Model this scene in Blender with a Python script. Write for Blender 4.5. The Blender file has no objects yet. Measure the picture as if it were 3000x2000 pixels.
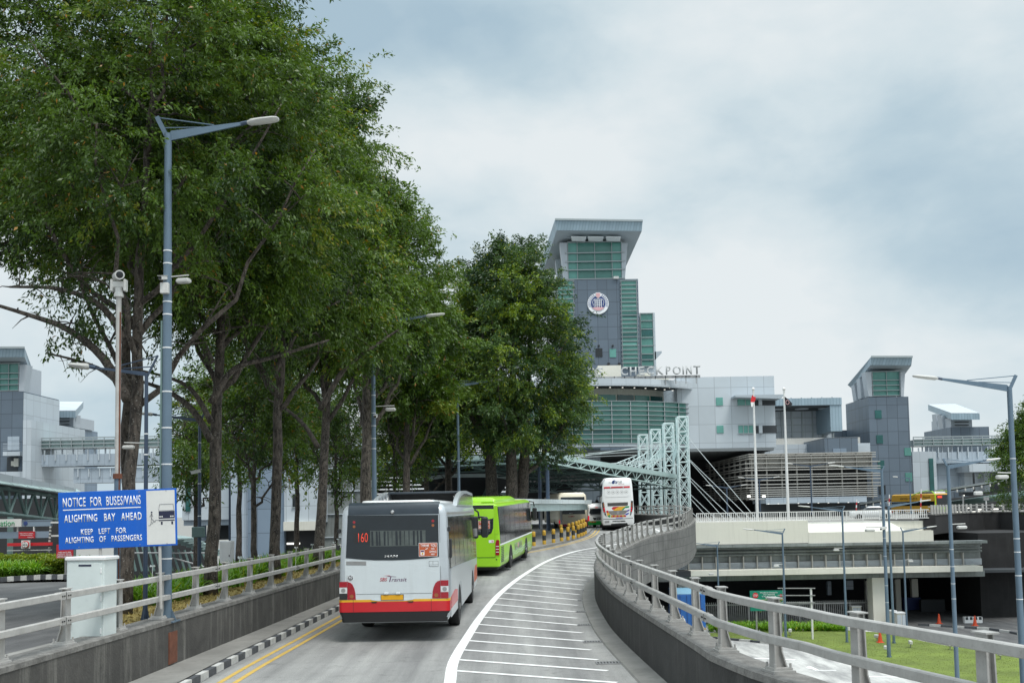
import bpy, bmesh, math, random
import numpy as np
from mathutils import Vector, Matrix, Euler
C = bpy.context.scene
COL = C.collection
R = math.radians
random.seed(7)

# ------------------------------------------------------------------ camera, sky, sun, exposure
CAM_H, PITCH, ROLL, FPX, PCY = 2.95, math.atan(181 / 2917), R(-1.0), 2917.0, 1309.0
cd = bpy.data.cameras.new("camera"); cam = bpy.data.objects.new("camera", cd); COL.objects.link(cam)
CAM_R = Matrix.Rotation(R(90) + PITCH, 4, 'X') @ Matrix.Rotation(ROLL, 4, 'Z')
cam.matrix_world = Matrix.Translation((0, 0, CAM_H)) @ CAM_R; cd.shift_y = (PCY - 1000) / 3000
cd.lens = 35.0; cd.sensor_width = 36.0; cd.clip_end = 6000; cd.clip_start = 0.1
C.camera = cam
C.view_settings.view_transform = 'Standard'; C.view_settings.look = 'None'
C.view_settings.exposure = 0.0; C.view_settings.gamma = 1.0
SUN_EL, SUN_AZ = R(62), R(150)          # high sun behind thin cloud, right of and behind the camera
sl = bpy.data.lights.new("sun", 'SUN'); sl.energy = 2.2; sl.angle = R(20); sl.color = (1.0, 0.96, 0.90)
so = bpy.data.objects.new("sun", sl); COL.objects.link(so)
so.rotation_euler = (R(90) - SUN_EL, 0, R(180) - SUN_AZ)

def nd(nt, t, **kw):
    n = nt.nodes.new(t)
    for k, v in kw.items():
        if k.startswith('i_'):
            key = k[2:]
            n.inputs[int(key) if key.isdigit() else key.replace('_', ' ')].default_value = v
        else: setattr(n, k, v)
    return n

w = bpy.data.worlds.new("World"); C.world = w; w.use_nodes = True
nt = w.node_tree; nt.nodes.clear(); L = nt.links.new
out = nd(nt, 'ShaderNodeOutputWorld'); bg = nd(nt, 'ShaderNodeBackground'); bg.inputs['Strength'].default_value = 0.1
sky = nd(nt, 'ShaderNodeTexSky', sky_type='NISHITA'); sky.sun_disc = False
sky.sun_elevation = SUN_EL; sky.sun_rotation = SUN_AZ; sky.air_density = 1.0; sky.dust_density = 1.5
tc = nd(nt, 'ShaderNodeTexCoord')
def vmath(op, a, b=None):
    n = nd(nt, 'ShaderNodeVectorMath', operation=op); L(a, n.inputs[0])
    if b is not None:
        if isinstance(b, tuple): n.inputs[1].default_value = b
        else: L(b, n.inputs[1])
    return n
def fm(op, a, b=None, c=None):
    n = nd(nt, 'ShaderNodeMath', operation=op)
    for i, v in enumerate((a, b, c)):
        if v is None: continue
        if isinstance(v, (int, float)): n.inputs[i].default_value = v
        else: L(v, n.inputs[i])
    return n.outputs[0]
D = tc.outputs['Generated']
sep = nd(nt, 'ShaderNodeSeparateXYZ'); L(D, sep.inputs[0])
mp = nd(nt, 'ShaderNodeMapping'); L(D, mp.inputs[0]); mp.inputs['Scale'].default_value = (1.0, 1.0, 1.75)
mp.inputs['Location'].default_value = (3.1, 1.7, 0.4)
n1 = nd(nt, 'ShaderNodeTexNoise', noise_dimensions='3D'); L(mp.outputs[0], n1.inputs['Vector'])
n1.inputs['Scale'].default_value = 3.0; n1.inputs['Detail'].default_value = 5.5; n1.inputs['Roughness'].default_value = 0.5
n1.inputs['Distortion'].default_value = 0.15
def ray(px, py):
    return CAM_R.to_3x3() @ Vector(((px - 1500) / FPX, (PCY - py) / FPX, -1.0))
dark = None
# cloud banks: direction, size, weight (positive = thick blue-grey, negative = thin and bright)
for (px, py, s, wt) in ((900, 60, .10, .8), (1250, 180, .10, .25), (1700, 230, .10, .30), (2450, 300, .12, .25), (2900, 520, .16, .24), (2700, 830, .13, .22),
                        (2250, 620, .10, .18), (1350, 600, .09, .12), (1950, 560, .08, .1), (1480, 380, .10, -.42), (2700, 60, .16, -.38), (2100, 760, .10, -.30), (2330, 950, .16, -.40), (1900, 60, .10, -.2),
                        (1250, 420, .09, -.2), (100, 1050, .2, .1)):
    d = ray(px, py).normalized()
    df = vmath('SUBTRACT', D, tuple(d)); df = vmath('MULTIPLY', df.outputs[0], (1.0, 1.0, 1.9))
    dot = nd(nt, 'ShaderNodeVectorMath', operation='DOT_PRODUCT'); L(df.outputs[0], dot.inputs[0]); L(df.outputs[0], dot.inputs[1])
    g = fm('MULTIPLY', fm('EXPONENT', fm('MULTIPLY', dot.outputs['Value'], -1.0 / (s * s))), wt)
    dark = g if dark is None else fm('ADD', dark, g)
n2 = nd(nt, 'ShaderNodeTexNoise', noise_dimensions='3D'); L(mp.outputs[0], n2.inputs['Vector']); n2.inputs['Scale'].default_value = 8.5; n2.inputs['Detail'].default_value = 6; n2.inputs['Roughness'].default_value = 0.55; n2.inputs['Distortion'].default_value = 0.2
cl = fm('ADD', fm('ADD', fm('MULTIPLY', fm('SUBTRACT', n1.outputs['Fac'], 0.5), 1.9), fm('MULTIPLY', fm('SUBTRACT', n2.outputs['Fac'], 0.5), 0.85)), fm('ADD', fm('MULTIPLY', dark, 1.15), 0.26))
rp = nd(nt, 'ShaderNodeValToRGB'); L(cl, rp.inputs[0])
e = rp.color_ramp.elements
e[0].position = 0.0; e[0].color = (8.1, 8.65, 8.85, 1)
e[1].position = 1.0; e[1].color = (4.1, 5.5, 6.5, 1)
m_ = rp.color_ramp.elements.new(0.35); m_.color = (6.7, 7.7, 8.15, 1)
m_ = rp.color_ramp.elements.new(0.65); m_.color = (5.2, 6.5, 7.25, 1)
mix = nd(nt, 'ShaderNodeMixRGB', blend_type='MIX'); mix.inputs[0].default_value = 0.96
L(sky.outputs[0], mix.inputs[1]); L(rp.outputs[0], mix.inputs[2])
# overcast sky grows brighter towards the zenith, above the top of the picture
up = nd(nt, 'ShaderNodeMapRange'); L(sep.outputs[2], up.inputs[0])
up.inputs[1].default_value = 0.46; up.inputs[2].default_value = 0.95; up.inputs[3].default_value = 1.0; up.inputs[4].default_value = 2.9
mul = nd(nt, 'ShaderNodeVectorMath', operation='SCALE'); L(mix.outputs[0], mul.inputs[0]); L(up.outputs[0], mul.inputs['Scale'])
L(mul.outputs[0], bg.inputs['Color']); L(bg.outputs[0], out.inputs['Surface'])

# ------------------------------------------------------------------ projection of photo positions onto real planes
def P(px, py, Y):
    d = ray(px, py); t = Y / d.y
    return Vector((d.x * t, Y, CAM_H + d.z * t))
def G(px, py, z):
    d = ray(px, py); t = (z - CAM_H) / d.z
    return Vector((d.x * t, d.y * t, z))
def zr(y):                              # height of the ramp surface along its length
    k = 4.0; x = (y - 40.0) / k
    z = 0.0265 * k * (math.log1p(math.exp(x)) if x < 30 else x)
    return min(z, 1.2)
def GR(px, py, off=0.0):
    z = off
    for _ in range(40):
        p = G(px, py, z); z2 = zr(p.y) + off; z = z * 0.5 + z2 * 0.5
    return G(px, py, z)
def zl(y):                              # side road and land left of the ramp, falling away
    if y < 16: return 0.85
    if y < 45: return 0.85 - (y - 16) * 0.73 / 29
    return max(-4.45, 0.12 - (y - 45) * 4.57 / 70)
def GL(px, py, off=0.0):
    z = 0.5
    for _ in range(60):
        p = G(px, py, z); z = z * 0.5 + 0.5 * (zl(p.y) + off)
    return G(px, py, z)
def RECT(px0, py0, px1, py1, Y):
    pm, xm = (py0 + py1) / 2, (px0 + px1) / 2
    return P(px0, pm, Y).x, P(px1, pm, Y).x, P(xm, py1, Y).z, P(xm, py0, Y).z
def interp(pts, t):                     # smooth (monotone-ish) interpolation through (t, v) pairs
    if t <= pts[0][0]:
        (a, b), (c, d) = pts[0], pts[1]; return b + (d - b) * (t - a) / (c - a)
    for i in range(len(pts) - 1):
        if t <= pts[i + 1][0]:
            t0, v0 = pts[i]; t1, v1 = pts[i + 1]
            m0 = (pts[i + 1][1] - pts[i - 1][1]) / (pts[i + 1][0] - pts[i - 1][0]) if i > 0 else (v1 - v0) / (t1 - t0)
            m1 = (pts[i + 2][1] - pts[i][1]) / (pts[i + 2][0] - pts[i][0]) if i + 2 < len(pts) else (v1 - v0) / (t1 - t0)
            h = t1 - t0; s = (t - t0) / h
            return ((2*s**3 - 3*s*s + 1) * v0 + (s**3 - 2*s*s + s) * h * m0 + (-2*s**3 + 3*s*s) * v1 + (s**3 - s*s) * h * m1)
    (a, b), (c, d) = pts[-2], pts[-1]; return d + (d - b) * (t - c) / (c - a)

# ------------------------------------------------------------------ objects
def tag(o, label=None, cat=None, group=None, kind=None):
    if label: o['label'] = label
    if cat: o['category'] = cat
    if group: o['group'] = group
    if kind: o['kind'] = kind
    return o
def thing(name, label, cat, loc=(0, 0, 0), rz=0.0, group=None):
    o = bpy.data.objects.new(name, None); COL.objects.link(o); o.empty_display_size = 0.2
    o.location = loc; o.rotation_euler = (0, 0, rz)
    return tag(o, label, cat, group)
def copy_tree(o, parent=None):
    c = o.copy(); COL.objects.link(c)
    if parent: c.parent = parent
    for ch in list(o.children): copy_tree(ch, c)
    return c
class MB:
    def __init__(s): s.v = []; s.f = []
    def add(s, vs, fs):
        n = len(s.v); s.v += [tuple(v) for v in vs]; s.f += [tuple(i + n for i in f) for f in fs]; return s
    def box(s, x0, x1, y0, y1, z0, z1, M=None):
        v = [(x, y, z) for z in (z0, z1) for y in (y0, y1) for x in (x0, x1)]
        if M is not None: v = [M @ Vector(p) for p in v]
        return s.add(v, [(0, 2, 3, 1), (4, 5, 7, 6), (0, 1, 5, 4), (2, 6, 7, 3), (0, 4, 6, 2), (1, 3, 7, 5)])
    def bbox(s, x0, x1, y0, y1, z0, z1, b=0.01, M=None):      # box with chamfered vertical and horizontal edges
        def ring(z, i): return [(x0+i+b,y0+i,z),(x1-i-b,y0+i,z),(x1-i,y0+i+b,z),(x1-i,y1-i-b,z),(x1-i-b,y1-i,z),(x0+i+b,y1-i,z),(x0+i,y1-i-b,z),(x0+i,y0+i+b,z)]
        rs = [ring(z0, b), ring(z0 + b, 0), ring(z1 - b, 0), ring(z1, b)]
        v = [p for r in rs for p in r]; f = []
        for k in range(3):
            for i in range(8):
                j = (i + 1) % 8; f.append((k*8+i, k*8+j, k*8+8+j, k*8+8+i))
        f.append(tuple(range(7, -1, -1))); f.append(tuple(range(24, 32)))
        if M is not None: v = [M @ Vector(p) for p in v]
        return s.add(v, f)
    def prism(s, pts, off):               # extrude a planar polygon by a vector
        n = len(pts); off = Vector(off); a = [Vector(p) for p in pts]; v = a + [p + off for p in a]
        nrm = Vector((0, 0, 0))
        for i in range(n): nrm += a[i].cross(a[(i + 1) % n])
        rev = nrm.dot(off) > 0
        f = [tuple(range(n - 1, -1, -1)), tuple(range(n, 2 * n))] + [(i, (i + 1) % n, n + (i + 1) % n, n + i) for i in range(n)]
        if not rev: f = [tuple(reversed(q)) for q in f]
        return s.add(v, f)
    def tube(s, pts, rad, n=8, cap=True):
        pts = [Vector(p) for p in pts]; m = len(pts)
        if not isinstance(rad, (list, tuple)): rad = [rad] * m
        vs = []; fs = []; ref = None
        for i, p in enumerate(pts):
            t = (pts[min(i + 1, m - 1)] - pts[max(i - 1, 0)])
            t = t.normalized() if t.length > 1e-9 else Vector((0, 0, 1))
            if ref is None: ref = Vector((0, 1, 0)) if abs(t.y) < 0.9 else Vector((1, 0, 0))
            a = t.cross(ref)
            if a.length < 1e-6: a = t.orthogonal()
            a.normalize(); b = t.cross(a).normalized(); ref = -b if False else ref
            for k in range(n):
                th = 2 * math.pi * k / n; vs.append(p + (a * math.cos(th) + b * math.sin(th)) * rad[i])
        for i in range(m - 1):
            for k in range(n):
                j = (k + 1) % n; fs.append((i*n+k, i*n+j, (i+1)*n+j, (i+1)*n+k))
        if cap: fs.append(tuple(range(n - 1, -1, -1))); fs.append(tuple((m-1)*n + k for k in range(n)))
        return s.add(vs, fs)
    def lathe(s, prof, c=(0, 0, 0), n=16):
        c = Vector(c); vs = []; fs = []
        for r, z in prof:
            for k in range(n):
                th = 2 * math.pi * k / n; vs.append((c.x + r * math.cos(th), c.y + r * math.sin(th), c.z + z))
        for i in range(len(prof) - 1):
            for k in range(n):
                j = (k + 1) % n; fs.append((i*n+k, i*n+j, (i+1)*n+j, (i+1)*n+k))
        fs.append(tuple(range(n - 1, -1, -1))); fs.append(tuple((len(prof)-1)*n + k for k in range(n)))
        return s.add(vs, fs)
    def beam(s, p, q, wx, wz, up=(0, 0, 1)):   # rectangular bar from p to q
        p, q = Vector(p), Vector(q); t = (q - p).normalized(); a = t.cross(Vector(up))
        if a.length < 1e-6: a = t.cross(Vector((0, 1, 0)))
        a.normalize(); b = a.cross(t).normalized(); a = a * wx / 2; b = b * wz / 2
        v = [p-a-b, p+a-b, p+a+b, p-a+b, q-a-b, q+a-b, q+a+b, q-a+b]
        return s.add(v, [(0,1,2,3),(7,6,5,4),(1,0,4,5),(2,1,5,6),(3,2,6,7),(0,3,7,4)])
    def sweep(s, path, prof, closed=False, cap=True):   # prof: (offset to the right, z) ; path: list of (x,y,z)
        path = [Vector(p) for p in path]; m, n = len(path), len(prof); vs = []; fs = []
        for i, p in enumerate(path):
            t = path[min(i + 1, m - 1)] - path[max(i - 1, 0)]; t.z = 0; t.normalize(); r = Vector((t.y, -t.x, 0))
            for (o, z) in prof: vs.append(p + r * o + Vector((0, 0, z)))
        for i in range(m - 1):
            for k in range(n if closed else n - 1):
                j = (k + 1) % n; fs.append((i*n+k, i*n+j, (i+1)*n+j, (i+1)*n+k))
        if closed and cap: fs.append(tuple(range(n))); fs.append(tuple((m-1)*n + k for k in range(n-1, -1, -1)))
        return s.add(vs, fs)
    def loft(s, levels, n=4):             # levels (z, half width, y rear, y front, corner radius)
        rings = []
        for (z, hw, y0, y1, r) in levels:
            ring = []
            for cx, cy, a0 in ((hw - r, y0 + r, -90), (hw - r, y1 - r, 0), (-hw + r, y1 - r, 90), (-hw + r, y0 + r, 180)):
                for k in range(n + 1):
                    a = R(a0 + 90 * k / n); ring.append((cx + r * math.cos(a), cy + r * math.sin(a), z))
            rings.append(ring)
        m = len(rings[0]); v = [p for r in rings for p in r]; f = []
        for i in range(len(rings) - 1):
            for k in range(m):
                j = (k + 1) % m; f.append((i*m+k, i*m+j, (i+1)*m+j, (i+1)*m+k))
        f.append(tuple(range(m - 1, -1, -1))); f.append(tuple((len(rings)-1)*m + k for k in range(m)))
        return s.add(v, f)
    def build(s, name, mat=None, parent=None, smooth=None, **kw):
        me = bpy.data.meshes.new(name); me.from_pydata(s.v, [], s.f); me.update()
        if mat: me.materials.append(mat)
        if smooth is not None:
            me.shade_smooth(); me.set_sharp_from_angle(angle=R(smooth))
        o = bpy.data.objects.new(name, me); COL.objects.link(o)
        if parent: o.parent = parent
        return tag(o, **kw) if kw else o
def recalc(o):
    bm = bmesh.new(); bm.from_mesh(o.data); bmesh.ops.recalc_face_normals(bm, faces=bm.faces); bm.to_mesh(o.data); bm.free(); return o

def text(body, w, h, mat, parent, loc, rot=(R(90), 0, 0), name='lettering', depth=0.004, align='c', bold=0.0, spacing=1.0, shear=0.0):
    cu = bpy.data.curves.new(name, 'FONT'); cu.body = body; cu.size = 1.0; cu.offset = bold; cu.space_character = spacing; cu.shear = shear
    cu.resolution_u = 3; cu.space_line = 1.0; cu.align_x = 'CENTER' if align == 'c' else 'LEFT'
    t = bpy.data.objects.new(name, cu); COL.objects.link(t)
    me = bpy.data.meshes.new_from_object(t); bpy.data.objects.remove(t); bpy.data.curves.remove(cu)
    n = len(me.vertices); a = np.empty(n * 3); me.vertices.foreach_get('co', a); a = a.reshape(-1, 3)
    mn, mx = a.min(0), a.max(0); ext = mx - mn
    sy = h / max(ext[1], 1e-6); sx = (w / ext[0]) if w else sy
    a[:, 0] = (a[:, 0] - (mn[0] + mx[0]) / 2) * sx; a[:, 1] = (a[:, 1] - (mn[1] + mx[1]) / 2) * sy
    me.vertices.foreach_set('co', a.ravel())
    bm = bmesh.new(); bm.from_mesh(me)
    r = bmesh.ops.extrude_face_region(bm, geom=bm.faces[:])
    for v in [g for g in r['geom'] if isinstance(g, bmesh.types.BMVert)]: v.co.z += depth
    bmesh.ops.recalc_face_normals(bm, faces=bm.faces); bm.to_mesh(me); bm.free()
    me.materials.clear(); me.materials.append(mat); me.name = name
    o = bpy.data.objects.new(name, me); COL.objects.link(o); o.location = loc; o.rotation_euler = rot
    if parent: o.parent = parent
    return o
def circle(cx, cz, r, n=24, y=0.0): return [(cx + r * math.cos(2*math.pi*k/n), y, cz + r * math.sin(2*math.pi*k/n)) for k in range(n)]

# ------------------------------------------------------------------ materials
def srgb(r, g, b): return tuple((c / 255 / 12.92) if c / 255 <= 0.04045 else ((c / 255 + 0.055) / 1.055) ** 2.4 for c in (r, g, b))
def pmat(name, col, rough=0.6, metal=0.0, var=0.08, vscale=3.0, spec=0.5, bump=0.0, bscale=40.0, streak=0.0, streakcol=None, grid=None, gridcol=None, gw=0.03, coat=0.0, emit=0.0, grime=0.0):
    m = bpy.data.materials.new(name); m.use_nodes = True; nt = m.node_tree; Lk = nt.links.new
    b = nt.nodes['Principled BSDF']; b.inputs['Roughness'].default_value = rough; b.inputs['Metallic'].default_value = metal
    b.inputs['Specular IOR Level'].default_value = spec; b.inputs['Coat Weight'].default_value = coat; b.inputs['Coat Roughness'].default_value = 0.08
    tc = nt.nodes.new('ShaderNodeTexCoord'); ob = tc.outputs['Object']
    no = nd(nt, 'ShaderNodeTexNoise'); no.inputs['Scale'].default_value = vscale; no.inputs['Detail'].default_value = 6; no.inputs['Roughness'].default_value = 0.65
    Lk(ob, no.inputs['Vector'])
    rp = nd(nt, 'ShaderNodeValToRGB'); Lk(no.outputs['Fac'], rp.inputs[0])
    rp.color_ramp.elements[0].position = 0.3; rp.color_ramp.elements[1].position = 0.7
    rp.color_ramp.elements[0].color = tuple(max(0, c * (1 - var)) for c in col) + (1,)
    rp.color_ramp.elements[1].color = tuple(min(1, c * (1 + var)) for c in col) + (1,)
    colout = rp.outputs[0]
    def over(fac, c2):
        nonlocal colout
        mx = nd(nt, 'ShaderNodeMixRGB'); Lk(fac, mx.inputs[0]); Lk(colout, mx.inputs[1]); mx.inputs[2].default_value = tuple(c2) + (1,); colout = mx.outputs[0]
    if streak:
        mp = nd(nt, 'ShaderNodeMapping'); Lk(ob, mp.inputs[0]); mp.inputs['Scale'].default_value = (2.6, 2.6, 0.16)
        n2 = nd(nt, 'ShaderNodeTexNoise'); n2.inputs['Scale'].default_value = 1.6; n2.inputs['Detail'].default_value = 5; n2.inputs['Roughness'].default_value = 0.7; Lk(mp.outputs[0], n2.inputs['Vector'])
        r2 = nd(nt, 'ShaderNodeValToRGB'); Lk(n2.outputs['Fac'], r2.inputs[0]); r2.color_ramp.elements[0].position = 0.52; r2.color_ramp.elements[1].position = 0.74
        r2.color_ramp.elements[1].color = (streak,) * 3 + (1,)
        over(r2.outputs[0], streakcol or (0.03, 0.03, 0.028))
    if grime:
        n3 = nd(nt, 'ShaderNodeTexNoise'); n3.inputs['Scale'].default_value = vscale * 6; n3.inputs['Detail'].default_value = 8; Lk(ob, n3.inputs['Vector'])
        r3 = nd(nt, 'ShaderNodeValToRGB'); Lk(n3.outputs['Fac'], r3.inputs[0]); r3.color_ramp.elements[0].position = 0.55; r3.color_ramp.elements[1].position = 0.8
        r3.color_ramp.elements[1].color = (grime,) * 3 + (1,); over(r3.outputs[0], tuple(c * 0.45 for c in col))
    if grid:
        sp = nd(nt, 'ShaderNodeSeparateXYZ'); Lk(ob, sp.inputs[0])
        def mth(op, a, bb):
            n = nd(nt, 'ShaderNodeMath', operation=op)
            for i, v in enumerate((a, bb)):
                if isinstance(v, (int, float)): n.inputs[i].default_value = v
                else: Lk(v, n.inputs[i])
            return n.outputs[0]
        h = mth('ADD', sp.outputs[0], sp.outputs[1])
        a1 = mth('LESS_THAN', mth('FLOORED_MODULO', h, grid[0]), gw); a2 = mth('LESS_THAN', mth('FLOORED_MODULO', sp.outputs[2], grid[1]), gw)
        # each panel has its own slight tone
        fl = nd(nt, 'ShaderNodeCombineXYZ'); Lk(mth('FLOOR', mth('DIVIDE', h, grid[0]), 0), fl.inputs[0]); Lk(mth('FLOOR', mth('DIVIDE', sp.outputs[2], grid[1]), 0), fl.inputs[2])
        wn = nd(nt, 'ShaderNodeTexWhiteNoise'); Lk(fl.outputs[0], wn.inputs['Vector'])
        hv = nd(nt, 'ShaderNodeHueSaturation'); Lk(colout, hv.inputs['Color']); Lk(mth('ADD', mth('MULTIPLY', wn.outputs['Value'], 0.16), 0.92), hv.inputs['Value']); colout = hv.outputs[0]
        over(mth('MAXIMUM', a1, a2), gridcol or tuple(c * 0.5 for c in col))
    Lk(colout, b.inputs['Base Color'])
    # uneven gloss
    rr = nd(nt, 'ShaderNodeMapRange'); Lk(no.outputs['Fac'], rr.inputs[0]); rr.inputs[3].default_value = max(0.02, rough - 0.08); rr.inputs[4].default_value = min(1, rough + 0.1); Lk(rr.outputs[0], b.inputs['Roughness'])
    if bump:
        nb = nd(nt, 'ShaderNodeTexNoise'); nb.inputs['Scale'].default_value = bscale; nb.inputs['Detail'].default_value = 4; Lk(ob, nb.inputs['Vector'])
        bu = nd(nt, 'ShaderNodeBump'); bu.inputs['Strength'].default_value = bump; bu.inputs['Distance'].default_value = 0.02; Lk(nb.outputs['Fac'], bu.inputs['Height']); Lk(bu.outputs[0], b.inputs['Normal'])
    if emit:
        b.inputs['Emission Color'].default_value = tuple(col) + (1,); b.inputs['Emission Strength'].default_value = emit
    return m
def asphalt_wear(m, along=0.05):
    nt = m.node_tree; Lk = nt.links.new; b = nt.nodes['Principled BSDF']; src = b.inputs['Base Color'].links[0].from_socket
    tc = nt.nodes.new('ShaderNodeTexCoord'); mp = nd(nt, 'ShaderNodeMapping'); Lk(tc.outputs['Object'], mp.inputs[0]); mp.inputs['Scale'].default_value = (0.9, along, 1.0); mp.inputs['Rotation'].default_value = (0, 0, R(6))
    n = nd(nt, 'ShaderNodeTexNoise'); n.inputs['Scale'].default_value = 1.3; n.inputs['Detail'].default_value = 5; n.inputs['Roughness'].default_value = 0.6; Lk(mp.outputs[0], n.inputs['Vector'])
    r = nd(nt, 'ShaderNodeValToRGB'); Lk(n.outputs['Fac'], r.inputs[0]); r.color_ramp.elements[0].position = 0.36; r.color_ramp.elements[0].color = (0.58, 0.58, 0.59, 1); r.color_ramp.elements[1].position = 0.62; r.color_ramp.elements[1].color = (1.06, 1.06, 1.05, 1)
    v = nd(nt, 'ShaderNodeTexNoise'); v.inputs['Scale'].default_value = 2.4; v.inputs['Detail'].default_value = 8; v.inputs['Roughness'].default_value = 0.75; Lk(tc.outputs['Object'], v.inputs['Vector'])
    r2 = nd(nt, 'ShaderNodeValToRGB'); Lk(v.outputs['Fac'], r2.inputs[0]); r2.color_ramp.elements[0].position = 0.30; r2.color_ramp.elements[0].color = (0.6, 0.6, 0.6, 1); r2.color_ramp.elements[1].position = 0.44; r2.color_ramp.elements[1].color = (1, 1, 1, 1)
    g = nd(nt, 'ShaderNodeTexNoise'); g.inputs['Scale'].default_value = 45; g.inputs['Detail'].default_value = 2; Lk(tc.outputs['Object'], g.inputs['Vector'])
    r3 = nd(nt, 'ShaderNodeValToRGB'); Lk(g.outputs['Fac'], r3.inputs[0]); r3.color_ramp.elements[0].position = 0.35; r3.color_ramp.elements[0].color = (0.8, 0.8, 0.8, 1); r3.color_ramp.elements[1].position = 0.65; r3.color_ramp.elements[1].color = (1.14, 1.14, 1.12, 1)
    for rr in (r, r2, r3):
        mx = nd(nt, 'ShaderNodeMixRGB', blend_type='MULTIPLY'); mx.inputs[0].default_value = 1; Lk(src, mx.inputs[1]); Lk(rr.outputs[0], mx.inputs[2]); src = mx.outputs[0]
    Lk(src, b.inputs['Base Color'])
M = {}
def mk(k, *a, **kw): M[k] = pmat(k, *a, **kw); return M[k]
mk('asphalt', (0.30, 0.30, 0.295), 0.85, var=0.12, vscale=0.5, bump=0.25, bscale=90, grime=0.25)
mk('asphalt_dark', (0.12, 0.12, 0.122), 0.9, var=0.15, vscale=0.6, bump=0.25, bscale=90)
mk('pale_concrete_road', (0.50, 0.50, 0.49), 0.85, var=0.08, vscale=0.4, bump=0.1, bscale=60)
asphalt_wear(M['asphalt']); asphalt_wear(M['pale_concrete_road'], .2); asphalt_wear(M['asphalt_dark'], .2)
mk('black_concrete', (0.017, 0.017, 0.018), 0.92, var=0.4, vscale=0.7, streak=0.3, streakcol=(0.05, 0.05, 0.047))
mk('footpath', (0.23, 0.225, 0.21), 0.9, var=0.2, vscale=1.2, bump=0.2, bscale=60, grime=0.4)
mk('old_concrete', (0.078, 0.075, 0.070), 0.9, var=0.35, vscale=1.1, bump=0.35, bscale=25, streak=0.6, streakcol=(0.30, 0.29, 0.26), grime=0.5)
mk('dark_concrete', (0.042, 0.042, 0.041), 0.9, var=0.4, vscale=0.9, bump=0.3, bscale=25, streak=0.4, streakcol=(0.13, 0.125, 0.115), grime=0.4)
mk('deck_concrete', (0.125, 0.125, 0.12), 0.9, var=0.35, vscale=0.7, bump=0.25, bscale=20, grime=0.6, streak=0.9, streakcol=(0.04, 0.04, 0.038), grid=(4.0, 0.5), gw=0.03, gridcol=(0.06, 0.06, 0.06))
mk('wall_cap', (0.17, 0.165, 0.155), 0.9, var=0.4, vscale=5, bump=0.5, bscale=30, grime=0.8)
mk('galvanised', (0.46, 0.45, 0.43), 0.6, metal=0.15, var=0.14, vscale=4, streak=0.3, streakcol=(0.2, 0.19, 0.175), bump=0.05)
mk('galvanised_old', (0.36, 0.355, 0.34), 0.6, metal=0.15, var=0.14, vscale=5, streak=0.3, streakcol=(0.18, 0.175, 0.16), grime=0.35)
mk('white_paint', (0.80, 0.80, 0.79), 0.7, var=0.07, vscale=6, grime=0.2)
mk('road_white', (0.74, 0.74, 0.73), 0.8, var=0.12, vscale=5, grime=0.5)
mk('road_yellow', (0.55, 0.37, 0.09), 0.8, var=0.2, vscale=5, grime=0.55)
mk('kerb_white', (0.50, 0.50, 0.48), 0.8, var=0.2, vscale=5, grime=0.7)
mk('kerb_black', (0.075, 0.08, 0.088), 0.8, var=0.4, vscale=6, grime=0.5)
mk('lamp_blue', srgb(98, 117, 133), 0.4, metal=0.2, var=0.06, vscale=3)
mk('lamp_dark', srgb(62, 76, 95), 0.4, metal=0.2, var=0.06, vscale=3)
mk('lamp_head', (0.5, 0.5, 0.48), 0.45, var=0.05)
mk('interior_view', (0.075, 0.09, 0.085), 0.3, var=0.5, vscale=2.5)
mk('sign_blue', (0.002, 0.105, 0.52), 0.38, var=0.10, vscale=2, streak=0.16, streakcol=(0.05, 0.18, 0.52))
mk('sign_white', (0.66, 0.66, 0.64), 0.5, var=0.05, vscale=3, streak=0.12, streakcol=(0.4, 0.4, 0.38))
mk('sign_ink', (0.015, 0.018, 0.05), 0.5)
mk('lettering_white', (0.82, 0.83, 0.85), 0.5, var=0.04)
mk('sign_green', (0.0, 0.20, 0.13), 0.4, var=0.06)
mk('sign_red', (0.45, 0.02, 0.03), 0.45, var=0.06)
mk('cabinet', (0.60, 0.66, 0.65), 0.45, var=0.05, vscale=2, grime=0.12)
mk('steel_lid', (0.75, 0.76, 0.76), 0.4, var=0.04)
mk('black_rubber', (0.015, 0.015, 0.016), 0.75, var=0.2)
mk('black_plastic', (0.02, 0.021, 0.023), 0.45, var=0.15)
mk('dark_glass', (0.012, 0.016, 0.019), 0.08, var=0.2, vscale=1.0, spec=0.6)
mk('bus_rear_glass', (0.018, 0.024, 0.029), 0.12, var=0.15, vscale=1.5, spec=0.45)
mk('bus_cap', (0.030, 0.042, 0.055), 0.3, var=0.2, vscale=2)
mk('bus_white', (0.60, 0.65, 0.67), 0.35, var=0.04, vscale=1.2, coat=0.3, streak=0.14, streakcol=(0.33, 0.34, 0.33))
mk('bus_silver', (0.52, 0.56, 0.59), 0.32, metal=0.35, var=0.05, vscale=1.5, coat=0.3)
mk('bus_red', (0.54, 0.012, 0.02), 0.4, var=0.05, coat=0.3)
mk('bus_yellow', (0.75, 0.40, 0.02), 0.4, var=0.05, coat=0.3)
mk('lens_red', (0.33, 0.008, 0.02), 0.15, var=0.12, vscale=12, coat=0.5)
mk('lens_bright', (0.6, 0.015, 0.03), 0.2, var=0.1, emit=0.6)
mk('lens_white', (0.65, 0.67, 0.67), 0.2, var=0.1, vscale=14, coat=0.5)
mk('lens_amber', (0.32, 0.10, 0.03), 0.25, var=0.1, coat=0.4)
mk('plate_yellow', (0.72, 0.36, 0.01), 0.45, var=0.05)
mk('sticker_orange', (0.48, 0.10, 0.035), 0.5, var=0.06)
mk('logo_red', (0.45, 0.02, 0.04), 0.5); mk('logo_purple', (0.10, 0.02, 0.09), 0.5)
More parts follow.
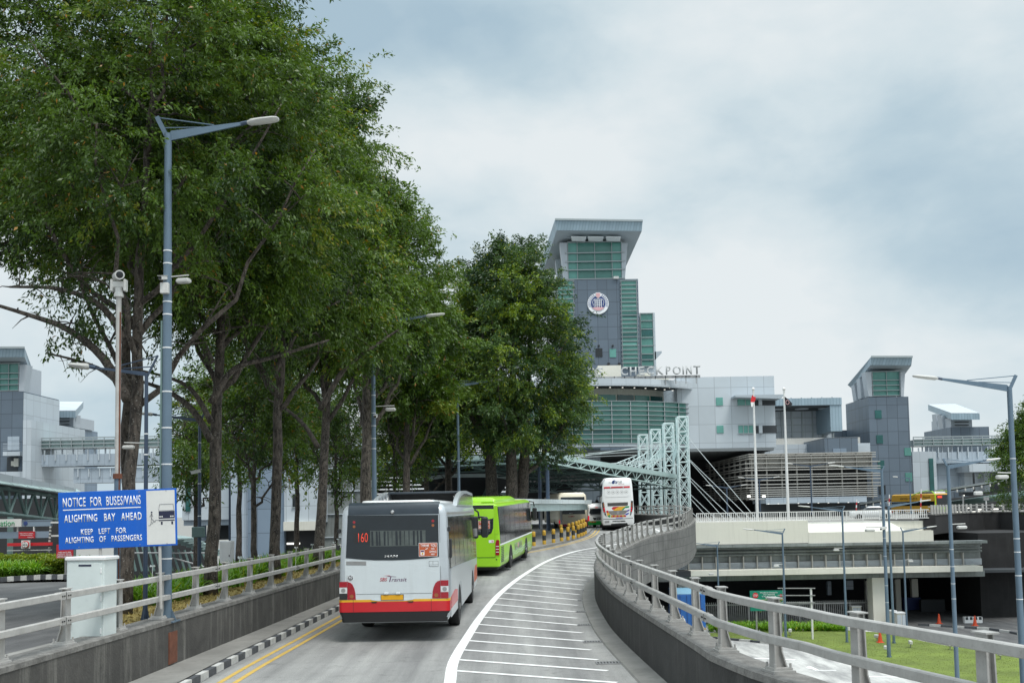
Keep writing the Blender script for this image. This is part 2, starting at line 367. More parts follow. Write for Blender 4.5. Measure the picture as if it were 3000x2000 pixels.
mk('led_red', (0.75, 0.06, 0.03), 0.5, var=0.0, emit=0.45)
mk('badge_chrome', (0.6, 0.6, 0.6), 0.3, metal=0.8)
mk('bus_green', (0.32, 0.66, 0.012), 0.35, var=0.04, vscale=1.5, coat=0.4)
mk('bus_green_dark', (0.19, 0.44, 0.01), 0.4, var=0.05, coat=0.3)
mk('bus_roof_dirty', (0.30, 0.42, 0.06), 0.7, var=0.25, vscale=3, grime=0.5)
mk('coach_white', (0.82, 0.83, 0.83), 0.3, var=0.02, coat=0.4)
mk('cream', (0.72, 0.66, 0.52), 0.45, var=0.04, coat=0.2)
mk('maroon', (0.35, 0.02, 0.05), 0.45)
mk('van_grey', (0.38, 0.39, 0.39), 0.35, metal=0.3, var=0.04, coat=0.3)
mk('van_green', (0.02, 0.36, 0.06), 0.4)
mk('blue_container', (0.02, 0.13, 0.42), 0.5, var=0.12, vscale=2, grime=0.3)
mk('truck_roof', (0.20, 0.40, 0.55), 0.6, var=0.1)
mk('stripe_blue', (0.03, 0.06, 0.40), 0.4); mk('stripe_green', (0.01, 0.28, 0.10), 0.4); mk('stripe_purple', (0.10, 0.03, 0.30), 0.4)
mk('bollard_yellow', (0.50, 0.30, 0.03), 0.5, var=0.12, vscale=7, grime=0.3); mk('bollard_black', (0.025, 0.03, 0.033), 0.55, var=0.2)
mk('hub_metal', (0.35, 0.35, 0.35), 0.45, metal=0.6, var=0.2)
mk('panel_light', (0.47, 0.52, 0.56), 0.45, var=0.03, vscale=0.3, grid=(2.6, 2.9), gw=0.07, gridcol=(0.30, 0.33, 0.36))
mk('panel_mid', (0.36, 0.42, 0.48), 0.45, var=0.04, vscale=0.3, grid=(2.0, 2.6), gw=0.07, gridcol=(0.22, 0.26, 0.30))
mk('panel_slate', (0.115, 0.15, 0.19), 0.4, var=0.05, vscale=0.2, grid=(2.0, 2.55), gw=0.09, gridcol=(0.055, 0.07, 0.09))
mk('panel_slate_blue', (0.20, 0.26, 0.33), 0.45, var=0.05, vscale=0.2, grid=(2.2, 2.8), gw=0.08, gridcol=(0.12, 0.15, 0.19))
mk('roof_metal', (0.28, 0.37, 0.43), 0.45, metal=0.2, var=0.05, vscale=0.5, grid=(0.6, 50.0), gw=0.1, gridcol=(0.20, 0.27, 0.32))
mk('roof_soffit', (0.37, 0.42, 0.46), 0.6, var=0.04, vscale=0.4)
mk('pier_metal', (0.42, 0.46, 0.50), 0.5, var=0.04, vscale=0.5)
mk('green_glass', (0.08, 0.225, 0.195), 0.12, var=0.2, vscale=0.25, spec=0.6)
mk('green_glass_dark', (0.02, 0.10, 0.095), 0.1, var=0.3, vscale=0.3, spec=0.6)
mk('green_glass_bright', (0.12, 0.32, 0.28), 0.15, var=0.12, vscale=0.4, spec=0.5)
mk('mullion', (0.34, 0.38, 0.39), 0.4, metal=0.3, var=0.05)
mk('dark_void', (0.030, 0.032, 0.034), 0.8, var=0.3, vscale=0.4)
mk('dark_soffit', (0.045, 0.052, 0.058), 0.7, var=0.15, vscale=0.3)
mk('grey_soffit', (0.18, 0.20, 0.21), 0.7, var=0.1, vscale=0.3)
mk('mint_mid', (0.34, 0.45, 0.435), 0.5, var=0.08, vscale=1.0, grime=0.2)
mk('louvre_cream', (0.41, 0.40, 0.37), 0.55, var=0.07, vscale=0.8)
mk('cream_wall', (0.66, 0.645, 0.57), 0.75, var=0.05, vscale=0.3, streak=0.22, streakcol=(0.30, 0.28, 0.22))
mk('cream_wall_bright', (0.80, 0.79, 0.72), 0.7, var=0.04, vscale=0.3, streak=0.12, streakcol=(0.4, 0.38, 0.3))
mk('stained_band', (0.20, 0.22, 0.215), 0.7, var=0.35, vscale=0.5, streak=0.6, streakcol=(0.06, 0.065, 0.06))
mk('louvre_grey', (0.22, 0.21, 0.20), 0.6, var=0.12)
mk('letter_grey', (0.47, 0.48, 0.48), 0.5, var=0.06)
mk('mint_steel', (0.56, 0.67, 0.67), 0.5, var=0.06, vscale=1.0, grime=0.2)
mk('mint_pale', (0.56, 0.70, 0.70), 0.5, var=0.05, vscale=1.0, grid=(2.6, 40), gw=0.05, gridcol=(0.35, 0.45, 0.45))
mk('mint_pale_light', (0.68, 0.76, 0.77), 0.5, var=0.05, vscale=1.0, grid=(2.6, 40), gw=0.05)
mk('mint_dark', (0.13, 0.20, 0.19), 0.55, var=0.1, vscale=1.0)
mk('canopy_dark', (0.035, 0.042, 0.045), 0.6, var=0.15, vscale=0.5)
mk('glass_canopy', (0.28, 0.38, 0.37), 0.3, var=0.25, vscale=0.6)
mk('cable', (0.42, 0.46, 0.46), 0.45, var=0.05)
mk('pole_white', (0.66, 0.66, 0.65), 0.4, var=0.05)
mk('flag_red', (0.60, 0.02, 0.03), 0.7); mk('flag_white', (0.8, 0.8, 0.8), 0.7); mk('flag_black', (0.02, 0.02, 0.025), 0.7)
mk('emblem_white', (0.80, 0.82, 0.84), 0.5); mk('emblem_navy', (0.03, 0.055, 0.19), 0.5); mk('emblem_pink', (0.66, 0.38, 0.40), 0.5)
mk('grass', (0.125, 0.17, 0.028), 0.95, var=0.35, vscale=0.35, bump=0.6, bscale=20, grime=0.3)
mk('dry_grass', (0.24, 0.19, 0.055), 0.95, var=0.4, vscale=2.0, bump=0.8, bscale=40, grime=0.5)
mk('soil', (0.07, 0.058, 0.045), 0.95, var=0.3, vscale=2)
mk('bark', (0.085, 0.07, 0.058), 0.9, var=0.45, vscale=4, bump=1.0, bscale=14, grime=0.6)
mk('bark_pale', (0.12, 0.10, 0.085), 0.9, var=0.45, vscale=4, bump=1.0, bscale=14, grime=0.5)
mk('rust', (0.16, 0.06, 0.035), 0.9, var=0.3, vscale=6)
mk('cone_orange', (0.60, 0.07, 0.02), 0.6); mk('vest_lime', (0.5, 0.65, 0.02), 0.7); mk('trousers', (0.03, 0.035, 0.06), 0.8); mk('skin', (0.35, 0.2, 0.13), 0.6)
mk('cctv_white', (0.62, 0.62, 0.60), 0.5, var=0.12, vscale=8, grime=0.5)
mk('lamp_lit', (1.0, 0.98, 0.9), 0.5, var=0, emit=1.5)
mk('bus_amber', (0.52, 0.29, 0.03), 0.4, var=0.05)

def flecks(m, col, scale=30, lo=.66):       # pale lichen flecks and dark fissures on bark
    nt = m.node_tree; Lk = nt.links.new; b = nt.nodes['Principled BSDF']; src = b.inputs['Base Color'].links[0].from_socket; tc = nt.nodes.new('ShaderNodeTexCoord')
    mp = nd(nt, 'ShaderNodeMapping'); Lk(tc.outputs['Object'], mp.inputs[0]); mp.inputs['Scale'].default_value = (1, 1, .3)
    f = nd(nt, 'ShaderNodeTexNoise'); f.inputs['Scale'].default_value = 16; f.inputs['Detail'].default_value = 5; Lk(mp.outputs[0], f.inputs['Vector'])
    r = nd(nt, 'ShaderNodeValToRGB'); Lk(f.outputs['Fac'], r.inputs[0]); r.color_ramp.elements[0].position = .38; r.color_ramp.elements[0].color = (.35, .35, .35, 1); r.color_ramp.elements[1].position = .56; r.color_ramp.elements[1].color = (1.1, 1.1, 1.1, 1)
    mx = nd(nt, 'ShaderNodeMixRGB', blend_type='MULTIPLY'); mx.inputs[0].default_value = 1; Lk(src, mx.inputs[1]); Lk(r.outputs[0], mx.inputs[2])
    n = nd(nt, 'ShaderNodeTexNoise'); n.inputs['Scale'].default_value = scale; n.inputs['Detail'].default_value = 3; Lk(tc.outputs['Object'], n.inputs['Vector'])
    r2 = nd(nt, 'ShaderNodeValToRGB'); Lk(n.outputs['Fac'], r2.inputs[0]); r2.color_ramp.elements[0].position = lo; r2.color_ramp.elements[1].position = lo + .05
    m2 = nd(nt, 'ShaderNodeMixRGB'); Lk(r2.outputs[0], m2.inputs[0]); Lk(mx.outputs[0], m2.inputs[1]); m2.inputs[2].default_value = tuple(col) + (1,); Lk(m2.outputs[0], b.inputs['Base Color'])
flecks(M['bark'], (.30, .29, .26), 34, .64); flecks(M['bark_pale'], (.33, .32, .29), 34, .64)
def leafmat(name, c0, c1, cy):
    m = bpy.data.materials.new(name); m.use_nodes = True; nt = m.node_tree; nt.nodes.clear(); Lk = nt.links.new
    o = nd(nt, 'ShaderNodeOutputMaterial'); at = nd(nt, 'ShaderNodeAttribute', attribute_name='tint', attribute_type='GEOMETRY')
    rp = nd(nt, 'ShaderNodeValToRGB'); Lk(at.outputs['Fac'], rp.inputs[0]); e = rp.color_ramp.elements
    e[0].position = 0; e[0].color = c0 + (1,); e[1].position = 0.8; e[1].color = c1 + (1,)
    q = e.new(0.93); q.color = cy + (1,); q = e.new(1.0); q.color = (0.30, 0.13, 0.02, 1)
    b = nd(nt, 'ShaderNodeBsdfPrincipled'); b.inputs['Roughness'].default_value = 0.42; b.inputs['Specular IOR Level'].default_value = 0.45; Lk(rp.outputs[0], b.inputs['Base Color'])
    t = nd(nt, 'ShaderNodeBsdfTranslucent'); ml = nd(nt, 'ShaderNodeMixRGB', blend_type='MULTIPLY'); ml.inputs[0].default_value = 1; Lk(rp.outputs[0], ml.inputs[1]); ml.inputs[2].default_value = (1.5, 1.4, 0.5, 1); Lk(ml.outputs[0], t.inputs[0])
    x = nd(nt, 'ShaderNodeMixShader'); x.inputs[0].default_value = 0.3; Lk(b.outputs[0], x.inputs[1]); Lk(t.outputs[0], x.inputs[2]); Lk(x.outputs[0], o.inputs['Surface'])
    M[name] = m; return m
leafmat('leaf', (0.012, 0.038, 0.008), (0.108, 0.195, 0.018), (0.22, 0.23, 0.02))
leafmat('leaf_broad', (0.014, 0.042, 0.016), (0.075, 0.145, 0.034), (0.25, 0.34, 0.015))
leafmat('leaf_hedge', (0.05, 0.10, 0.015), (0.17, 0.24, 0.02), (0.32, 0.36, 0.03))
leafmat('leaf_lawn', (0.08, 0.125, 0.014), (0.15, 0.20, 0.03), (0.24, 0.22, 0.06))
leafmat('leaf_strap', (0.07, 0.19, 0.015), (0.22, 0.42, 0.04), (0.38, 0.45, 0.06))

# ================================================================== setting: ground, ramp, roads, lawn
def multi(name, pieces, parent=None, **kw):        # one mesh of several materials
    vs, fs, mi, mats = [], [], [], []
    for k, (mb, mat) in enumerate(pieces):
        n = len(vs); vs += mb.v; fs += [tuple(i + n for i in f) for f in mb.f]; mi += [k] * len(mb.f); mats.append(mat)
    me = bpy.data.meshes.new(name); me.from_pydata(vs, [], fs); me.update()
    for m in mats: me.materials.append(m)
    me.polygons.foreach_set('material_index', mi)
    o = bpy.data.objects.new(name, me); COL.objects.link(o)
    if parent: o.parent = parent
    return tag(o, **kw) if kw else o
def XY(p): return (p.y, p.x)
Lpts = [XY(GR(*p)) for p in ((588, 1999), (677, 1950), (820, 1877), (905, 1833), (990, 1790))] + [(40.5, -4.75), (48.5, -3.1), (54, -1.2)] + \
       [XY(GR(*p)) for p in ((1559, 1612), (1651, 1591), (1708, 1573), (1731, 1556))]
yl = Lpts[-1][0]; Lpts += [(yl + 14, 7.6), (yl + 32, 8.3), (yl + 70, 8.6)]
Rtop = [XY(GR(a, b, 1.0)) for a, b in ((2324, 1998), (2224, 1969), (2079, 1911), (2050, 1891))]
yC_ = G(2260, 1960, 1.0).y
def near_pt(px, py, dy): d = ray(px, py); return (yC_ - dy, d.x / d.y * (yC_ - dy) - .19)
Rpts = [near_pt(2473, 1800, 1.68), near_pt(2812, 1850, 3.3)] + [p for p in sorted(Rtop) if p[0] > yC_ - .9] + [XY(GR(*p)) for p in ((1808, 1867), (1760, 1796), (1743, 1752), (1746, 1721), (1760, 1697))] + \
       [(p[0], p[1] - 0.4) for p in (XY(GR(a, b, 1.0)) for a, b in ((1808, 1616), (1901, 1573), (2006, 1545), (2035, 1524)))]
yr = Rpts[-1][0]; Rpts += [(yr + 5, Rpts[-1][1] + 0.75), (yr + 11, Rpts[-1][1] + 0.9), (yr + 20, Rpts[-1][1] - 0.1), (yr + 32, Rpts[-1][1] - 0.9), (yr + 60, Rpts[-1][1] - 1.4)]
Lpts.sort(); Rpts.sort()
def XL(y): return interp(Lpts, y)
def XR(y): return interp(Rpts, y)
WL = [XY(G(a, b, 1.0)) for a, b in ((0, 1955), (530, 1800), (895, 1702), (995, 1669))]
kx = np.polyfit([p[0] for p in WL], [p[1] for p in WL], 1)
def XW(y):                                           # inner face of the left parapet
    a = kx[0] * y + kx[1]
    t = min(1, max(0, (y - 32) / 10)); t = t * t * (3 - 2 * t)
    return a * (1 - t) + (XL(y) - 0.85) * t
def frange(a, b, s):
    n = max(1, int(round((b - a) / s))); return [a + (b - a) * i / n for i in range(n + 1)]
def sheet(fa, fb, ys, z, nx=6, name='road', mat=None, kind='structure', dz=0.0):
    mb = MB(); vs = []; fs = []
    for y in ys:
        a, b = fa(y), fb(y)
        for i in range(nx + 1): vs.append((a + (b - a) * i / nx, y, z(y) + dz))
    for r in range(len(ys) - 1):
        for i in range(nx): k = r * (nx + 1) + i; fs.append((k, k + 1, k + nx + 2, k + nx + 1))
    mb.add(vs, fs); return mb.build(name, mat, kind=kind)
GZ = -8.2
# lower terrain to the horizon
gmb = MB(); gmb.add([(-3000, -300, GZ - .06), (3000, -300, GZ - .06), (3000, 4000, GZ - .06), (-3000, 4000, GZ - .06)], [(0, 1, 2, 3)]); gmb.build('ground', M['footpath'], kind='structure')
lowr = MB(); lowr.add([(-2, -40, GZ), (170, -40, GZ), (170, 120, GZ), (-2, 120, GZ)], [(0, 1, 2, 3)]); lowr.build('lower_road', M['pale_concrete_road'], kind='structure')
# upper left terrain (side road, falling away)
sheet(lambda y: -160, lambda y: XW(y) - .47 if y < 56 else -8.0, frange(-10, 150, 4), zl, 8, 'side_road', M['asphalt_dark'], dz=0.0)
# body of the ramp down to the lower ground, left part
sheet(lambda y: XW(y) - 0.3, lambda y: XR(y) + 0.2, frange(4, 150, 1.5), zr, 14, 'ramp_road', M['asphalt'])
mb = MB(); ysd = frange(4, 112, 2)
for a, b in zip(ysd, ysd[1:]):                        # underside of the ramp deck
    q = [(-5, a, zr(a) - 1.25), (XR(a) + .1, a, zr(a) - 1.25), (XR(b) + .1, b, zr(b) - 1.25), (-5, b, zr(b) - 1.25)]; mb.add(q, [(3, 2, 1, 0)])
mb.build('ramp_underside', M['dark_concrete'], kind='structure')
sheet(lambda y: XL(y) - 9, lambda y: XL(y) - 0.2, frange(58, 150, 3), lambda y: zr(y) - 0.03, 4, 'bus_bay_road', M['asphalt'])
# raised footpath beside the left parapet, kerb stones and yellow lines
sheet(lambda y: XW(y), lambda y: XL(y) - 0.17, frange(5, 57, 1.0), lambda y: zr(y) + 0.13, 3, 'pavement', M['footpath'])
kb, kw = MB(), MB(); y = 6.0; k = 0
while y < 57:
    y2 = y + 0.47
    p = [Vector((XL(t) - .07, t, zr(t) + .02)) for t in (y + .006, y2 - .006)]
    (kw if k % 2 else kb).beam(p[0] + Vector((0, 0, .05)), p[1] + Vector((0, 0, .05)), 0.11, 0.13); y = y2; k += 1
multi('kerb', [(kb, M['kerb_black']), (kw, M['kerb_white'])], kind='structure')
def strip(pts, wd, mb, dz=0.006, off=None):          # painted strip along points on the ramp
    path = [Vector((p[0], p[1], 0)) for p in pts]; vs = []; fs = []
    for i, p in enumerate(path):
        t = path[min(i + 1, len(path) - 1)] - path[max(i - 1, 0)]; t.normalize(); r = Vector((t.y, -t.x, 0)) * wd / 2
        for q in (p - r, p + r): vs.append((q.x, q.y, (off or zr)(q.y) + dz))
    for i in range(len(path) - 1): fs.append((2*i, 2*i+1, 2*i+3, 2*i+2))
    mb.add(vs, fs)
ml = MB()
for o in (0.34, 0.62): strip([(XL(t) + o, t) for t in frange(6, yl + 3, 0.8)], 0.10, ml)
ml.build('yellow_line', M['road_yellow'], kind='structure')
EDGE = [XY(GR(1250 + .34 * a, 1500 + .34 * b)) for a, b in ((200, 1470), (230, 1290), (335, 1100), (480, 880), (642, 690), (835, 540), (1062, 410), (1300, 332), (1530, 293))]
EDGE.sort(); ye = EDGE[-1][0]
EDGE += [(ye + 8, XR(ye + 8) - 2.6), (ye + 18, XR(ye + 18) - 2.2), (ye + 40, XR(ye + 40) - 2.0)]
mb = MB(); strip([(interp(EDGE, t), t) for t in frange(9, ye + 32, 0.7)], 0.21, mb)
HATCH = [(250, 1365, 1640, 1468), (275, 1270, 1560, 1365), (312, 1185, 1475, 1271), (355, 1105, 1415, 1186), (400, 1035, 1352, 1109), (442, 965, 1342, 1039), (490, 903, 1307, 972), (540, 845, 1296, 912), (580, 793, 1282, 857), (622, 741, 1300, 802), (665, 695, 1302, 755), (715, 652, 1316, 709), (765, 613, 1332, 665), (818, 578, 1352, 626), (865, 543, 1377, 585), (907, 512, 1416, 549), (957, 482, 1442, 520), (1007, 458, 1482, 492), (1060, 435, 1522, 465), (1112, 412, 1535, 441), (1170, 395, 1560, 418), (1215, 378, 1590, 398), (1262, 361, 1615, 378), (1310, 346, 1640, 360), (1365, 331, 1670, 343)]
for a, b, c, d in HATCH:
    p, q = GR(1250 + .34 * a, 1500 + .34 * b), GR(1250 + .34 * c, 1500 + .34 * d)
    strip([(p.x + (q.x - p.x) * i / 5, p.y + (q.y - p.y) * i / 5) for i in range(6)], 0.13, mb, 0.0075)
p, q = GR(1335, 1990), GR(1900, 2030)
for k in range(8):                                    # hatching nearer than the frame and beyond the bend
    yy = 16.0 - k * 1.35; strip([(interp(EDGE, yy) + .1, yy), (XR(yy) - 1.0, yy - 1.6)], 0.13, mb, 0.0075)
yy = ye + 1.5
while yy < ye + 30:
    strip([(interp(EDGE, yy) + .1, yy), (XR(yy) - .5, yy - 1.2)], 0.13, mb, 0.0075); yy += 1.6
mb.build('white_line', M['road_white'], kind='structure')
mb = MB(); mb.sweep([(XR(t), t, zr(t)) for t in frange(5, 110, 0.9)], [(-0.42, 0.0), (-0.40, 0.035), (0.02, 0.06)]); mb.build('gutter', M['footpath'], kind='structure')
# ------------------------------------------------------------------ parapets
pw = thing('parapet_wall', 'long dark weathered concrete parapet curving away on the right edge of the ramp', 'wall', (XR(14), 14, 0))
def local(o, *objs):                                  # parent, keeping the world position
    for c in objs: c.parent = o; c.matrix_parent_inverse = Matrix.Translation(-o.location) if o.rotation_euler.z == 0 else (Matrix.Translation(o.location) @ o.rotation_euler.to_matrix().to_4x4()).inverted()
    return o
ysr = frange(5, 116, 0.7)
rp = [(XR(t), t, zr(t)) for t in ysr]
a = MB().sweep(rp, [(0.14, -0.5), (0.0, -0.02), (0.0, 0.92), (0.36, 0.93), (0.36, -.5)], True).build('inner_wall', M['dark_concrete'])
b = MB().sweep(rp, [(-0.012, 0.90), (-0.006, 0.985), (0.03, 1.0), (0.39, 1.0), (0.41, 0.985), (0.41, 0.90)], True).build('coping', M['wall_cap'])
c = MB().sweep(rp, [(0.362, -1.3), (0.362, 0.905), (0.44, 0.905), (0.44, -1.3)], True).build('outer_face', M['deck_concrete'])
for o_ in (a, b, c): recalc(o_)
local(pw, a, b, c)
pl = thing('parapet_wall', 'straight low concrete parapet with streaky stains beside the blue notice sign', 'wall', (XW(15), 15, 0))
ysl = frange(6, 57, 0.9); lp = [(XW(t), t, zr(t)) for t in ysl]
a = MB().sweep(lp, [(0, -.5), (0, .93), (-.45, .93), (-.45, -.9)], True).build('inner_wall', M['old_concrete'])
b = MB().sweep(lp, [(.012, .91), (.008, .985), (-.03, 1.0), (-.47, 1.0), (-.47, .91)], True).build('coping', M['wall_cap'])
hx = G(534, 1945, .13); hq = MB(); hq.box(XW(hx.y) - .01, XW(hx.y) + .012, hx.y - .22, hx.y + .22, .16, .75)
c = hq.build('rusty_hatch', M['rust'], label='narrow rusty brown metal cover')
for o_ in (a, b): recalc(o_)
local(pl, a, b, c)
# ------------------------------------------------------------------ guard rails on the parapets
def post_bm():
    m = MB(); H = 0.80
    m.prism([(-.068, -.03, 0), (.068, -.03, 0), (.062, -.03, H), (-.062, -.03, H)], (0, .02, 0))                 # front flange
    m.prism([(0.012, -.01, 0), (0.012, .125, 0), (0.012, .07, .2), (0.012, .06, H), (0.012, -.01, H)], (-.024, 0, 0))  # flared web
    m.prism([(-.058, .125, .0), (.058, .125, .0), (.055, .065, .2), (-.055, .065, .2)], (0, .015, 0))
    m.prism([(-.055, .065, .2), (.055, .065, .2), (.05, .05, H), (-.05, .05, H)], (0, .015, 0))
    m.box(-.09, .09, -.045, .085, H, H + .014)
    m.box(-.115, .115, -.065, .17, -.02, .01)
    m.box(-.145, .145, -.085, .195, -.055, -.02)
    for sx in (-.10, .10):
        for sy in (-.045, .15): m.tube([(sx, sy, .01), (sx, sy, .06)], .014, 6)
    return m
PW = 0.0
def guard(name_label, path_fn, side, ys, spacing, y0, mat, t_end):
    root = thing('guard_rail', name_label, 'guard rail', (path_fn(ys[0])[0], ys[0], 1.0))
    first = None; y = y0; n = 0; parts = []
    while y < t_end and n < 95:
        p, q = Vector(path_fn(y - .3)), Vector(path_fn(y + .3)); t = (q - p).normalized()
        c = Vector(path_fn(y)); ang = math.atan2(t.y, t.x)             # direction of travel
        rz = ang - (R(90) if False else 0)
        if first is None: o = post_bm().build('post', mat); first = o
        else: o = first.copy(); COL.objects.link(o)
        o.rotation_euler = (0, 0, ang if side < 0 else ang + math.pi); 
        o.location = (c.x, c.y, zr(c.y) + 1.0 + .05); parts.append(o)
        y += spacing * t.y; n += 1
    for z in (0.72, 0.345):
        path = []
        for yv in ys:
            x, yy, _ = path_fn(yv); path.append((x, yy, zr(yy) + 1.05 + z))
        s = -side                                           # rail sits on the road side of the posts
        prof = [(s*.035, -.04), (s*.035, .04), (s*.05, .05), (s*.115, .05), (s*.128, .04), (s*.128, -.04), (s*.115, -.048), (s*.05, -.048)]
        rail_o = recalc(MB().sweep(path, prof, True).build('rail', mat)); parts.append(rail_o)
        for k in range(4, len(path) - 1, 11):                 # bolted sleeves where two lengths of rail meet
            jn = MB(); js = MB(); a_, b_ = Vector(path[k]), Vector(path[k + 1]); t_ = (b_ - a_).normalized(); r_ = Vector((t_.y, -t_.x, 0)); c_ = a_ + r_ * s * .083
            js.beam(c_ - t_ * .16, c_ + t_ * .16, .102, .106); jn.beam(c_ - t_ * .008, c_ + t_ * .008, .107, .111)
            for u_ in (-.12, -.06, .06, .12): q_ = c_ + t_ * u_ + r_ * s * .05; jn.beam(q_, q_ + r_ * s * .014, .02, .02)
            parts.append(multi('rail_joint', [(js, mat), (jn, M['black_plastic'])]))
    for o in parts: o.parent = root; o.matrix_parent_inverse = Matrix.Translation(-root.location)
    return root
guard('grey steel two-bar guard rail curving along the right parapet of the ramp', lambda y: (XR(y) + .19, y, 0), 1, frange(5, 114, 0.6), 1.75, G(2260, 1960, 1.0).y - 1.75 * 3, M['galvanised_old'], 114)
guard('pale two-bar guard rail on the left parapet in front of the blue sign', lambda y: (XW(y) - .19, y, 0), -1, frange(6, 56, 0.6), 1.82, G(161, 1889, 1.0).y - 1.82 * 3, M['galvanised'], 56)
# ------------------------------------------------------------------ drain grates along the right gutter
first = None
for k, (a, b) in enumerate(((1575, 1300), (1450, 1118), (1387, 972), (1366, 857), (1370, 760), (1402, 673), (1442, 595), (1496, 531))):
    p = GR(1250 + .34 * a, 1500 + .34 * b)
    if first is None:
        fr = MB(); fr.box(-.26, .26, -.13, -.10, 0, .02); fr.box(-.26, .26, .10, .13, 0, .02)
        for i in range(9): fr.box(-.255 + i * .06, -.23 + i * .06, -.10, .10, 0, .018)
        bk = MB(); bk.box(-.25, .25, -.12, .12, -.01, .006)
        first = thing('drain_grate', '', 'drain grate', (0, 0, 0)); fr.build('frame', M['hub_metal'], first); bk.build('slot', M['black_rubber'], first); g = first
    else: g = copy_tree(first)
    g.location = (p.x, p.y, zr(p.y) + .002); g.rotation_euler = (0, 0, -math.atan((XR(p.y + 1) - XR(p.y - 1)) / 2) * 0.5)
    nm = ['nearest', 'second nearest', 'third nearest', 'fourth nearest', 'fifth nearest', 'sixth nearest', 'seventh nearest', 'farthest'][k]
    tag(g, f'{nm} iron drain grate in the gutter under the right parapet', 'drain grate', 'drain grates along the right gutter')
# ------------------------------------------------------------------ left verge
vp = MB()
ysv = frange(17.5, 52, 1.5)
sheet(lambda y: XW(y) - 3.4 + 2.2 * max(0, (24 - y) / 7) , lambda y: XW(y) - .46, ysv, lambda y: 0.92, 4, 'verge', M['dry_grass'])
vs = MB(); 
for a, b in zip(ysv, ysv[1:]):
    x1, x2 = XW(a) - 3.4 + 2.2 * max(0, (24 - a) / 7), XW(b) - 3.4 + 2.2 * max(0, (24 - b) / 7)
    vs.add([(x1, a, .92), (x2, b, .92), (x2 - .05, b, -1.2), (x1 - .05, a, -1.2)], [(0, 1, 2, 3)])
vs.build('verge_bank', M['soil'], kind='structure')
ledge = MB(); ledge.add([(XW(6) - 1.6, 6, .86), (XW(6) - .4, 6, .90), (XW(18) - .4, 18, .90), (XW(18) - 1.1, 18, .86)], [(0, 1, 2, 3)]); ledge.build('kerb_ledge', M['footpath'], kind='structure')
mb = MB()
for (a, b) in (((0, 1780), (52, 1759)), ((0, 1786), (88, 1754))):
    p, q = GL(*a), GL(*b); d = (q - p); p = p - d * 1.0
    strip([(p.x + (q.x - p.x) * i / 8, p.y + (q.y - p.y) * i / 8) for i in range(9)], 0.11, mb, 0.012, zl)
mb.build('lane_line', M['road_white'], kind='structure')
# ------------------------------------------------------------------ lower right: lawn, kerb, roads
LAWN = [(2073, 1864), (2199, 1875), (2349, 1892), (2452, 1912), (2503, 1923), (2602, 1947), (2728, 1984), (2850, 2024), (3150, 2060), (3150, 1935), (2990, 1912), (2900, 1903), (2790, 1893), (2710, 1878), (2640, 1862), (2560, 1850), (2450, 1843), (2300, 1845), (2073, 1853)]
lw = [G(a, b, GZ + .12) for a, b in LAWN]
lm = MB(); lm.prism([(p.x, p.y, GZ + .12) for p in lw], (0, 0, -.2)); recalc(lm.build('lawn', M['grass'], kind='structure'))
def kerbline(pts, z, name, st=0.9, loop=False):
    kb, kw = MB(), MB(); k = 0
    for a, b in zip(pts, pts[1:]):
        n = max(1, int((b - a).length / st))
        for i in range(n):
            p, q = a + (b - a) * (i + .02) / n, a + (b - a) * (i + .98) / n
            (kw if k % 2 else kb).beam((p.x, p.y, z), (q.x, q.y, z), .2, .22); k += 1
    return multi(name, [(kb, M['kerb_black']), (kw, M['kerb_white'])], kind='structure')
kerbline(lw[:9], GZ + .06, 'lower_kerb')
rk = [G(a, b, GZ + .1) for a, b in ((2690, 1828), (2826, 1836), (2900, 1841), (2960, 1850), (3030, 1866), (3100, 1890))]
kerbline(rk, GZ + .08, 'lower_kerb')
dr = [G(a, b, GZ + .01) for a, b in ((2560, 1848), (2640, 1861), (2710, 1877), (2790, 1892), (2900, 1902), (3150, 1930), (3200, 1880), (3030, 1866), (2960, 1850), (2826, 1836), (2600, 1826))]
fl_ = MB(); fl_.add([(34, 83, GZ + .005), (170, 70, GZ + .005), (170, 119, GZ + .005), (34, 119, GZ + .005)], [(0, 1, 2, 3)]); fl_.build('underpass_floor', M['asphalt_dark'], kind='structure')
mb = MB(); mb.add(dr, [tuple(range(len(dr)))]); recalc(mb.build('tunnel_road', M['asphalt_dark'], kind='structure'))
pts = [G(1900 + .4677 * a, 1450 + .4677 * b, GZ + .012) for a, b in ((985, 1080), (1000, 1068), (1022, 1071), (1068, 1092), (1046, 1097), (1010, 1079), (1022, 1088))]
mb = MB(); mb.add(pts, [tuple(range(len(pts)))]); recalc(mb.build('road_arrow', M['road_white'], kind='structure'))
mb = MB()
for (a, b), (c, d) in (((2395, 1962), (2450, 1962)), ((2500, 1980), (2860, 1986)), ((2120, 1985), (2330, 1992)), ((2180, 1926), (2330, 1931))):
    p, q = G(a, b, GZ + .014), G(c, d, GZ + .014); strip([(p.x, p.y), (q.x, q.y)], .5 if c < 2400 else .3, mb, 0, lambda y: GZ + .014)
mb.build('lower_road_line', M['road_white'], kind='structure')

# ================================================================== street furniture
ORD = ['first', 'second', 'third', 'fourth', 'fifth', 'sixth', 'seventh', 'eighth', 'ninth', 'tenth', 'eleventh', 'twelfth', 'thirteenth', 'fourteenth']
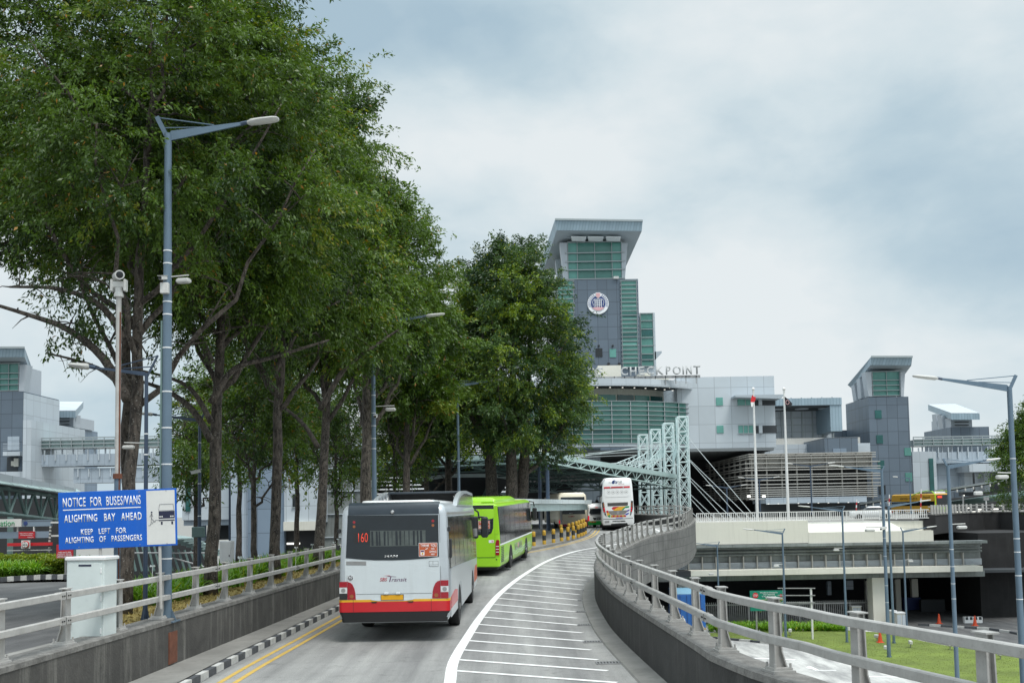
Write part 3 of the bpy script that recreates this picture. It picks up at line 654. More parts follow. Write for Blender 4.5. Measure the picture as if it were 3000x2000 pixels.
# ------------------------------------------------------------------ bollards on the island kerb
isl = MB(); ips = [(XL(t), t) for t in frange(55, yl + 1.5, 1.0)]
nose = [(XL(yl + 1.5) - 0.5, yl + 3.2), (XL(yl) - 1.6, yl + 4.2), (XL(yl) - 2.6, yl + 2.5)]
back = [(XL(t) - 3.0, t) for t in frange(yl - 1, 60, 2)] + [(XL(55) - 2.0, 55)]
ring = ips + nose + back
vs = [(x, y, zr(y) + .14) for x, y in ring]; n = len(vs)
isl.add(vs + [(x, y, zr(y) - .05) for x, y in ring], [(i, (i + 1) % n, n + (i + 1) % n, n + i) for i in range(n)])
bm_ = bmesh.new(); vv = [bm_.verts.new(v) for v in vs]; bm_.faces.new(vv); bmesh.ops.triangulate(bm_, faces=bm_.faces[:]); 
isl.add([tuple(v.co) for v in bm_.verts], [tuple(v.index for v in f.verts) for f in bm_.faces]) if not bm_.verts.index_update() else None; bm_.free()
recalc(isl.build('traffic_island', M['footpath'], kind='structure'))
def make_bollard():
    r = thing('bollard', '', 'bollard'); h = .86
    a = MB(); a.lathe([(.115, 0), (.115, .235), (.112, .24), (.112, .55), (.115, .555), (.115, .80), (.10, .84), (.06, .865), (.01, .87)], n=16); a.build('post', M['bollard_yellow'], r, smooth=40)
    b = MB(); b.lathe([(.1155, .24), (.1155, .55)], n=16); b.build('band', M['bollard_black'], r, smooth=40)
    return r
proto = make_bollard(); used = False
front = [(-112, 1555), (105, 1520), (298, 1490), (466, 1455), (598, 1435), (712, 1408), (812, 1378), (872, 1352), (925, 1335), (962, 1305)]
backs = [(445, 1245), (615, 1215), (693, 1205), (764, 1192), (822, 1180), (878, 1178), (920, 1176)]
pos = [GR(1580 + .1403 * a, 1380 + .1403 * b, .14) for a, b in front]
bpos = []
for k, (a, b) in enumerate(backs):
    y = 70 + k * 1.75; z = zr(y) + .14; d = ray(1580 + .1403 * a, 1500); bpos.append(Vector((d.x / d.y * y, y, z)))
for k, p in enumerate(pos + bpos):
    o = proto if not used else copy_tree(proto); used = True; o.location = p
    if k < 10: lab = f'black and yellow bollard, {ORD[k]} along the front kerb counting from the green bus'
    else: lab = f'dusty black and yellow bollard in the back row, {ORD[k - 10]} counting from the louvred wall'
    tag(o, lab, 'bollard', 'bollards on the traffic island')
    o.rotation_euler = (random.uniform(-.02, .02), random.uniform(-.02, .02), k)
# ------------------------------------------------------------------ street lamps
def lamp(label, base, ztop, az, arm=2.0, rb=.095, rt=.06, mat='lamp_blue', head=.75, bands=(), two=False, bend=0.12, strut=True, group=None, base_plate=True):
    r = thing('street_lamp', label, 'street lamp', base, 0, group); h = ztop - base[2]
    m = MB(); m.tube([(0, 0, 0), (0, 0, h * .5), (0, 0, h)], [rb, (rb + rt) / 2, rt], 12); m.build('pole', M[mat], r, smooth=40)
    if base_plate:
        m = MB(); m.bbox(-rb*2, rb*2, -rb*2, rb*2, 0, .03, .005)
        for a in range(4):
            Mx = Matrix.Rotation(R(90) * a, 4, 'Z'); m.prism([Mx @ Vector(p) for p in ((rb*.8, -.008, .03), (rb*1.9, -.008, .03), (rb*.8, -.008, .3))], Mx @ Vector((0, .016, 0)))
        m.build('base_plate', M[mat], r)
    for bz in bands:
        m = MB(); m.tube([(0, 0, bz - .012), (0, 0, bz + .012)], rb + (rt - rb) * bz / h + .006, 12); m.build('band', M['steel_lid'], r)
    for s in ((1, -1) if two else (1,)):
        Rz = Matrix.Translation((0, 0, h)) @ Matrix.Rotation(R(az) + (math.pi if s < 0 else 0), 4, 'Z')
        T = lambda x, z, y=0: Rz @ Vector((x, y, z))
        m = MB()
        k_ = min(1.2, rb / .1); m.prism([T(-rt, -.10 * k_, -.02), T(rt, -.13 * k_, -.02), T(arm, arm * bend - .03 * k_, -.02), T(arm, arm * bend + .03 * k_, -.02), T(rt, .05 * k_, -.02)], Rz.to_3x3() @ Vector((0, .04, 0)))
        m.build('arm', M[mat], r)
        if strut and not two:
            m = MB(); m.beam(T(0, -.1), T(-.22, .34), .05 * k_, .08 * k_); m.build('strut', M[mat], r)
            m = MB(); m.tube([T(-.22, .33), T(arm * .62, arm * .62 * bend + .05)], .013, 6); m.tube([T(-.12, .12), T(arm * .45, arm * .45 * bend + .04)], .012, 6); m.build('tie_rod', M[mat], r)
        m = MB(); m.tube([T(arm - .02, arm * bend), T(arm + .12, arm * bend + .03)], [.045, .04], 8); m.build('knuckle', M['lamp_dark'], r)
        # lantern: flattened tapering body
        x0 = arm + .1; z0 = arm * bend + .02; sec = [(0, .04, .03), (.12, .09, .065), (.4, .125, .06), (.8, .13, .05), (.95, .11, .035), (1.0, .06, .02)]
        vs = []; fs = []; n = 10
        for (t, wy, wz) in sec:
            for k in range(n):
                a = 2 * math.pi * k / n; vs.append(T(x0 + t * head, z0 + t * head * bend * .9 + math.sin(a) * wz, math.cos(a) * wy))
        for i in range(len(sec) - 1):
            for k in range(n): j = (k + 1) % n; fs.append((i*n+k, i*n+j, (i+1)*n+j, (i+1)*n+k))
        fs += [tuple(range(n)), tuple((len(sec)-1)*n + k for k in range(n))]
        m = MB(); m.add(vs, fs); recalc(m.build('lamp_head', M['lamp_head'], r, smooth=50))
    return r
def cctv(r, x, y, z, az, s=1.0, name='security_camera'):     # bullet camera as a part of a pole
    Mx = Matrix.Translation((x, y, z)) @ Matrix.Rotation(R(az), 4, 'Z') @ Matrix.Rotation(R(12), 4, 'Y') @ Matrix.Scale(s, 4)
    m = MB(); m.bbox(-.2, .2, -.07, .07, -.065, .065, .02, Mx); m.bbox(-.26, .24, -.085, .085, .065, .08, .004, Mx); o = m.build(name, M['cctv_white'], r)
    m = MB(); m.lathe([(.055, 0), (.055, .03)], n=12); m.v = [tuple(Mx @ Vector((.2 + v[2], v[0], v[1]))) for v in m.v]; m.build('lens', M['dark_glass'], o)
def flood(r, z, az, ln=.55, s=1.0):                            # floodlight on a short bracket
    Mx = Matrix.Translation((0, 0, z)) @ Matrix.Rotation(R(az), 4, 'Z')
    m = MB(); m.tube([Mx @ Vector((0, 0, 0)), Mx @ Vector((ln + .25 * s, 0, .02))], .022 * s, 8)
    m.bbox(ln - .14 * s, ln + .30 * s, -.12 * s, .12 * s, -.22 * s, -.07 * s, .04 * s, Mx); m.build('floodlight', M['lamp_head'], r)
def at_(px, py, Y): p = P(px, py, Y); return p
# big lamp behind the sign
yA = 19.1; pA = P(476, 1785, yA); tA = P(500, 392, yA)
A = lamp('tall blue-grey street lamp standing right behind the blue notice sign', (P(490, 1000, yA).x, yA, .92), tA.z, 0, 1.45, .105, .07, head=.62, bands=(1.2, 2.3, 3.0, 3.7, 4.4, 5.25, 5.9, 6.15, 6.9, 7.15))
z_ = P(480, 815, yA).z - .92
cctv(A, -.03, -.16, z_ - .03, -100, .55); flood(A, z_ + .02, -8, .28, .62)
m = MB(); m.bbox(-.09, .07, -.17, -.08, z_ - .33, z_ - .12, .01); m.build('junction_box', M['cctv_white'], A)
m = MB(); m.beam((-.118, -.02, .4), (-.098, -.02, P(480, 940, yA).z - .92), .035, .04, (0, 1, 0)); m.build('cable_duct', M['mint_dark'], A)
# distant lamps on the left
def lampP(label, px, pyt, Y, base_z, az, **kw):
    t = P(px, pyt, Y); return lamp(label, (t.x, Y, base_z), t.z, az, **kw)
b = lampP('thin dark street lamp left of the tall lamp, its arm reaching left behind the tree', 429, 1092, 19.2, .92, 180, arm=1.0, rb=.046, rt=.034, mat='lamp_dark', head=.4, bands=(2.0, 3.2, 3.6))
flood(b, 3.42, 180, .3, .5)
c_ = lampP('slender street lamp with a small camera, left of the second tree trunk', 585, 1228, 34, zl(34), 180, arm=1.5, rb=.07, rt=.05, mat='lamp_dark', head=.5, bands=(2.5, 3.6, 5.0))
cctv(c_, -.1, -.1, P(585, 1382, 34).z - zl(34), 190, .8)
m = MB(); m.bbox(-.22, .22, -.16, -.08, P(585, 1573, 34).z - zl(34), P(585, 1542, 34).z - zl(34), .02); m.build('lane_signal_box', M['mint_dark'], c_)
lampP('small far street lamp between the second and third tree trunks', 673, 1405, 62, zl(62), 180, arm=1.8, mat='lamp_dark', head=.6, rb=.08)
e_ = lampP('blue-grey street lamp behind the white bus, beside a pale tree trunk', 1092, 945, 39, 0.2, 4, arm=2.0, head=.75, rb=.105, rt=.075, bands=(5.2, 5.6, 6.1, 6.6, 7.3))
cctv(e_, .1, -.15, P(1092, 1235, 39).z, -90, .8); flood(e_, P(1092, 1205, 39).z, 0, .6, .9)
lampP('blue-grey street lamp above the green bus roof, in front of the leafy tree', 1340, 1128, 62, 0.5, 6, arm=2.0, head=.8, rb=.1, rt=.075, bands=(5.5,))
# right side lamps, standing on the lower ground
r1 = lampP('nearest right street lamp at the picture edge, its arm reaching far left', 2957, 1132, 30, GZ, 180, arm=2.05, rb=.11, rt=.075, bands=(8.2, 8.9, 9.6, 10.0, 12.4), head=.75, bend=.13); flood(r1, P(2957, 1385, 30).z - GZ, 185, .3, .8)
r2 = lampP('blue street lamp with its arm reaching right, in front of the dark viaduct', 2777, 1364, 47, GZ, 5, arm=1.8, rb=.11, rt=.08, bands=(6.6, 7.3, 8.1, 8.9), head=.7); flood(r2, P(2790, 1535, 47).z - GZ, 0, .45, 1.0)
r3 = lampP('tall street lamp with a camera, planted in the middle of the lawn', 2583, 1378, 72, GZ, 180, arm=2.6, rb=.14, rt=.09, bands=(4, 5.2, 7.3, 8.6, 9.4), head=1.1); flood(r3, P(2585, 1543, 72).z - GZ, 180, .9, 1.5); cctv(r3, -.1, -.2, P(2585, 1547, 72).z - GZ, 200, 1.2)
r4 = lampP('street lamp rising from the lawn edge just right of the tall camera lamp', 2603, 1482, 79, GZ, 10, arm=2.6, rb=.11, rt=.08, head=1.0)
r5 = lampP('street lamp left of the camera lamp, its arm reaching left above the white wall', 2467, 1494, 80, GZ, 176, arm=2.4, rb=.1, rt=.07, head=.95)
r6 = lampP('street lamp beside the green direction sign, its arm reaching left', 2292, 1560, 82, GZ, 178, arm=2.2, rb=.11, rt=.07, head=.9)
r7 = lampP('short street lamp near the tunnel mouth with its arm reaching right', 2645, 1555, 90, GZ, 8, arm=2.2, rb=.1, rt=.07, head=1.0)
r8 = lampP('short street lamp below the ramp parapet, in front of the stained bridge', 2101, 1597, 88, GZ, 177, arm=1.9, rb=.09, rt=.06, head=.8)
for o, py, s in ((r5, 1608, -1), (r6, 1652, -1), (r7, 1645, 1), (r8, 1672, -1)): flood(o, P(2300, py, o.location.y).z - GZ, 0 if s > 0 else 180, .5, 1.0)
lampP('double-armed street lamp on the upper deck in front of the louvred building', 2374, 1364, 118, 1.7, 2, arm=2.0, rb=.1, rt=.07, mat='lamp_dark', head=.9, two=True)
lampP('double-armed street lamp behind the two flagpoles on the upper deck', 2224, 1404, 118, 1.7, 2, arm=1.6, rb=.1, rt=.07, mat='lamp_dark', head=.8, two=True)
lampP('double-armed street lamp in the dark portal behind the cable stays', 2129, 1427, 118, 1.7, 2, arm=1.6, rb=.1, rt=.07, mat='lamp_dark', head=.8, two=True)
lampP('thin street lamp rising above the deck fence beside the yellow bus', 2665, 1400, 100, 1.75, 150, arm=1.0, rb=.07, rt=.06, head=.5, strut=False)
# ------------------------------------------------------------------ blue notice sign
yS = 18.35; tl, tr_, bl, br = P(169, 1443, yS), P(518, 1429, yS + .15), P(172, 1609, yS), P(521, 1597, yS + .15)
x0, x1 = (tl.x + bl.x) / 2, (tr_.x + br.x) / 2; z0, z1 = (bl.z + br.z) / 2, (tl.z + tr_.z) / 2; W_, H_ = x1 - x0, z1 - z0
S = thing('notice_sign', 'large blue notice sign about alighting with a white bus pictogram', 'sign', ((x0 + x1) / 2 + .04, yS, z0), R(2.5))
S.rotation_euler = (0, -math.atan2(P(518, 1429, yS).z - tl.z, W_), R(2.5))
m = MB(); m.bbox(-W_/2, W_/2, -.012, .012, 0, H_, .004); m.build('panel', M['sign_blue'], S)
px_ = W_ / 350.0
wx0, wx1 = -W_/2 + 261*px_, W_/2 - 5*px_
m = MB(); m.box(wx0, wx1, -.015, -.011, 5*px_, H_ - 5*px_); wp = m.build('white_panel', M['sign_white'], S)
def stx(s, xa, xb, ya, yb, mat='lettering_white', **kw):      # text box given in sign pixels from the top left
    return text(s, (xb - xa) * px_, (yb - ya) * px_, M[mat], S, (-W_/2 + (xa + xb)/2*px_, -.0125, H_ - (ya + yb)/2*px_), depth=.003, **kw)
stx('NOTICE  FOR  BUSES/VANS', 14, 244, 17, 45, bold=.012, spacing=1.1)
stx('ALIGHTING   BAY   AHEAD', 17, 246, 68, 91, bold=.016, spacing=1.12)
stx('KEEP   LEFT   FOR', 66, 200, 112, 129, bold=.016, spacing=1.12)
stx('ALIGHTING   OF   PASSENGERS', 19, 246, 135, 153, bold=.016, spacing=1.12)
m = MB(); m.box(-W_/2 + 14*px_, -W_/2 + 244*px_, -.0155, -.0125, H_ - 54.5*px_, H_ - 51.5*px_); m.build('underline', M['lettering_white'], S)
def sp(x, y): return (-W_/2 + (x - 2)*px_, -.0155, H_ - (y - 9)*px_)
bus = MB()
for a, b in (((302, 56), (342, 56)), ((342, 56), (345, 75)), ((302, 56), (299, 75)), ((299, 75), (345, 75)), ((298, 103), (346, 103))): bus.beam(sp(*a), sp(*b), .003, 1.8*px_, (0, 1, 0))
bus.prism([sp(299, 77), sp(299, 99), sp(346, 99), sp(346, 77)], (0, -.003, 0)); bus.prism([sp(299, 103), sp(299, 106), sp(346, 106), sp(346, 103)], (0, -.003, 0))
for x in (305, 336): bus.prism([sp(x, 108), sp(x, 117), sp(x + 5, 117), sp(x + 5, 108)], (0, -.003, 0))
bus.build('bus_pictogram', M['sign_ink'], S)
m = MB()
for x in (303, 309, 335, 341): m.prism(list(reversed([(q[0] - W_/2 + (x - 2)*px_, -.0187, H_ - 84*px_ + q[2]) for q in circle(0, 0, 2.4*px_, 12)])), (0, -.001, 0))
m.build('headlamp_dot', M['sign_white'], S)
m = MB(); m.prism([(q[0] - W_/2 + 276*px_, -.0155, H_ - 70*px_ + q[2]) for q in circle(0, 0, 2.6*px_, 12)], (0, -.003, 0))
for a, b, wd in (((278, 83), (277, 97), 4.5), ((277, 96), (276, 109), 2.6), ((277, 96), (284, 105), 2.6), ((277, 84), (272, 93), 1.8), ((279, 84), (281, 93), 1.8), ((276, 109), (279, 110), 2), ((284, 104), (287, 106), 2)): m.beam(sp(*a), sp(*b), .003, wd*px_, (0, 1, 0))
st = [(268, 118), (274, 118), (274, 113), (281, 113), (281, 108), (289, 108), (289, 103), (298, 103)]
for a, b in zip(st, st[1:]): m.beam(sp(*a), sp(*b), .003, 1.5*px_, (0, 1, 0))
m.build('pedestrian_pictogram', M['sign_ink'], S)
m = MB()
for bx_ in (-W_/2 + 60*px_, W_/2 - 110*px_, W_/2 - 30*px_):
    for bz_ in (.04, H_ - .04): m.lathe([(.009, 0), (.009, .006)], n=8); m.v[-16:] = [(bx_ + v[0], -.0155 - v[2], bz_ + v[1]) for v in m.v[-16:]]
m.build('bolt', M['hub_metal'], S)
m = MB(); m.tube([(W_/2 - 54*px_, .03, -1.0 - .15), (W_/2 - 54*px_, .03, .6)], .028, 10); m.build('post', M['galvanised'], S); m = MB(); m.tube([(W_/2 - 230*px_, .03, -1.0), (W_/2 - 230*px_, .03, .6)], .028, 10); m.build('post', M['galvanised'], S)
# ------------------------------------------------------------------ white street cabinet behind the rail
yC = 16.4; q0, q1 = P(187, 1640, yC), P(299, 1640, yC); zt = P(240, 1634, yC).z
K = thing('street_cabinet', 'white metal street cabinet with a padlock behind the left guard rail', 'cabinet', ((q0.x + q1.x) / 2 + .03, yC, .86), R(-6)); wc = (q1.x - q0.x) / 2; hc = zt - .86
m = MB(); m.bbox(-wc, wc + .02, 0, .42, 0, hc - .04, .008); m.build('body', M['cabinet'], K)
m = MB(); m.bbox(-wc + .02, wc - .01, -.012, .002, .04, hc - .08, .004); d_ = m.build('door', M['cabinet'], K)
m = MB(); m.bbox(-wc + .05, -wc + .10, -.03, -.012, .30, .44, .004); m.build('handle', M['black_plastic'], d_)
m = MB(); m.bbox(-wc + .045, -wc + .105, -.05, -.02, .26, .33, .008); m.tube([(-wc+.055, -.035, .33), (-wc+.06, -.035, .37), (-wc+.09, -.035, .37), (-wc+.095, -.035, .33)], .006, 6); m.build('padlock', M['steel_lid'], K)
m = MB(); m.bbox(-wc - .02, wc + .05, -.03, .45, hc - .04, hc + .02, .012); m.build('lid', M['steel_lid'], K)
m = MB()
for hz_ in (.18, hc * .5, hc - .25): m.bbox(wc - .035, wc - .012, -.026, -.008, hz_, hz_ + .09, .004)
m.build('hinge', M['steel_lid'], d_)
m = MB(); m.box(-.10, .12, -.016, -.011, hc - .135, hc - .105); m.build('name_plate', M['sign_ink'], K)
# ------------------------------------------------------------------ pole with the big surveillance camera
yV = 18.9; pv = P(345, 1300, yV); zt = P(345, 870, yV).z
V = thing('camera_pole', 'rusty pale pole carrying a large white surveillance camera', 'camera pole', (pv.x, yV, .9))
m = MB(); m.tube([(0, 0, 0), (0, 0, P(345, 1400, yV).z - .9)], .06, 12); m.build('pole_base', M['lamp_blue'], V, smooth=40)
m = MB(); m.tube([(0, 0, P(345, 1400, yV).z - .9), (0, 0, zt - .9)], .05, 12); m.build('pole', M['galvanised'], V, smooth=40)
m = MB(); m.box(.035, .055, -.045, -.02, .4, zt - 1.2); m.build('conduit', M['rust'], V)
m = MB(); m.tube([(0, 0, P(345, 1397, yV).z - .93), (0, 0, P(345, 1390, yV).z - .88)], .085, 12); m.build('collar', M['rust'], V)
h = zt - .9
m = MB(); m.lathe([(.09, 0), (.09, .05), (.07, .09), (.07, .18)], (0, 0, h), 14); m.bbox(-.15, -.10, -.07, .07, h + .1, h + .34, .015); m.bbox(.10, .15, -.07, .07, h + .1, h + .34, .015); m.bbox(-.12, .12, -.06, .06, h + .17, h + .30, .02); m.build('pan_head', M['cctv_white'], V)
Mx = Matrix.Translation((-.01, -.02, h + .41)) @ Matrix.Rotation(R(-62), 4, 'Z') @ Matrix.Rotation(R(8), 4, 'Y')
m = MB(); m.lathe([(.075, -.26), (.085, -.24), (.085, .2), (.09, .26), (.07, .26)], n=16); m.v = [tuple(Mx @ Vector((v[2], v[0], v[1]))) for v in m.v]; hs = recalc(m.build('camera_housing', M['cctv_white'], V, smooth=40))
m = MB(); m.lathe([(.066, .262), (.05, .268), (.01, .27)], n=16); m.v = [tuple(Mx @ Vector((v[2], v[0], v[1]))) for v in m.v]; recalc(m.build('lens', M['dark_glass'], hs))
m = MB(); m.tube([(.05, .02, h + .2), (.12, .04, h + .02), (.2, .05, h - .05), (.22, .05, h - .2), (.12, .05, h - .28), (.03, .04, h - .1)], .012, 6); m.build('cable_loop', M['black_rubber'], V)

# ================================================================== vehicles
def wheel(parent, x, y, r=.48, w=.28, rim='hub_metal'):
    s = 1 if x > 0 else -1
    def cyl(prof): 
        m = MB(); m.lathe(prof, n=24); m.v = [(x - s * (w / 2) + s * v[2], y + v[0], r + v[1]) for v in m.v]; return m
    W = MB(); 
    o = recalc(cyl([(r * .62, 0), (r * .94, 0), (r, .04), (r, w - .05), (r * .95, w - .005), (r * .66, w)]).build('wheel', M['black_rubber'], parent, smooth=40))
    recalc(cyl([(r * .66, w - .12), (r * .6, w - .02), (r * .55, w - .03), (r * .38, w - .09), (r * .2, w - .08), (r * .18, w + .01), (.02, w + .015)]).build('rim', M[rim], o, smooth=40))
    return o
def plate(parent, name, pts, mat, y=-.004, th=.008, **kw):       # flat piece on the rear: pts (x, z[, y])
    m = MB(); m.prism([(p[0], (p[2] if len(p) > 2 else 0) + y + th, p[1]) for p in pts], (0, -th, 0)); o = recalc(m.build(name, M[mat], parent))
    return tag(o, **kw) if kw else o
def rect(x0, x1, z0, z1): return [(x0, z0), (x1, z0), (x1, z1), (x0, z1)]
def side_plate(parent, name, pts, mat, hwf, s=1, off=.004, th=.008, sub=1):     # pts (y, z) on the body side, hwf(z) half width
    m = MB(); q = [(s * (hwf(z) + off - th), y, z) for y, z in pts]; m.prism(q, (s * th, 0, 0)); return recalc(m.build(name, M[mat], parent))
def rtext(parent, body, x0, x1, z0, z1, mat, y=-.006, **kw):
    return text(body, x1 - x0, z1 - z0, M[mat], parent, ((x0 + x1) / 2, y, (z0 + z1) / 2), depth=.002, **kw)
def stickerTY(B, x0, x1, z0, z1, y):
    w_, h_ = x1 - x0, z1 - z0
    s = plate(B, 'sticker', rect(x0, x1, z0, z1), 'lettering_white', y=y - .002, th=.004)
    plate(s, 'sticker_field', rect(x0 + .02 * w_, x1 - .02 * w_, z0 + .03 * h_, z1 - .03 * h_), 'sticker_orange', y=y - .005, th=.004)
    yy = y - .0055
    rtext(s, 'THANK  YOU', x0 + .09 * w_, x1 - .07 * w_, z1 - .32 * h_, z1 - .10 * h_, 'lettering_white', yy, bold=.012)
    for i, t_ in enumerate(('FOR', 'GIVING', 'WAY')):
        rtext(s, t_, x0 + (.66, .57, .65)[i] * w_, x1 - (.15, .07, .14)[i] * w_, z1 - (.52 + .2 * i) * h_, z1 - (.38 + .2 * i) * h_, 'lettering_white', yy, bold=.012)
    plate(s, 'printed_bus', [(x0 + .09*w_, z0 + .1*h_), (x0 + .30*w_, z0 + .1*h_), (x0 + .30*w_, z0 + .48*h_), (x0 + .09*w_, z0 + .48*h_)], 'lettering_white', y=yy, th=.003)
    plate(s, 'printed_bus_band', rect(x0 + .11*w_, x0 + .28*w_, z0 + .34*h_, z0 + .45*h_), 'logo_purple', y=yy - .003, th=.002)
    plate(s, 'printed_face', [(x0 + .2*w_ + .055*w_*math.cos(k*.628), z0 + .22*h_ + .075*h_*math.sin(k*.628)) for k in range(10)], 'plate_yellow', y=yy - .003, th=.002)
    plate(s, 'printed_hand', [(x0 + .35*w_, z0 + .5*h_), (x0 + .46*w_, z0 + .56*h_), (x0 + .5*w_, z0 + .62*h_), (x0 + .46*w_, z0 + .62*h_), (x0 + .35*w_, z0 + .54*h_)], 'lettering_white', y=yy, th=.003)
# ------------------------------------------------------------------ white single-deck bus in front
rp_ = P(1155, 1800, 22.6)
B = thing('bus', 'white and silver city bus with red bumper and route 160 sign, nearest on the ramp', 'bus', (rp_.x, 22.6, zr(24)), R(-.9), 'buses on the ramp')
LV = [(.44, 1.17, .10, 11.85, .10), (.56, 1.235, .01, 11.98, .10), (.72, 1.25, 0, 12, .10), (1.3, 1.25, 0, 12, .10), (1.86, 1.227, 0, 12, .10), (2.87, 1.185, .045, 11.95, .12), (2.99, 1.165, .06, 11.93, .14), (3.07, 1.12, .11, 11.88, .18), (3.12, 1.02, .2, 11.8, .22), (3.135, .9, .32, 11.7, .25)]
m = MB(); m.loft(LV); m.build('body', M['bus_silver'], B, smooth=40)
def hw1(z): return np.interp(z, [a[0] for a in LV], [a[1] for a in LV])
def rb(cx, cy): return ((cx - 687 - (1440 - cy) * .0216) / 505, (1729 - cy) / 505)
def yr1(z): return max(0.0, (z - 1.86) / 1.01 * .045)
def rp3(lst): return [(x, z, yr1(z)) for x, z in (rb(*p) for p in lst)]
plate(B, 'engine_cover', rp3([(142, 775), (1222, 775), (1220, 1265), (224, 1247), (140, 1040)]), 'bus_white', y=-.006, th=.012)
plate(B, 'rear_window', rp3([(187, 283), (1224, 292), (1219, 768), (1090, 784), (880, 796), (687, 800), (480, 796), (300, 783), (155, 766)]), 'bus_rear_glass', y=-.012, th=.012)
m = MB(); m.prism([(-1.03, .034, 2.868), (-1.03, .044, 2.99), (-1.03, .095, 3.085), (-1.03, .19, 3.135), (-1.03, .34, 3.15), (-1.03, .34, 3.1), (-1.03, .12, 3.0), (-1.03, .07, 2.868)], (2.06, 0, 0)); recalc(m.build('rear_cap', M['bus_cap'], B, smooth=30))
m = MB(); m.lathe([(.045, -.02), (.045, .03), (.03, .05), (.005, .055)], n=14); m.v = [(v[0] + rb(701, 258)[0], .03 - v[2], v[1] + rb(701, 252)[1]) for v in m.v]; recalc(m.build('rear_camera', M['badge_chrome'], B, smooth=40))
# bumper bands
for nm, z0, z1, mt, o_ in (('skirt', .46, .69, 'black_rubber', .004), ('bumper', .69, .915, 'bus_red', .009), ('bumper_stripe', .915, .967, 'bus_yellow', .008)):
    m = MB(); m.loft([(z0, hw1(z0) + o_, -o_, .40, .10), (z1, hw1(z1) + o_, -o_, .40, .10)]); m.build(nm, M[mt], B, smooth=40)
for cx in (224, 1114): x = rb(cx, 1330)[0]; plate(B, 'panel_gap', rect(x - .003, x + .003, .69, .967), 'black_rubber', y=-.012, th=.008)
plate(B, 'panel_gap', rect(-.855, .855, 1.088, 1.094), 'black_rubber', y=-.0095, th=.006)
for s in (1, -1): plate(B, 'panel_gap', [(s * 1.056, 1.38, 0), (s * 1.062, 1.38, 0), (s * 1.045, 2.86, .045), (s * 1.039, 2.86, .045)], 'black_rubber', y=-.0095, th=.006)
x0, z0 = rb(425, 1285); x1, z1 = rb(920, 1262)
plate(B, 'tailgate_lip', [(x0 + .02, .955), (x0 + .16, .935), (x1 - .16, .935), (x1 - .02, .955), (x1 - .0, .975), (x0, .975)], 'bus_white', y=-.016, th=.012)
for cx in (462, 878): x, z = rb(cx, 1270); plate(B, 'grip_slot', [(x - .07, z + .01), (x + .07, z + .012), (x + .05, z - .018), (x - .04, z - .018)], 'black_rubber', y=-.02, th=.006)
for s in (1, -1):
    c = lambda pts: [(s * x, z) for x, z in pts]
    T_ = plate(B, 'tail_lamp', c([(1.052, .975), (.862, .975), (.872, 1.12), (.895, 1.22), (.935, 1.31), (.985, 1.355), (1.052, 1.375)]), 'lens_red', y=-.016, th=.014)
    plate(B, 'tail_lamp', c(rect(1.057, 1.232, 1.25, 1.375)), 'lens_red', y=-.016, th=.014)
    plate(B, 'reversing_lamp', c(rect(1.057, 1.232, 1.115, 1.245)), 'lens_white', y=-.016, th=.014)
    plate(B, 'tail_lamp', c(rect(1.057, 1.232, .975, 1.11)), 'lens_red' if s > 0 else 'black_plastic', y=-.016, th=.014)
    plate(T_, 'fog_lamp', [(s * .955 + .045 * math.cos(k * .524), 1.045 + .045 * math.sin(k * .524)) for k in range(12)], 'lens_amber', y=-.02, th=.006)
    plate(B, 'lens_ring', [(s * 1.145 + .05 * math.cos(k * .524), 1.18 + .05 * math.sin(k * .524)) for k in range(12)], 'hub_metal', y=-.019, th=.004)
    for cz, mt in ((2.71, 'lens_red'), (2.61, 'lens_amber')):
        plate(B, 'marker_lamp', [(s * .895 + .032 * math.cos(k * .524), cz + .032 * math.sin(k * .524), yr1(cz)) for k in range(12)], mt, y=-.018, th=.006)
x0, z0 = rb(540, 1252); x1, z1 = rb(803, 1188)
npl = plate(B, 'number_plate', rect(x0, x1, z0, z1), 'black_plastic', y=-.018, th=.012); plate(npl, 'plate_face', rect(x0 + .01, x1 - .01, z0 + .01, z1 - .01), 'plate_yellow', y=-.022, th=.006)
for cx in (605, 740): x, z = rb(cx, 1172); m = MB(); m.bbox(x - .055, x + .055, -.045, -.005, z - .03, z + .02, .012); m.build('plate_lamp', M['bus_white'], B, smooth=40)
plate(B, 'fleet_badge', rp3([(158, 803), (385, 808), (385, 852), (155, 845)]), 'hub_metal', y=-.010, th=.006)
a = rb(202, 992); plate(B, 'speed_disc', [(a[0] + .066 * math.cos(k * .2618), a[1] + .066 * math.sin(k * .2618)) for k in range(24)], 'lettering_white', y=-.010, th=.006); plate(B, 'speed_disc', [(a[0] + .058 * math.cos(k * .2618), a[1] + .058 * math.sin(k * .2618)) for k in range(24)], 'black_plastic', y=-.013, th=.006)
rtext(B, '60', a[0] - .042, a[0] + .042, a[1] - .018, a[1] + .042, 'lettering_white', -.0135, bold=.02); rtext(B, 'km/h', a[0] - .03, a[0] + .03, a[1] - .048, a[1] - .026, 'lettering_white', -.0135, bold=.01)
q = lambda x_, y_: rb(x_, y_)
rtext(B, 'SBS', *(q(525, 0)[0] + .065, q(612, 0)[0] + .06), q(0, 1036)[1], q(0, 996)[1], 'logo_red', -.0075, shear=.25, bold=.012)
x0 = q(642, 1015)[0]; x1 = q(845, 1015)[0]
rtext(B, 'ransit', x0 + .055, x1, q(0, 1040)[1], q(0, 1000)[1], 'logo_purple', -.0075, shear=.2)
zc = q(0, 985)[1]
plate(B, 'logo_stroke', [(x0, q(0, 1043)[1]), (x0 + .022, q(0, 1043)[1]), (x0 + .052, zc), (x0 + .03, zc)], 'logo_purple', y=-.0095, th=.005)
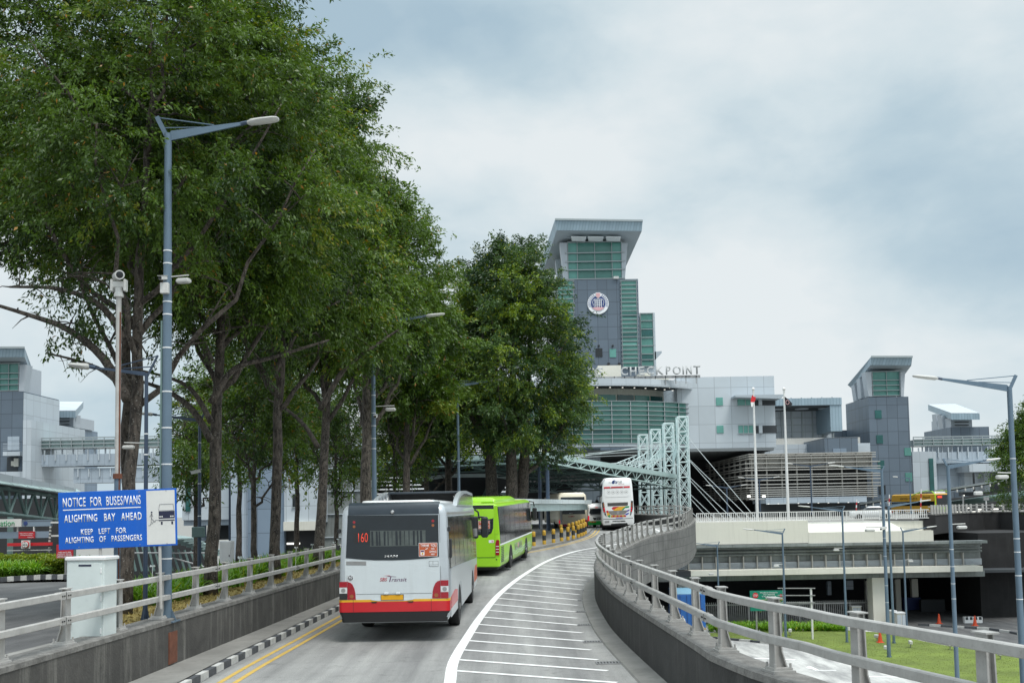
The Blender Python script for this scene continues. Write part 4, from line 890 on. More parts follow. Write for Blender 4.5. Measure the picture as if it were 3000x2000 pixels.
plate(B, 'logo_stroke', [(q(618, 1015)[0], zc + .004), (q(722, 1015)[0], zc - .008), (q(722, 1015)[0], zc - .001), (q(640, 1015)[0], zc + .012)], 'logo_purple', y=-.0095, th=.005)
plate(B, 'logo_stroke', [(q(580, 1015)[0], q(0, 972)[1]), (q(660, 1015)[0], q(0, 977)[1]), (q(645, 1015)[0], q(0, 970)[1])], 'logo_red', y=-.0095, th=.005)
z = q(0, 754)[1]; rtext(B, 'MAN', q(600, 754)[0], q(746, 754)[0], z - .026, z + .026, 'badge_chrome', yr1(z) - .0155, bold=.03)
led = plate(B, 'route_display', rp3([(250, 475), (432, 475), (432, 600), (250, 600)]), 'black_plastic', y=-.0145, th=.004)
z = q(0, 536)[1]; rtext(B, '160', q(303, 536)[0], q(412, 536)[0], z - .105, z + .1, 'led_red', yr1(z) - .017, bold=-.01)
wv = plate(B, 'window_view', rp3([(440, 460), (1075, 465), (1070, 640), (435, 640)]), 'interior_view', y=-.0142, th=.003)
random.seed(5)
for k in range(13):
    cx = 450 + k * 47 + random.uniform(-8, 8); wd = random.uniform(8, 26)
    plate(wv, 'seat_glimpse', rp3([(cx, 468), (cx + wd, 468), (cx + wd + random.uniform(-6, 6), 632), (cx, 632)]), 'bus_rear_glass', y=-.0155, th=.002)
x0, z0 = rb(990, 764); x1, z1 = rb(1207, 608); stickerTY(B, x0, x1, z0, z1, -.012)

lb = plate(B, 'label_plate', rp3([(1103, 815), (1210, 815), (1210, 876), (1103, 876)]), 'bus_white', y=-.010, th=.006)
for p_ in (((1103, 815), (1210, 815), (1210, 818), (1103, 818)), ((1103, 856), (1210, 856), (1210, 859), (1103, 859)), ((1103, 874), (1210, 874), (1210, 877), (1103, 877)), ((1103, 815), (1106, 815), (1106, 876), (1103, 876)), ((1207, 815), (1210, 815), (1210, 876), (1207, 876)), ((1147, 815), (1150, 815), (1150, 856), (1147, 856))):
    plate(lb, 'label_rule', rp3(p_), 'black_plastic', y=-.0105, th=.002)
# right side
side_plate(B, 'side_glazing', [(.55, 1.62), (11.6, 1.32), (11.7, 2.2), (11.6, 2.78), (.5, 2.80)], 'dark_glass', lambda z: 1.25 - (z - 1.3) * .0414, off=.010, th=.05)
for yv in (2.0, 3.7, 5.4, 7.1, 8.8, 10.3): side_plate(B, 'window_gap', [(yv, 1.62), (yv + .02, 1.62), (yv + .02, 2.78), (yv, 2.78)], 'black_rubber', lambda z: 1.25 - (z - 1.3) * .0414, off=.013, th=.012)
side_plate(B, 'cant_rail', [(.3, 2.84), (11.6, 2.84), (11.6, 2.9), (.3, 2.9)], 'badge_chrome', lambda z: 1.185, off=.006, th=.02)
side_plate(B, 'side_panel', [(.45, .50), (2.55, .50), (2.6, .9), (2.85, 1.1), (3.7, 1.1), (3.95, .9), (4.0, .42), (8.5, .42), (8.55, .9), (8.8, 1.1), (9.65, 1.1), (9.9, .9), (9.95, .42), (11.7, .45), (11.7, 1.30), (.5, 1.60)], 'bus_silver', lambda z: 1.25, off=.006, th=.012)
side_plate(B, 'side_stripe', [(.45, .70), (2.5, .70), (2.5, .98), (1.6, 1.05), (.45, .97)], 'bus_red', lambda z: 1.25, off=.009, th=.006)
side_plate(B, 'side_stripe', [(9.98, .6), (11.7, .6), (11.7, 1.1), (10.6, 1.1), (9.98, .9)], 'sticker_orange', lambda z: 1.25, off=.009, th=.006)
for s in (1, -1):
    for yv in (3.28, 9.22):
        side_plate(B, 'wheel_arch', [(yv + .56 * math.cos(R(a)), max(.42, .48 + .56 * math.sin(R(a)))) for a in range(-10, 191, 20)], 'black_rubber', lambda z: 1.25, s, off=.002 if s < 0 else .0045, th=.02)
        wheel(B, s * 1.11, yv, rim='hub_metal')
for k in range(7): side_plate(B, 'vent', [(.32, 1.62 + k * .05), (.5, 1.62 + k * .05), (.5, 1.645 + k * .05), (.32, 1.645 + k * .05)], 'black_plastic', lambda z: 1.25, off=.006, th=.012)
m = MB(); m.bbox(1.24, 1.30, .18, .3, 1.86, 2.3, .02); m.build('side_vent', M['black_plastic'], B)
m = MB(); m.bbox(1.21, 1.27, .2, .3, 2.46, 2.58, .015); m.bbox(-1.30, -1.22, .12, .2, 2.46, 2.56, .015); m.bbox(-1.33, -1.25, .12, .2, 2.08, 2.2, .01); m.build('side_camera', M['black_plastic'], B)
m = MB(); m.tube([(1.2, 11.85, 2.95), (1.32, 11.9, 2.86), (1.36, 11.9, 2.6)], .03, 8); m.bbox(1.10, 1.32, 11.75, 11.92, 1.95, 2.72, .05); mr = m.build('mirror', M['black_plastic'], B, smooth=40)
m = MB(); m.bbox(1.42, 1.66, 11.75, 11.92, 1.98, 2.7, .05); m.tube([(1.30, 11.88, 2.7), (1.54, 11.85, 2.68)], .03, 8); m.build('mirror', M['black_plastic'], B, smooth=40)
m = MB(); m.bbox(1.45, 1.63, 11.742, 11.752, 2.03, 2.65, .004); m.build('mirror_glass', M['dark_glass'], mr)
m = MB(); m.bbox(1.13, 1.29, 11.742, 11.752, 2.03, 2.3, .004); m.build('mirror_glass', M['hub_metal'], mr)
# roof pods
m = MB(); m.loft([(3.12, .86, .6, 11.3, .2), (3.19, .84, .7, 11.2, .2), (3.20, .8, .8, 11.1, .2)]); m.build('roof_panel', M['coach_white'], B, smooth=40)
arc = [(3.9, 3.06), (4.3, 3.2), (4.9, 3.32), (5.7, 3.43), (6.7, 3.50), (8.0, 3.53), (11.3, 3.50), (11.6, 3.06)]
for s in (1, -1):
    m = MB(); m.prism([(s * 1.16, y, z) for y, z in arc], (-s * .12, 0, 0)); fr = recalc(m.build('roof_fairing', M['bus_silver'], B, smooth=25))
    m = MB(); m.prism([(s * 1.166, y, z) for y, z in [(4.5, 3.1), (5.0, 3.25), (5.8, 3.35), (6.8, 3.41), (8.0, 3.44), (11.1, 3.42), (11.3, 3.1)]], (-s * .01, 0, 0)); recalc(m.build('fairing_glass', M['dark_glass'], fr))
    for k in range(4):
        m = MB(); m.beam((s * 1.03, 4.7 + k * .55, 3.1), (s * 1.03, 4.85 + k * .55, 3.22 + k * .05), .02, .02); m.beam((s * 1.03, 4.85 + k * .55, 3.22 + k * .05), (s * 1.03, 4.7 + k * .55, 3.32 + k * .05), .02, .02); m.build('brace', M['hub_metal'], fr)
m = MB(); m.box(-1.04, 1.04, 7.2, 11.2, 3.14, 3.44); m.build('air_conditioning_unit', M['black_plastic'], B)
m = MB(); m.bbox(-1.05, 1.05, 6.6, 7.3, 3.44, 3.50, .02); m.build('pod_lip', M['bus_cap'], B)
# ------------------------------------------------------------------ lime green bus
cr = P(1465, 1600, 42.5); hd = R(7.7); zg = zr(46) + .02
B2 = thing('bus', 'lime green single-deck bus with a rooftop pod, ahead of the white bus', 'bus', (cr.x - 1.275 * math.cos(hd), 42.5 + 1.275 * math.sin(hd), zg), -hd, 'buses on the ramp')
B2.rotation_euler = (R(1.2), 0, -hd)
LG = [(.30, 1.2, .08, 11.9, .1), (.42, 1.26, .02, 11.98, .12), (.9, 1.275, 0, 12, .12), (1.28, 1.275, 0, 12, .12), (1.7, 1.257, 0, 12, .12), (2.7, 1.212, .04, 11.95, .16), (2.88, 1.19, .07, 11.92, .2), (2.97, 1.08, .15, 11.85, .24), (3.0, .95, .25, 11.75, .25)]
m = MB(); m.loft(LG); m.build('body', M['bus_green'], B2, smooth=40)
def hw2(z): return float(np.interp(z, [a[0] for a in LG], [a[1] for a in LG]))
plate(B2, 'rear_window', [(-1.02, 1.78, 0), (-.95, 1.66, 0), (.78, 1.66, 0), (.92, 1.74, 0), (1.0, 1.95, .01), (1.03, 2.93, .07), (-1.03, 2.93, .07)], 'dark_glass', y=-.01, th=.02)
plate(B2, 'engine_cover', [(-.98, .72), (1.03, .72), (1.05, .78), (1.05, 1.78), (.96, 1.75), (.80, 1.645), (-.98, 1.645)], 'bus_green', y=-.006, th=.01)
plate(B2, 'panel_gap', rect(-1.0, 1.06, .705, .722), 'black_rubber', y=-.008, th=.006)
plate(B2, 'panel_gap', rect(1.062, 1.072, .35, 1.9), 'bus_green_dark', y=-.008, th=.006)
m = MB(); m.loft([(.34, 1.265, -.03, .3, .12), (.66, 1.278, -.035, .3, .12)]); m.build('bumper', M['bus_green'], B2, smooth=40)
m = MB(); m.loft([(.16, 1.1, .2, 11.5, .1), (.32, 1.15, .15, 11.6, .1)]); m.build('underbody', M['black_rubber'], B2)
for s in (1, -1):
    T_ = plate(B2, 'tail_lamp', [(s * x, z) for x, z in [(1.08, .80), (1.245, .80), (1.25, 1.4), (1.22, 1.46), (1.12, 1.44), (1.085, 1.3)]], 'lens_red', y=-.014, th=.016)
    for k in range(3): plate(T_, 'lens_band', [(s * x, z) for x, z in rect(1.10, 1.235, .92 + k * .12, .955 + k * .12)], 'lens_white', y=-.018, th=.006)
    plate(B2, 'pillar', [(s * 1.05, 1.7, 0), (s * 1.25, 1.7, 0), (s * 1.19, 2.9, .05), (s * 1.045, 2.9, .05)], 'bus_green', y=-.008, th=.012)
    for yv in (3.35, 9.2):
        side_plate(B2, 'wheel_arch', [(yv + .58 * math.cos(R(a)), max(.3, .48 + .60 * math.sin(R(a)))) for a in range(-20, 201, 20)], 'black_rubber', lambda z: 1.275, s, off=.004, th=.02)
        wheel(B2, s * 1.145, yv)
    side_plate(B2, 'side_glazing', [(.12, 1.28), (11.75, 1.28), (11.8, 2.85), (.12, 2.85)], 'dark_glass', lambda z: 1.275 - (z - 1.28) * .042, s, off=.008, th=.04)
    for yv in (1.7, 3.4, 5.1, 6.8, 8.5, 10.2): side_plate(B2, 'window_gap', [(yv, 1.3), (yv + .025, 1.3), (yv + .025, 2.84), (yv, 2.84)], 'black_rubber', lambda z: 1.275 - (z - 1.28) * .042, s, off=.011, th=.012)
    side_plate(B2, 'waist_strip', [(.1, 1.20), (11.8, 1.20), (11.8, 1.27), (.1, 1.27)], 'lettering_white', lambda z: 1.275, s, off=.006, th=.01)
    for k in range(9): side_plate(B2, 'vent', [(.35, .48 + k * .075), (1.15, .48 + k * .075), (1.15, .52 + k * .075), (.35, .52 + k * .075)], 'black_plastic', lambda z: 1.275, s, off=.004, th=.01)
for yv, zz in ((2.7, 1.05), (8.6, 1.05)): side_plate(B2, 'marker_lamp', [(yv, zz), (yv + .12, zz), (yv + .12, zz + .06), (yv, zz + .06)], 'bus_yellow', lambda z: 1.275, off=.006, th=.012)
def swave(z0, k, parent, mat):
    m = MB(); pts = [(1.281, 3.9 + i * .25, z0 + .03 * math.sin(i * .9 + k)) for i in range(30)]
    m.tube(pts, .007, 4); m.build('wave_line', M[mat], parent)
for k in range(3): swave(.55 + k * .1, k * 1.3, B2, 'mint_pale')
text('SG', .95, .34, M['hub_metal'], B2, (1.282, 5.15, .88), (R(90), 0, R(90)), depth=.003, bold=.01)
text('BUS', 1.15, .34, M['hub_metal'], B2, (1.282, 6.75, .88), (R(90), 0, R(90)), depth=.003, bold=.01)
side_plate(B2, 'heart_logo', [(5.95, .72), (6.12, .88), (6.1, 1.0), (5.99, 1.02), (5.95, .96), (5.91, 1.02), (5.80, 1.0), (5.78, .88)], 'emblem_pink', lambda z: 1.275, off=.008, th=.006)
m = MB(); m.loft([(2.98, .98, .9, 7.6, .1), (3.12, .97, .95, 7.3, .12), (3.22, .86, 1.05, 7.0, .16), (3.25, .75, 1.2, 6.8, .2)]); m.build('roof_pod', M['bus_green'], B2, smooth=35)
m = MB(); m.loft([(2.99, 1.04, .3, 11.6, .2), (3.015, .98, .4, 11.5, .2)]); m.build('roof', M['bus_roof_dirty'], B2, smooth=40)
m = MB()
for k in range(5): m.bbox(.45, .95, .35 + k * .1, .40 + k * .1, 3.02, 3.09, .008)
m.build('roof_vent', M['bus_green'], B2)
for s in (1, -1):
    m = MB(); m.tube([(s * 1.15, 11.9, 2.9), (s * 1.36, 12.1, 2.85), (s * 1.40, 12.1, 2.6)], .03, 8); m.bbox(s * 1.42 - .12, s * 1.42 + .12, 11.95, 12.15, 1.85, 2.55, .05); m.build('mirror', M['black_plastic'], B2, smooth=40)
stickerTY(B2, .36, .86, 1.92, 2.27, -.002)
rtext(B2, 'Mercedes-Benz', .36, .86, 1.82, 1.88, 'hub_metal', -.0105)
plate(B2, 'label_plate', rect(.80, 1.02, 1.33, 1.45), 'lettering_white', y=-.010, th=.006); plate(B2, 'label_plate', rect(.92, 1.0, 1.35, 1.43), 'emblem_pink', y=-.012, th=.006)
plate(B2, 'sensor', [(1.12 + .03 * math.cos(k * .628), .62 + .03 * math.sin(k * .628)) for k in range(10)], 'black_plastic', y=-.045, th=.02)
# ------------------------------------------------------------------ white double-deck coach
pc = P(1811, 1520, 80); Bc = thing('coach', 'tall white double-deck coach with rainbow swoosh and black rear lamps', 'coach', (pc.x, 80, zr(82)), R(-4), 'vehicles at the checkpoint entrance')
LC = [(.42, 1.2, .06, 12.9, .1), (.6, 1.28, 0, 13, .15), (1.6, 1.28, 0, 13, .18), (2.4, 1.255, .02, 12.95, .18), (2.75, 1.235, .025, 12.9, .18), (3.6, 1.19, .05, 12.8, .2), (4.05, 1.14, .10, 12.6, .24), (4.15, 1.05, .2, 12.5, .3), (4.2, .8, .4, 12.2, .3)]
m = MB(); m.loft(LC); m.build('body', M['coach_white'], Bc, smooth=40)
def cb(cx, cy): return ((cx - 1652 + (cy - 700) * -.004) / 260, (1280 - cy) / 260)
def yc(z): return float(np.interp(z, [a[0] for a in LC], [a[2] for a in LC]))
def cpl(name, pts, mat, y=-.006, th=.02, parent=None): return plate(parent or Bc, name, [(x, z, yc(z)) for x, z in (cb(*p) for p in pts)], mat, y=y, th=th)
cpl('light_bar', [(1370, 412), (1908, 398), (1908, 368), (1370, 378)], 'sign_red', y=-.03)
for x in (1385, 1460, 1510, 1773, 1815, 1855, 1896): cpl('marker_lamp', [(x - 10, 400), (x + 10, 400), (x + 10, 380), (x - 10, 380)], 'lens_white' if x in (1510, 1773) else 'lens_bright', y=-.04)
cpl('engine_cover', [(1385, 420), (1905, 420), (1900, 560), (1860, 590), (1420, 590), (1385, 550)], 'coach_white', y=-.02)
for x in (1468, 1559, 1649, 1739, 1830):
    cx_, cz_ = cb(x, 492)
    for r_, mt, yy in ((.14, 'hub_metal', -.026), (.122, 'coach_white', -.03)): plate(Bc, 'icon_disc', [(cx_ + r_ * math.cos(k * .314), cz_ + r_ * math.sin(k * .314), yc(cz_)) for k in range(20)], mt, y=yy, th=.01)
    plate(Bc, 'icon_mark', [(cx_ - .06, cz_ - .03, yc(cz_)), (cx_ + .05, cz_ - .04, yc(cz_)), (cx_ + .06, cz_ + .03, yc(cz_)), (cx_ - .02, cz_ + .05, yc(cz_))], 'hub_metal', y=-.034, th=.006)
cx_, cz_ = cb(1590, 290); plate(Bc, 'logo_disc', [(cx_ + .2 * math.cos(k * .2618), cz_ + .2 * math.sin(k * .2618), yc(cz_)) for k in range(24)], 'emblem_navy', y=-.012, th=.02)
plate(Bc, 'logo_mark', [(cx_ - .1, cz_ - .16, yc(cz_)), (cx_ + .08, cz_ - .16, yc(cz_)), (cx_ + .10, cz_ + .14, yc(cz_)), (cx_ + .05, cz_ + .16, yc(cz_)), (cx_ + .02, cz_ - .06, yc(cz_))], 'coach_white', y=-.016, th=.01)
a_, b_ = cb(1655, 305); c2, d2 = cb(1748, 250); rtext(Bc, 'ne', a_, c2, b_, d2, 'hub_metal', yc(b_) - .012)
a_, b_ = cb(1470, 302); c2, d2 = cb(1532, 270); rtext(Bc, 'the', a_, c2, b_, d2, 'mullion', yc(b_) - .012)
a_, b_ = cb(1670, 328); c2, d2 = cb(1790, 312); rtext(Bc, 'TRAVEL & TOURS', a_, c2, b_, d2, 'sign_red', yc(b_) - .012)
cpl('top_vent', [(1540, 212), (1728, 206), (1728, 198), (1540, 204)], 'black_plastic')
for cx0 in (1370, 1870): cpl('top_marker', [(cx0, 222), (cx0 + 28, 221), (cx0 + 28, 214), (cx0, 214)], 'lens_red')
cpl('louvre_window', [(1440, 780), (1850, 775), (1866, 750), (1862, 700), (1440, 710), (1434, 730)], 'louvre_grey')
for k in range(5): cpl('louvre_bar', [(1445, 722 + k * 13), (1858, 714 + k * 13), (1858, 718 + k * 13), (1445, 726 + k * 13)], 'black_plastic', y=-.02, th=.02)
cpl('swoosh', [(1535, 850), (1525, 820), (1560, 795), (1680, 790), (1640, 820), (1610, 855)], 'bus_red')
cpl('swoosh', [(1545, 872), (1600, 835), (1680, 792), (1820, 785), (1760, 830), (1740, 868), (1620, 875)], 'bus_yellow', y=-.010)
cpl('swoosh', [(1738, 868), (1750, 835), (1820, 790), (1892, 782), (1880, 815), (1800, 825), (1765, 866)], 'stripe_green', y=-.014)
cpl('engine_grille', [(1455, 880), (1840, 870), (1830, 920), (1780, 958), (1520, 966), (1470, 930)], 'louvre_grey')
cpl('engine_latch', [(1628, 950), (1680, 948), (1680, 880), (1628, 882)], 'hub_metal', y=-.012)
cpl('swoosh', [(1405, 880), (1448, 868), (1460, 910), (1418, 925)], 'bus_red'); cpl('swoosh', [(1418, 927), (1460, 912), (1490, 950), (1432, 985)], 'bus_yellow'); cpl('swoosh', [(1432, 987), (1490, 952), (1500, 975), (1480, 1020)], 'stripe_green')
cpl('swoosh', [(1800, 890), (1895, 850), (1890, 880), (1840, 905)], 'stripe_purple'); cpl('swoosh', [(1795, 955), (1870, 918), (1885, 940), (1830, 975)], 'stripe_blue'); cpl('swoosh', [(1590, 1024), (1770, 1018), (1740, 1034), (1620, 1036)], 'stripe_blue')
for k in range(8): cpl('chevron', [(1495 + k * 41, 1016 - k), (1536 + k * 41, 1015 - k), (1548 + k * 40 if k < 4 else 1536 + k * 39, 968), (1508 + k * 40 if k < 4 else 1497 + k * 39, 968)], 'sign_red' if k % 2 else 'bus_amber')
for s, pts in ((-1, [(1322, 700), (1362, 690), (1385, 850), (1415, 1000), (1370, 950), (1335, 840)]), (1, [(1928, 672), (1970, 680), (1965, 830), (1940, 930), (1900, 990), (1915, 850)])):
    T_ = cpl('tail_lamp', pts, 'black_plastic', y=-.02, th=.03); cx0 = 1358 if s < 0 else 1942
    for k, (yy, mt) in enumerate(((735, 'lens_amber'), (778, 'lens_amber'), (828, 'lens_bright'), (880, 'lens_bright'), (925, 'hub_metal'))):
        c_0, c_1 = cb(cx0 + s * (-k * 4) * 1.0, yy); plate(T_, 'lamp_ring', [(c_0 + .06 * math.cos(j * .628), c_1 + .075 * math.sin(j * .628), yc(c_1)) for j in range(10)], mt, y=-.035, th=.02)
cpl('bumper_line', [(1345, 1050), (1650, 1060), (1960, 1036), (1960, 1028), (1650, 1050), (1345, 1040)], 'black_plastic', y=-.012)
cpl('bumper_recess', [(1495, 1175), (1540, 1088), (1790, 1082), (1850, 1150), (1850, 1175)], 'black_plastic', y=-.012)
a_, b_ = cb(1610, 1122); c2, d2 = cb(1712, 1098); rtext(Bc, 'AKG 5598', a_, c2, b_, d2, 'lettering_white', -.014)
cpl('fog_lamp', [(1372, 1130), (1470, 1125), (1470, 1080), (1372, 1085)], 'hub_metal', y=-.01)
m = MB(); m.loft([(.25, 1.1, .3, 12.5, .1), (.44, 1.18, .12, 12.7, .1)]); m.build('underbody', M['black_rubber'], Bc)
for s in (1, -1):
    wheel(Bc, s * 1.13, 3.4, .52); wheel(Bc, s * 1.13, 1.9, .52); wheel(Bc, s * 1.13, 10.6, .52)
    side_plate(Bc, 'side_window', [(.5, 2.75), (12.6, 2.75), (12.4, 3.75), (.5, 3.75)], 'dark_glass', lambda z: 1.235 - (z - 2.75) * .055, s, off=.012, th=.05)
    side_plate(Bc, 'lower_window', [(4.5, 1.5), (12.7, 1.5), (12.6, 2.3), (4.5, 2.3)], 'dark_glass', lambda z: 1.275 - (z - 1.5) * .02, s, off=.008, th=.05)
m = MB(); m.bbox(-1.62, -1.34, 12.9, 13.15, 1.9, 2.55, .06); m.tube([(-1.15, 12.9, 2.9), (-1.45, 13.1, 2.85), (-1.48, 13.05, 2.5)], .035, 8); m.build('mirror', M['black_plastic'], Bc, smooth=40)
# ------------------------------------------------------------------ van
pv_ = P(1580 + .1403 * 1215, 1540, 86); V_ = thing('van', 'grey and white minibus van with a green rear bumper beside the tall coach', 'van', (pv_.x, 86, zr(87)), R(10), 'vehicles at the checkpoint entrance')
LVn = [(.28, .80, .05, 4.8, .1), (.45, .86, 0, 4.95, .15), (1.1, .86, 0, 4.9, .2), (1.25, .84, .02, 4.3, .18), (1.85, .74, .10, 3.7, .18), (2.05, .66, .2, 3.4, .22), (2.12, .5, .4, 3.2, .25)]
m = MB(); m.loft(LVn); m.build('body', M['van_grey'], V_, smooth=40)
def vb(cx, cy): return ((cx - 1215) / 241.7, (1215 - cy) / 241.7)
def yv_(z): return float(np.interp(z, [a[0] for a in LVn], [a[2] for a in LVn]))
def vpl(name, pts, mat, y=-.006, th=.02): return plate(V_, name, [(x, z, yv_(z)) for x, z in (vb(*p) for p in pts)], mat, y=y, th=th)
vpl('tailgate', [(1015, 1070), (1412, 1070), (1410, 960), (1375, 780), (1050, 780), (1020, 960)], 'coach_white')
m = MB(); m.loft([(1.78, .765, .07, 2.0, .18), (2.0, .69, .16, 1.9, .22), (2.10, .6, .3, 1.8, .25)]); m.build('rear_roof', M['coach_white'], V_, smooth=40)
vpl('rear_window', [(1045, 905), (1075, 935), (1360, 935), (1385, 905), (1360, 815), (1070, 815)], 'dark_glass', y=-.02)
vpl('bumper', [(1015, 1150), (1412, 1150), (1412, 1070), (1020, 1075)], 'van_green', y=-.03)
vpl('number_plate', [(1140, 1055), (1290, 1052), (1290, 995), (1120, 998)], 'black_plastic', y=-.02)
a_, b_ = vb(1180, 1035); c2, d2 = vb(1265, 1018); rtext(V_, 'SH 748 S', a_, c2, b_, d2, 'lettering_white', -.022)
for k in range(4): vpl('chevron', [(1062 + k * 32, 1100), (1092 + k * 32, 1100), (1082 + k * 32, 1078), (1052 + k * 32, 1078)], 'sign_red' if k % 2 else 'bus_amber', y=-.04)
for s in (1, -1):
    plate(V_, 'tail_lamp', [(s * .70, .62), (s * .845, .62), (s * .835, 1.05), (s * .72, 1.05)], 'lens_bright' , y=-.02, th=.03)
    for y_ in (1.0, 3.9): wheel(V_, s * .76, y_, .32, .2)
    side_plate(V_, 'side_window', [(.35, 1.2), (3.9, 1.2), (3.5, 1.72), (.4, 1.72)], 'dark_glass', lambda z: .845 - (z - 1.25) * .165, s, off=.012, th=.05)
m = MB(); m.bbox(-1.1, -.9, 3.7, 3.85, 1.15, 1.35, .04); m.build('mirror', M['black_plastic'], V_); vpl('brake_lamp', [(1180, 796), (1240, 796), (1240, 786), (1180, 786)], 'lens_bright', y=-.03)
# ------------------------------------------------------------------ cream bus behind the bollards
pb = P(1580 + .1403 * 705, 1530, 85); Bb = thing('bus', 'cream single-deck bus with maroon skirt partly hidden behind the bollards', 'bus', (pb.x, 85, zr(86)), R(4), 'vehicles at the checkpoint entrance')
m = MB(); m.loft([(.4, 1.2, .05, 11.9, .1), (.55, 1.25, 0, 12, .15), (1.6, 1.25, 0, 12, .15), (2.8, 1.19, .05, 11.9, .2), (3.05, 1.0, .2, 11.7, .25)]); m.build('body', M['cream'], Bb, smooth=40)
def bb(cx, cy): return ((cx - 705) / 244, (1212 - cy) / 244)
for nm, pts, mt in (('rear_window', [(452, 915), (960, 915), (955, 560), (458, 560)], 'bus_rear_glass'), ('bumper', [(402, 1165), (1008, 1165), (1008, 1118), (402, 1118)], 'maroon'), ('skirt', [(402, 1200), (1008, 1200), (1008, 1167), (402, 1167)], 'black_plastic')):
    plate(Bb, nm, [bb(*p) for p in pts], mt, y=-.012, th=.03)
for s in (1, -1): plate(Bb, 'tail_lamp', [(s * x, z) for x, z in rect(.92, 1.22, .44, .72)], 'lens_bright' if s < 0 else 'lens_red', y=-.02, th=.03); wheel(Bb, s * 1.11, 3.3); wheel(Bb, s * 1.11, 9.2)
a_, b_ = bb(650, 975); c2, d2 = bb(740, 948); rtext(Bb, 'SMRT', a_, c2, b_, d2, 'bus_red', -.008, bold=.02)
cx_, cz_ = bb(625, 962); plate(Bb, 'logo_ring', [(cx_ + .065 * math.cos(k * .4), cz_ + .065 * math.sin(k * .4)) for k in range(16)], 'bus_red', y=-.006, th=.01); plate(Bb, 'logo_ring', [(cx_ + .04 * math.cos(k * .4), cz_ + .04 * math.sin(k * .4)) for k in range(16)], 'cream', y=-.01, th=.01)
a_, b_ = bb(635, 905); c2, d2 = bb(700, 890); rtext(Bb, 'MAN', a_, c2, b_, d2, 'lettering_white', -.02, bold=.02)
# ------------------------------------------------------------------ blue container truck on the lower road
pt = G(2026, 1872, GZ); T = thing('truck', 'blue box truck under the ramp, seen from behind through the guard rail', 'truck', (pt.x, pt.y, GZ), R(-4))
m = MB(); m.bbox(-1.22, 1.22, 0, 6.6, .95, 3.75, .03); bx_ = m.build('cargo_box', M['blue_container'], T)
m = MB(); m.box(-1.23, 1.23, .01, 6.6, 3.752, 3.78); m.build('box_roof', M['truck_roof'], bx_)
for s in (1, -1):
    m = MB(); m.bbox(s * .6 - .57, s * .6 + .57, -.03, 0, 1.0, 3.68, .01); dd = m.build('cargo_door', M['blue_container'], T)
    m = MB(); m.tube([(s * .3, -.05, 1.0), (s * .3, -.05, 3.65)], .02, 6); m.tube([(s * .85, -.05, 1.0), (s * .85, -.05, 3.65)], .02, 6); m.box(s*.6-.4, s*.6+.4, -.045, -.03, 2.5, 2.58); m.build('lock_bar', M['emblem_navy'], dd)
    m = MB(); m.bbox(s * .9 - .25, s * .9 + .25, -.02, .02, .55, .75, .01); m.build('tail_lamp', M['lens_bright'], T)
    m = MB()
    m.prism([(s * .95 - .25, -.03, .8), (s * .95 + .22, -.03, .8), (s * .95 + .25, -.03, .93), (s * .95 - .22, -.03, .93)], (0, .02, 0)); m.build('chevron_board', M['bus_amber'], T)
    for y_ in (1.4, 2.5): wheel(T, s * 1.05, y_, .48)
    wheel(T, s * 1.05, 7.6, .48)
m = MB(); m.box(-.5, .5, .1, 8.5, .55, .95); m.build('chassis', M['black_plastic'], T)
m = MB(); m.loft([(.5, 1.15, 6.9, 8.8, .15), (1.6, 1.15, 6.9, 8.8, .15), (2.7, 1.05, 6.9, 8.4, .2)]); m.build('cab', M['blue_container'], T, smooth=40)
plate(T, 'letter_disc', [(-.68 + .2 * math.cos(k * .4), 1.62 + .2 * math.sin(k * .4)) for k in range(16)], 'lettering_white', y=-.05, th=.015); rtext(T, 'T', -.77, -.59, 1.52, 1.74, 'sign_red', -.052, bold=.03)
# ------------------------------------------------------------------ yellow bus on the upper deck, facing us
py_ = P(2766, 1527, 150); Y_ = thing('bus', 'amber and black bus with a green arch on the upper deck, facing the camera', 'bus', (py_.x, 150, 1.12), R(180 + 11), 'vehicles on the upper deck')
m = MB(); m.loft([(.3, 1.22, -11.9, -.05, .15), (.5, 1.27, -12, 0, .2), (1.5, 1.27, -12, 0, .2), (2.9, 1.2, -11.9, -.08, .2), (3.05, 1.0, -11.7, -.2, .25)]); m.build('body', M['bus_amber'], Y_, smooth=40)
def fplate(nm, pts, mt, y=.0, th=.03): m = MB(); m.prism([(x, y, z) for x, z in pts], (0, th, 0)); return recalc(m.build(nm, M[mt], Y_))
fplate('windscreen', [(-1.12, 1.0), (1.12, 1.0), (1.08, 2.85), (-1.08, 2.85)], 'dark_glass'); fplate('front_panel', [(-1.2, .35), (1.2, .35), (1.2, .98), (-1.2, .98)], 'bus_green')
m = MB(); m.box(.2, .95, .03, .05, 2.35, 2.7); m.build('route_display', M['led_red'], Y_)
for s in (1, -1):
    side_plate(Y_, 'side_window', [(-.3, 1.2), (-11.7, 1.2), (-11.7, 1.9), (-.3, 1.9)], 'dark_glass', lambda z: 1.265, s, off=.008, th=.03)
    m = MB(); m.tube([(s * 1.28, 0, .9), (s * 1.26, -.1, 2.9), (s * 1.2, -.8, 3.35), (s * 1.2, -2, 3.5), (s * 1.2, -4, 3.3), (s * 1.22, -6.5, 2.75)], .06, 8); m.build('arch', M['bus_green'], Y_)
    wheel(Y_, s * 1.13, -2.7); wheel(Y_, s * 1.13, -8.7)
m = MB(); m.loft([(3.04, 1.0, -5, -.5, .2), (3.35, .95, -4.8, -.7, .2)]); m.build('roof_pod', M['hub_metal'], Y_)
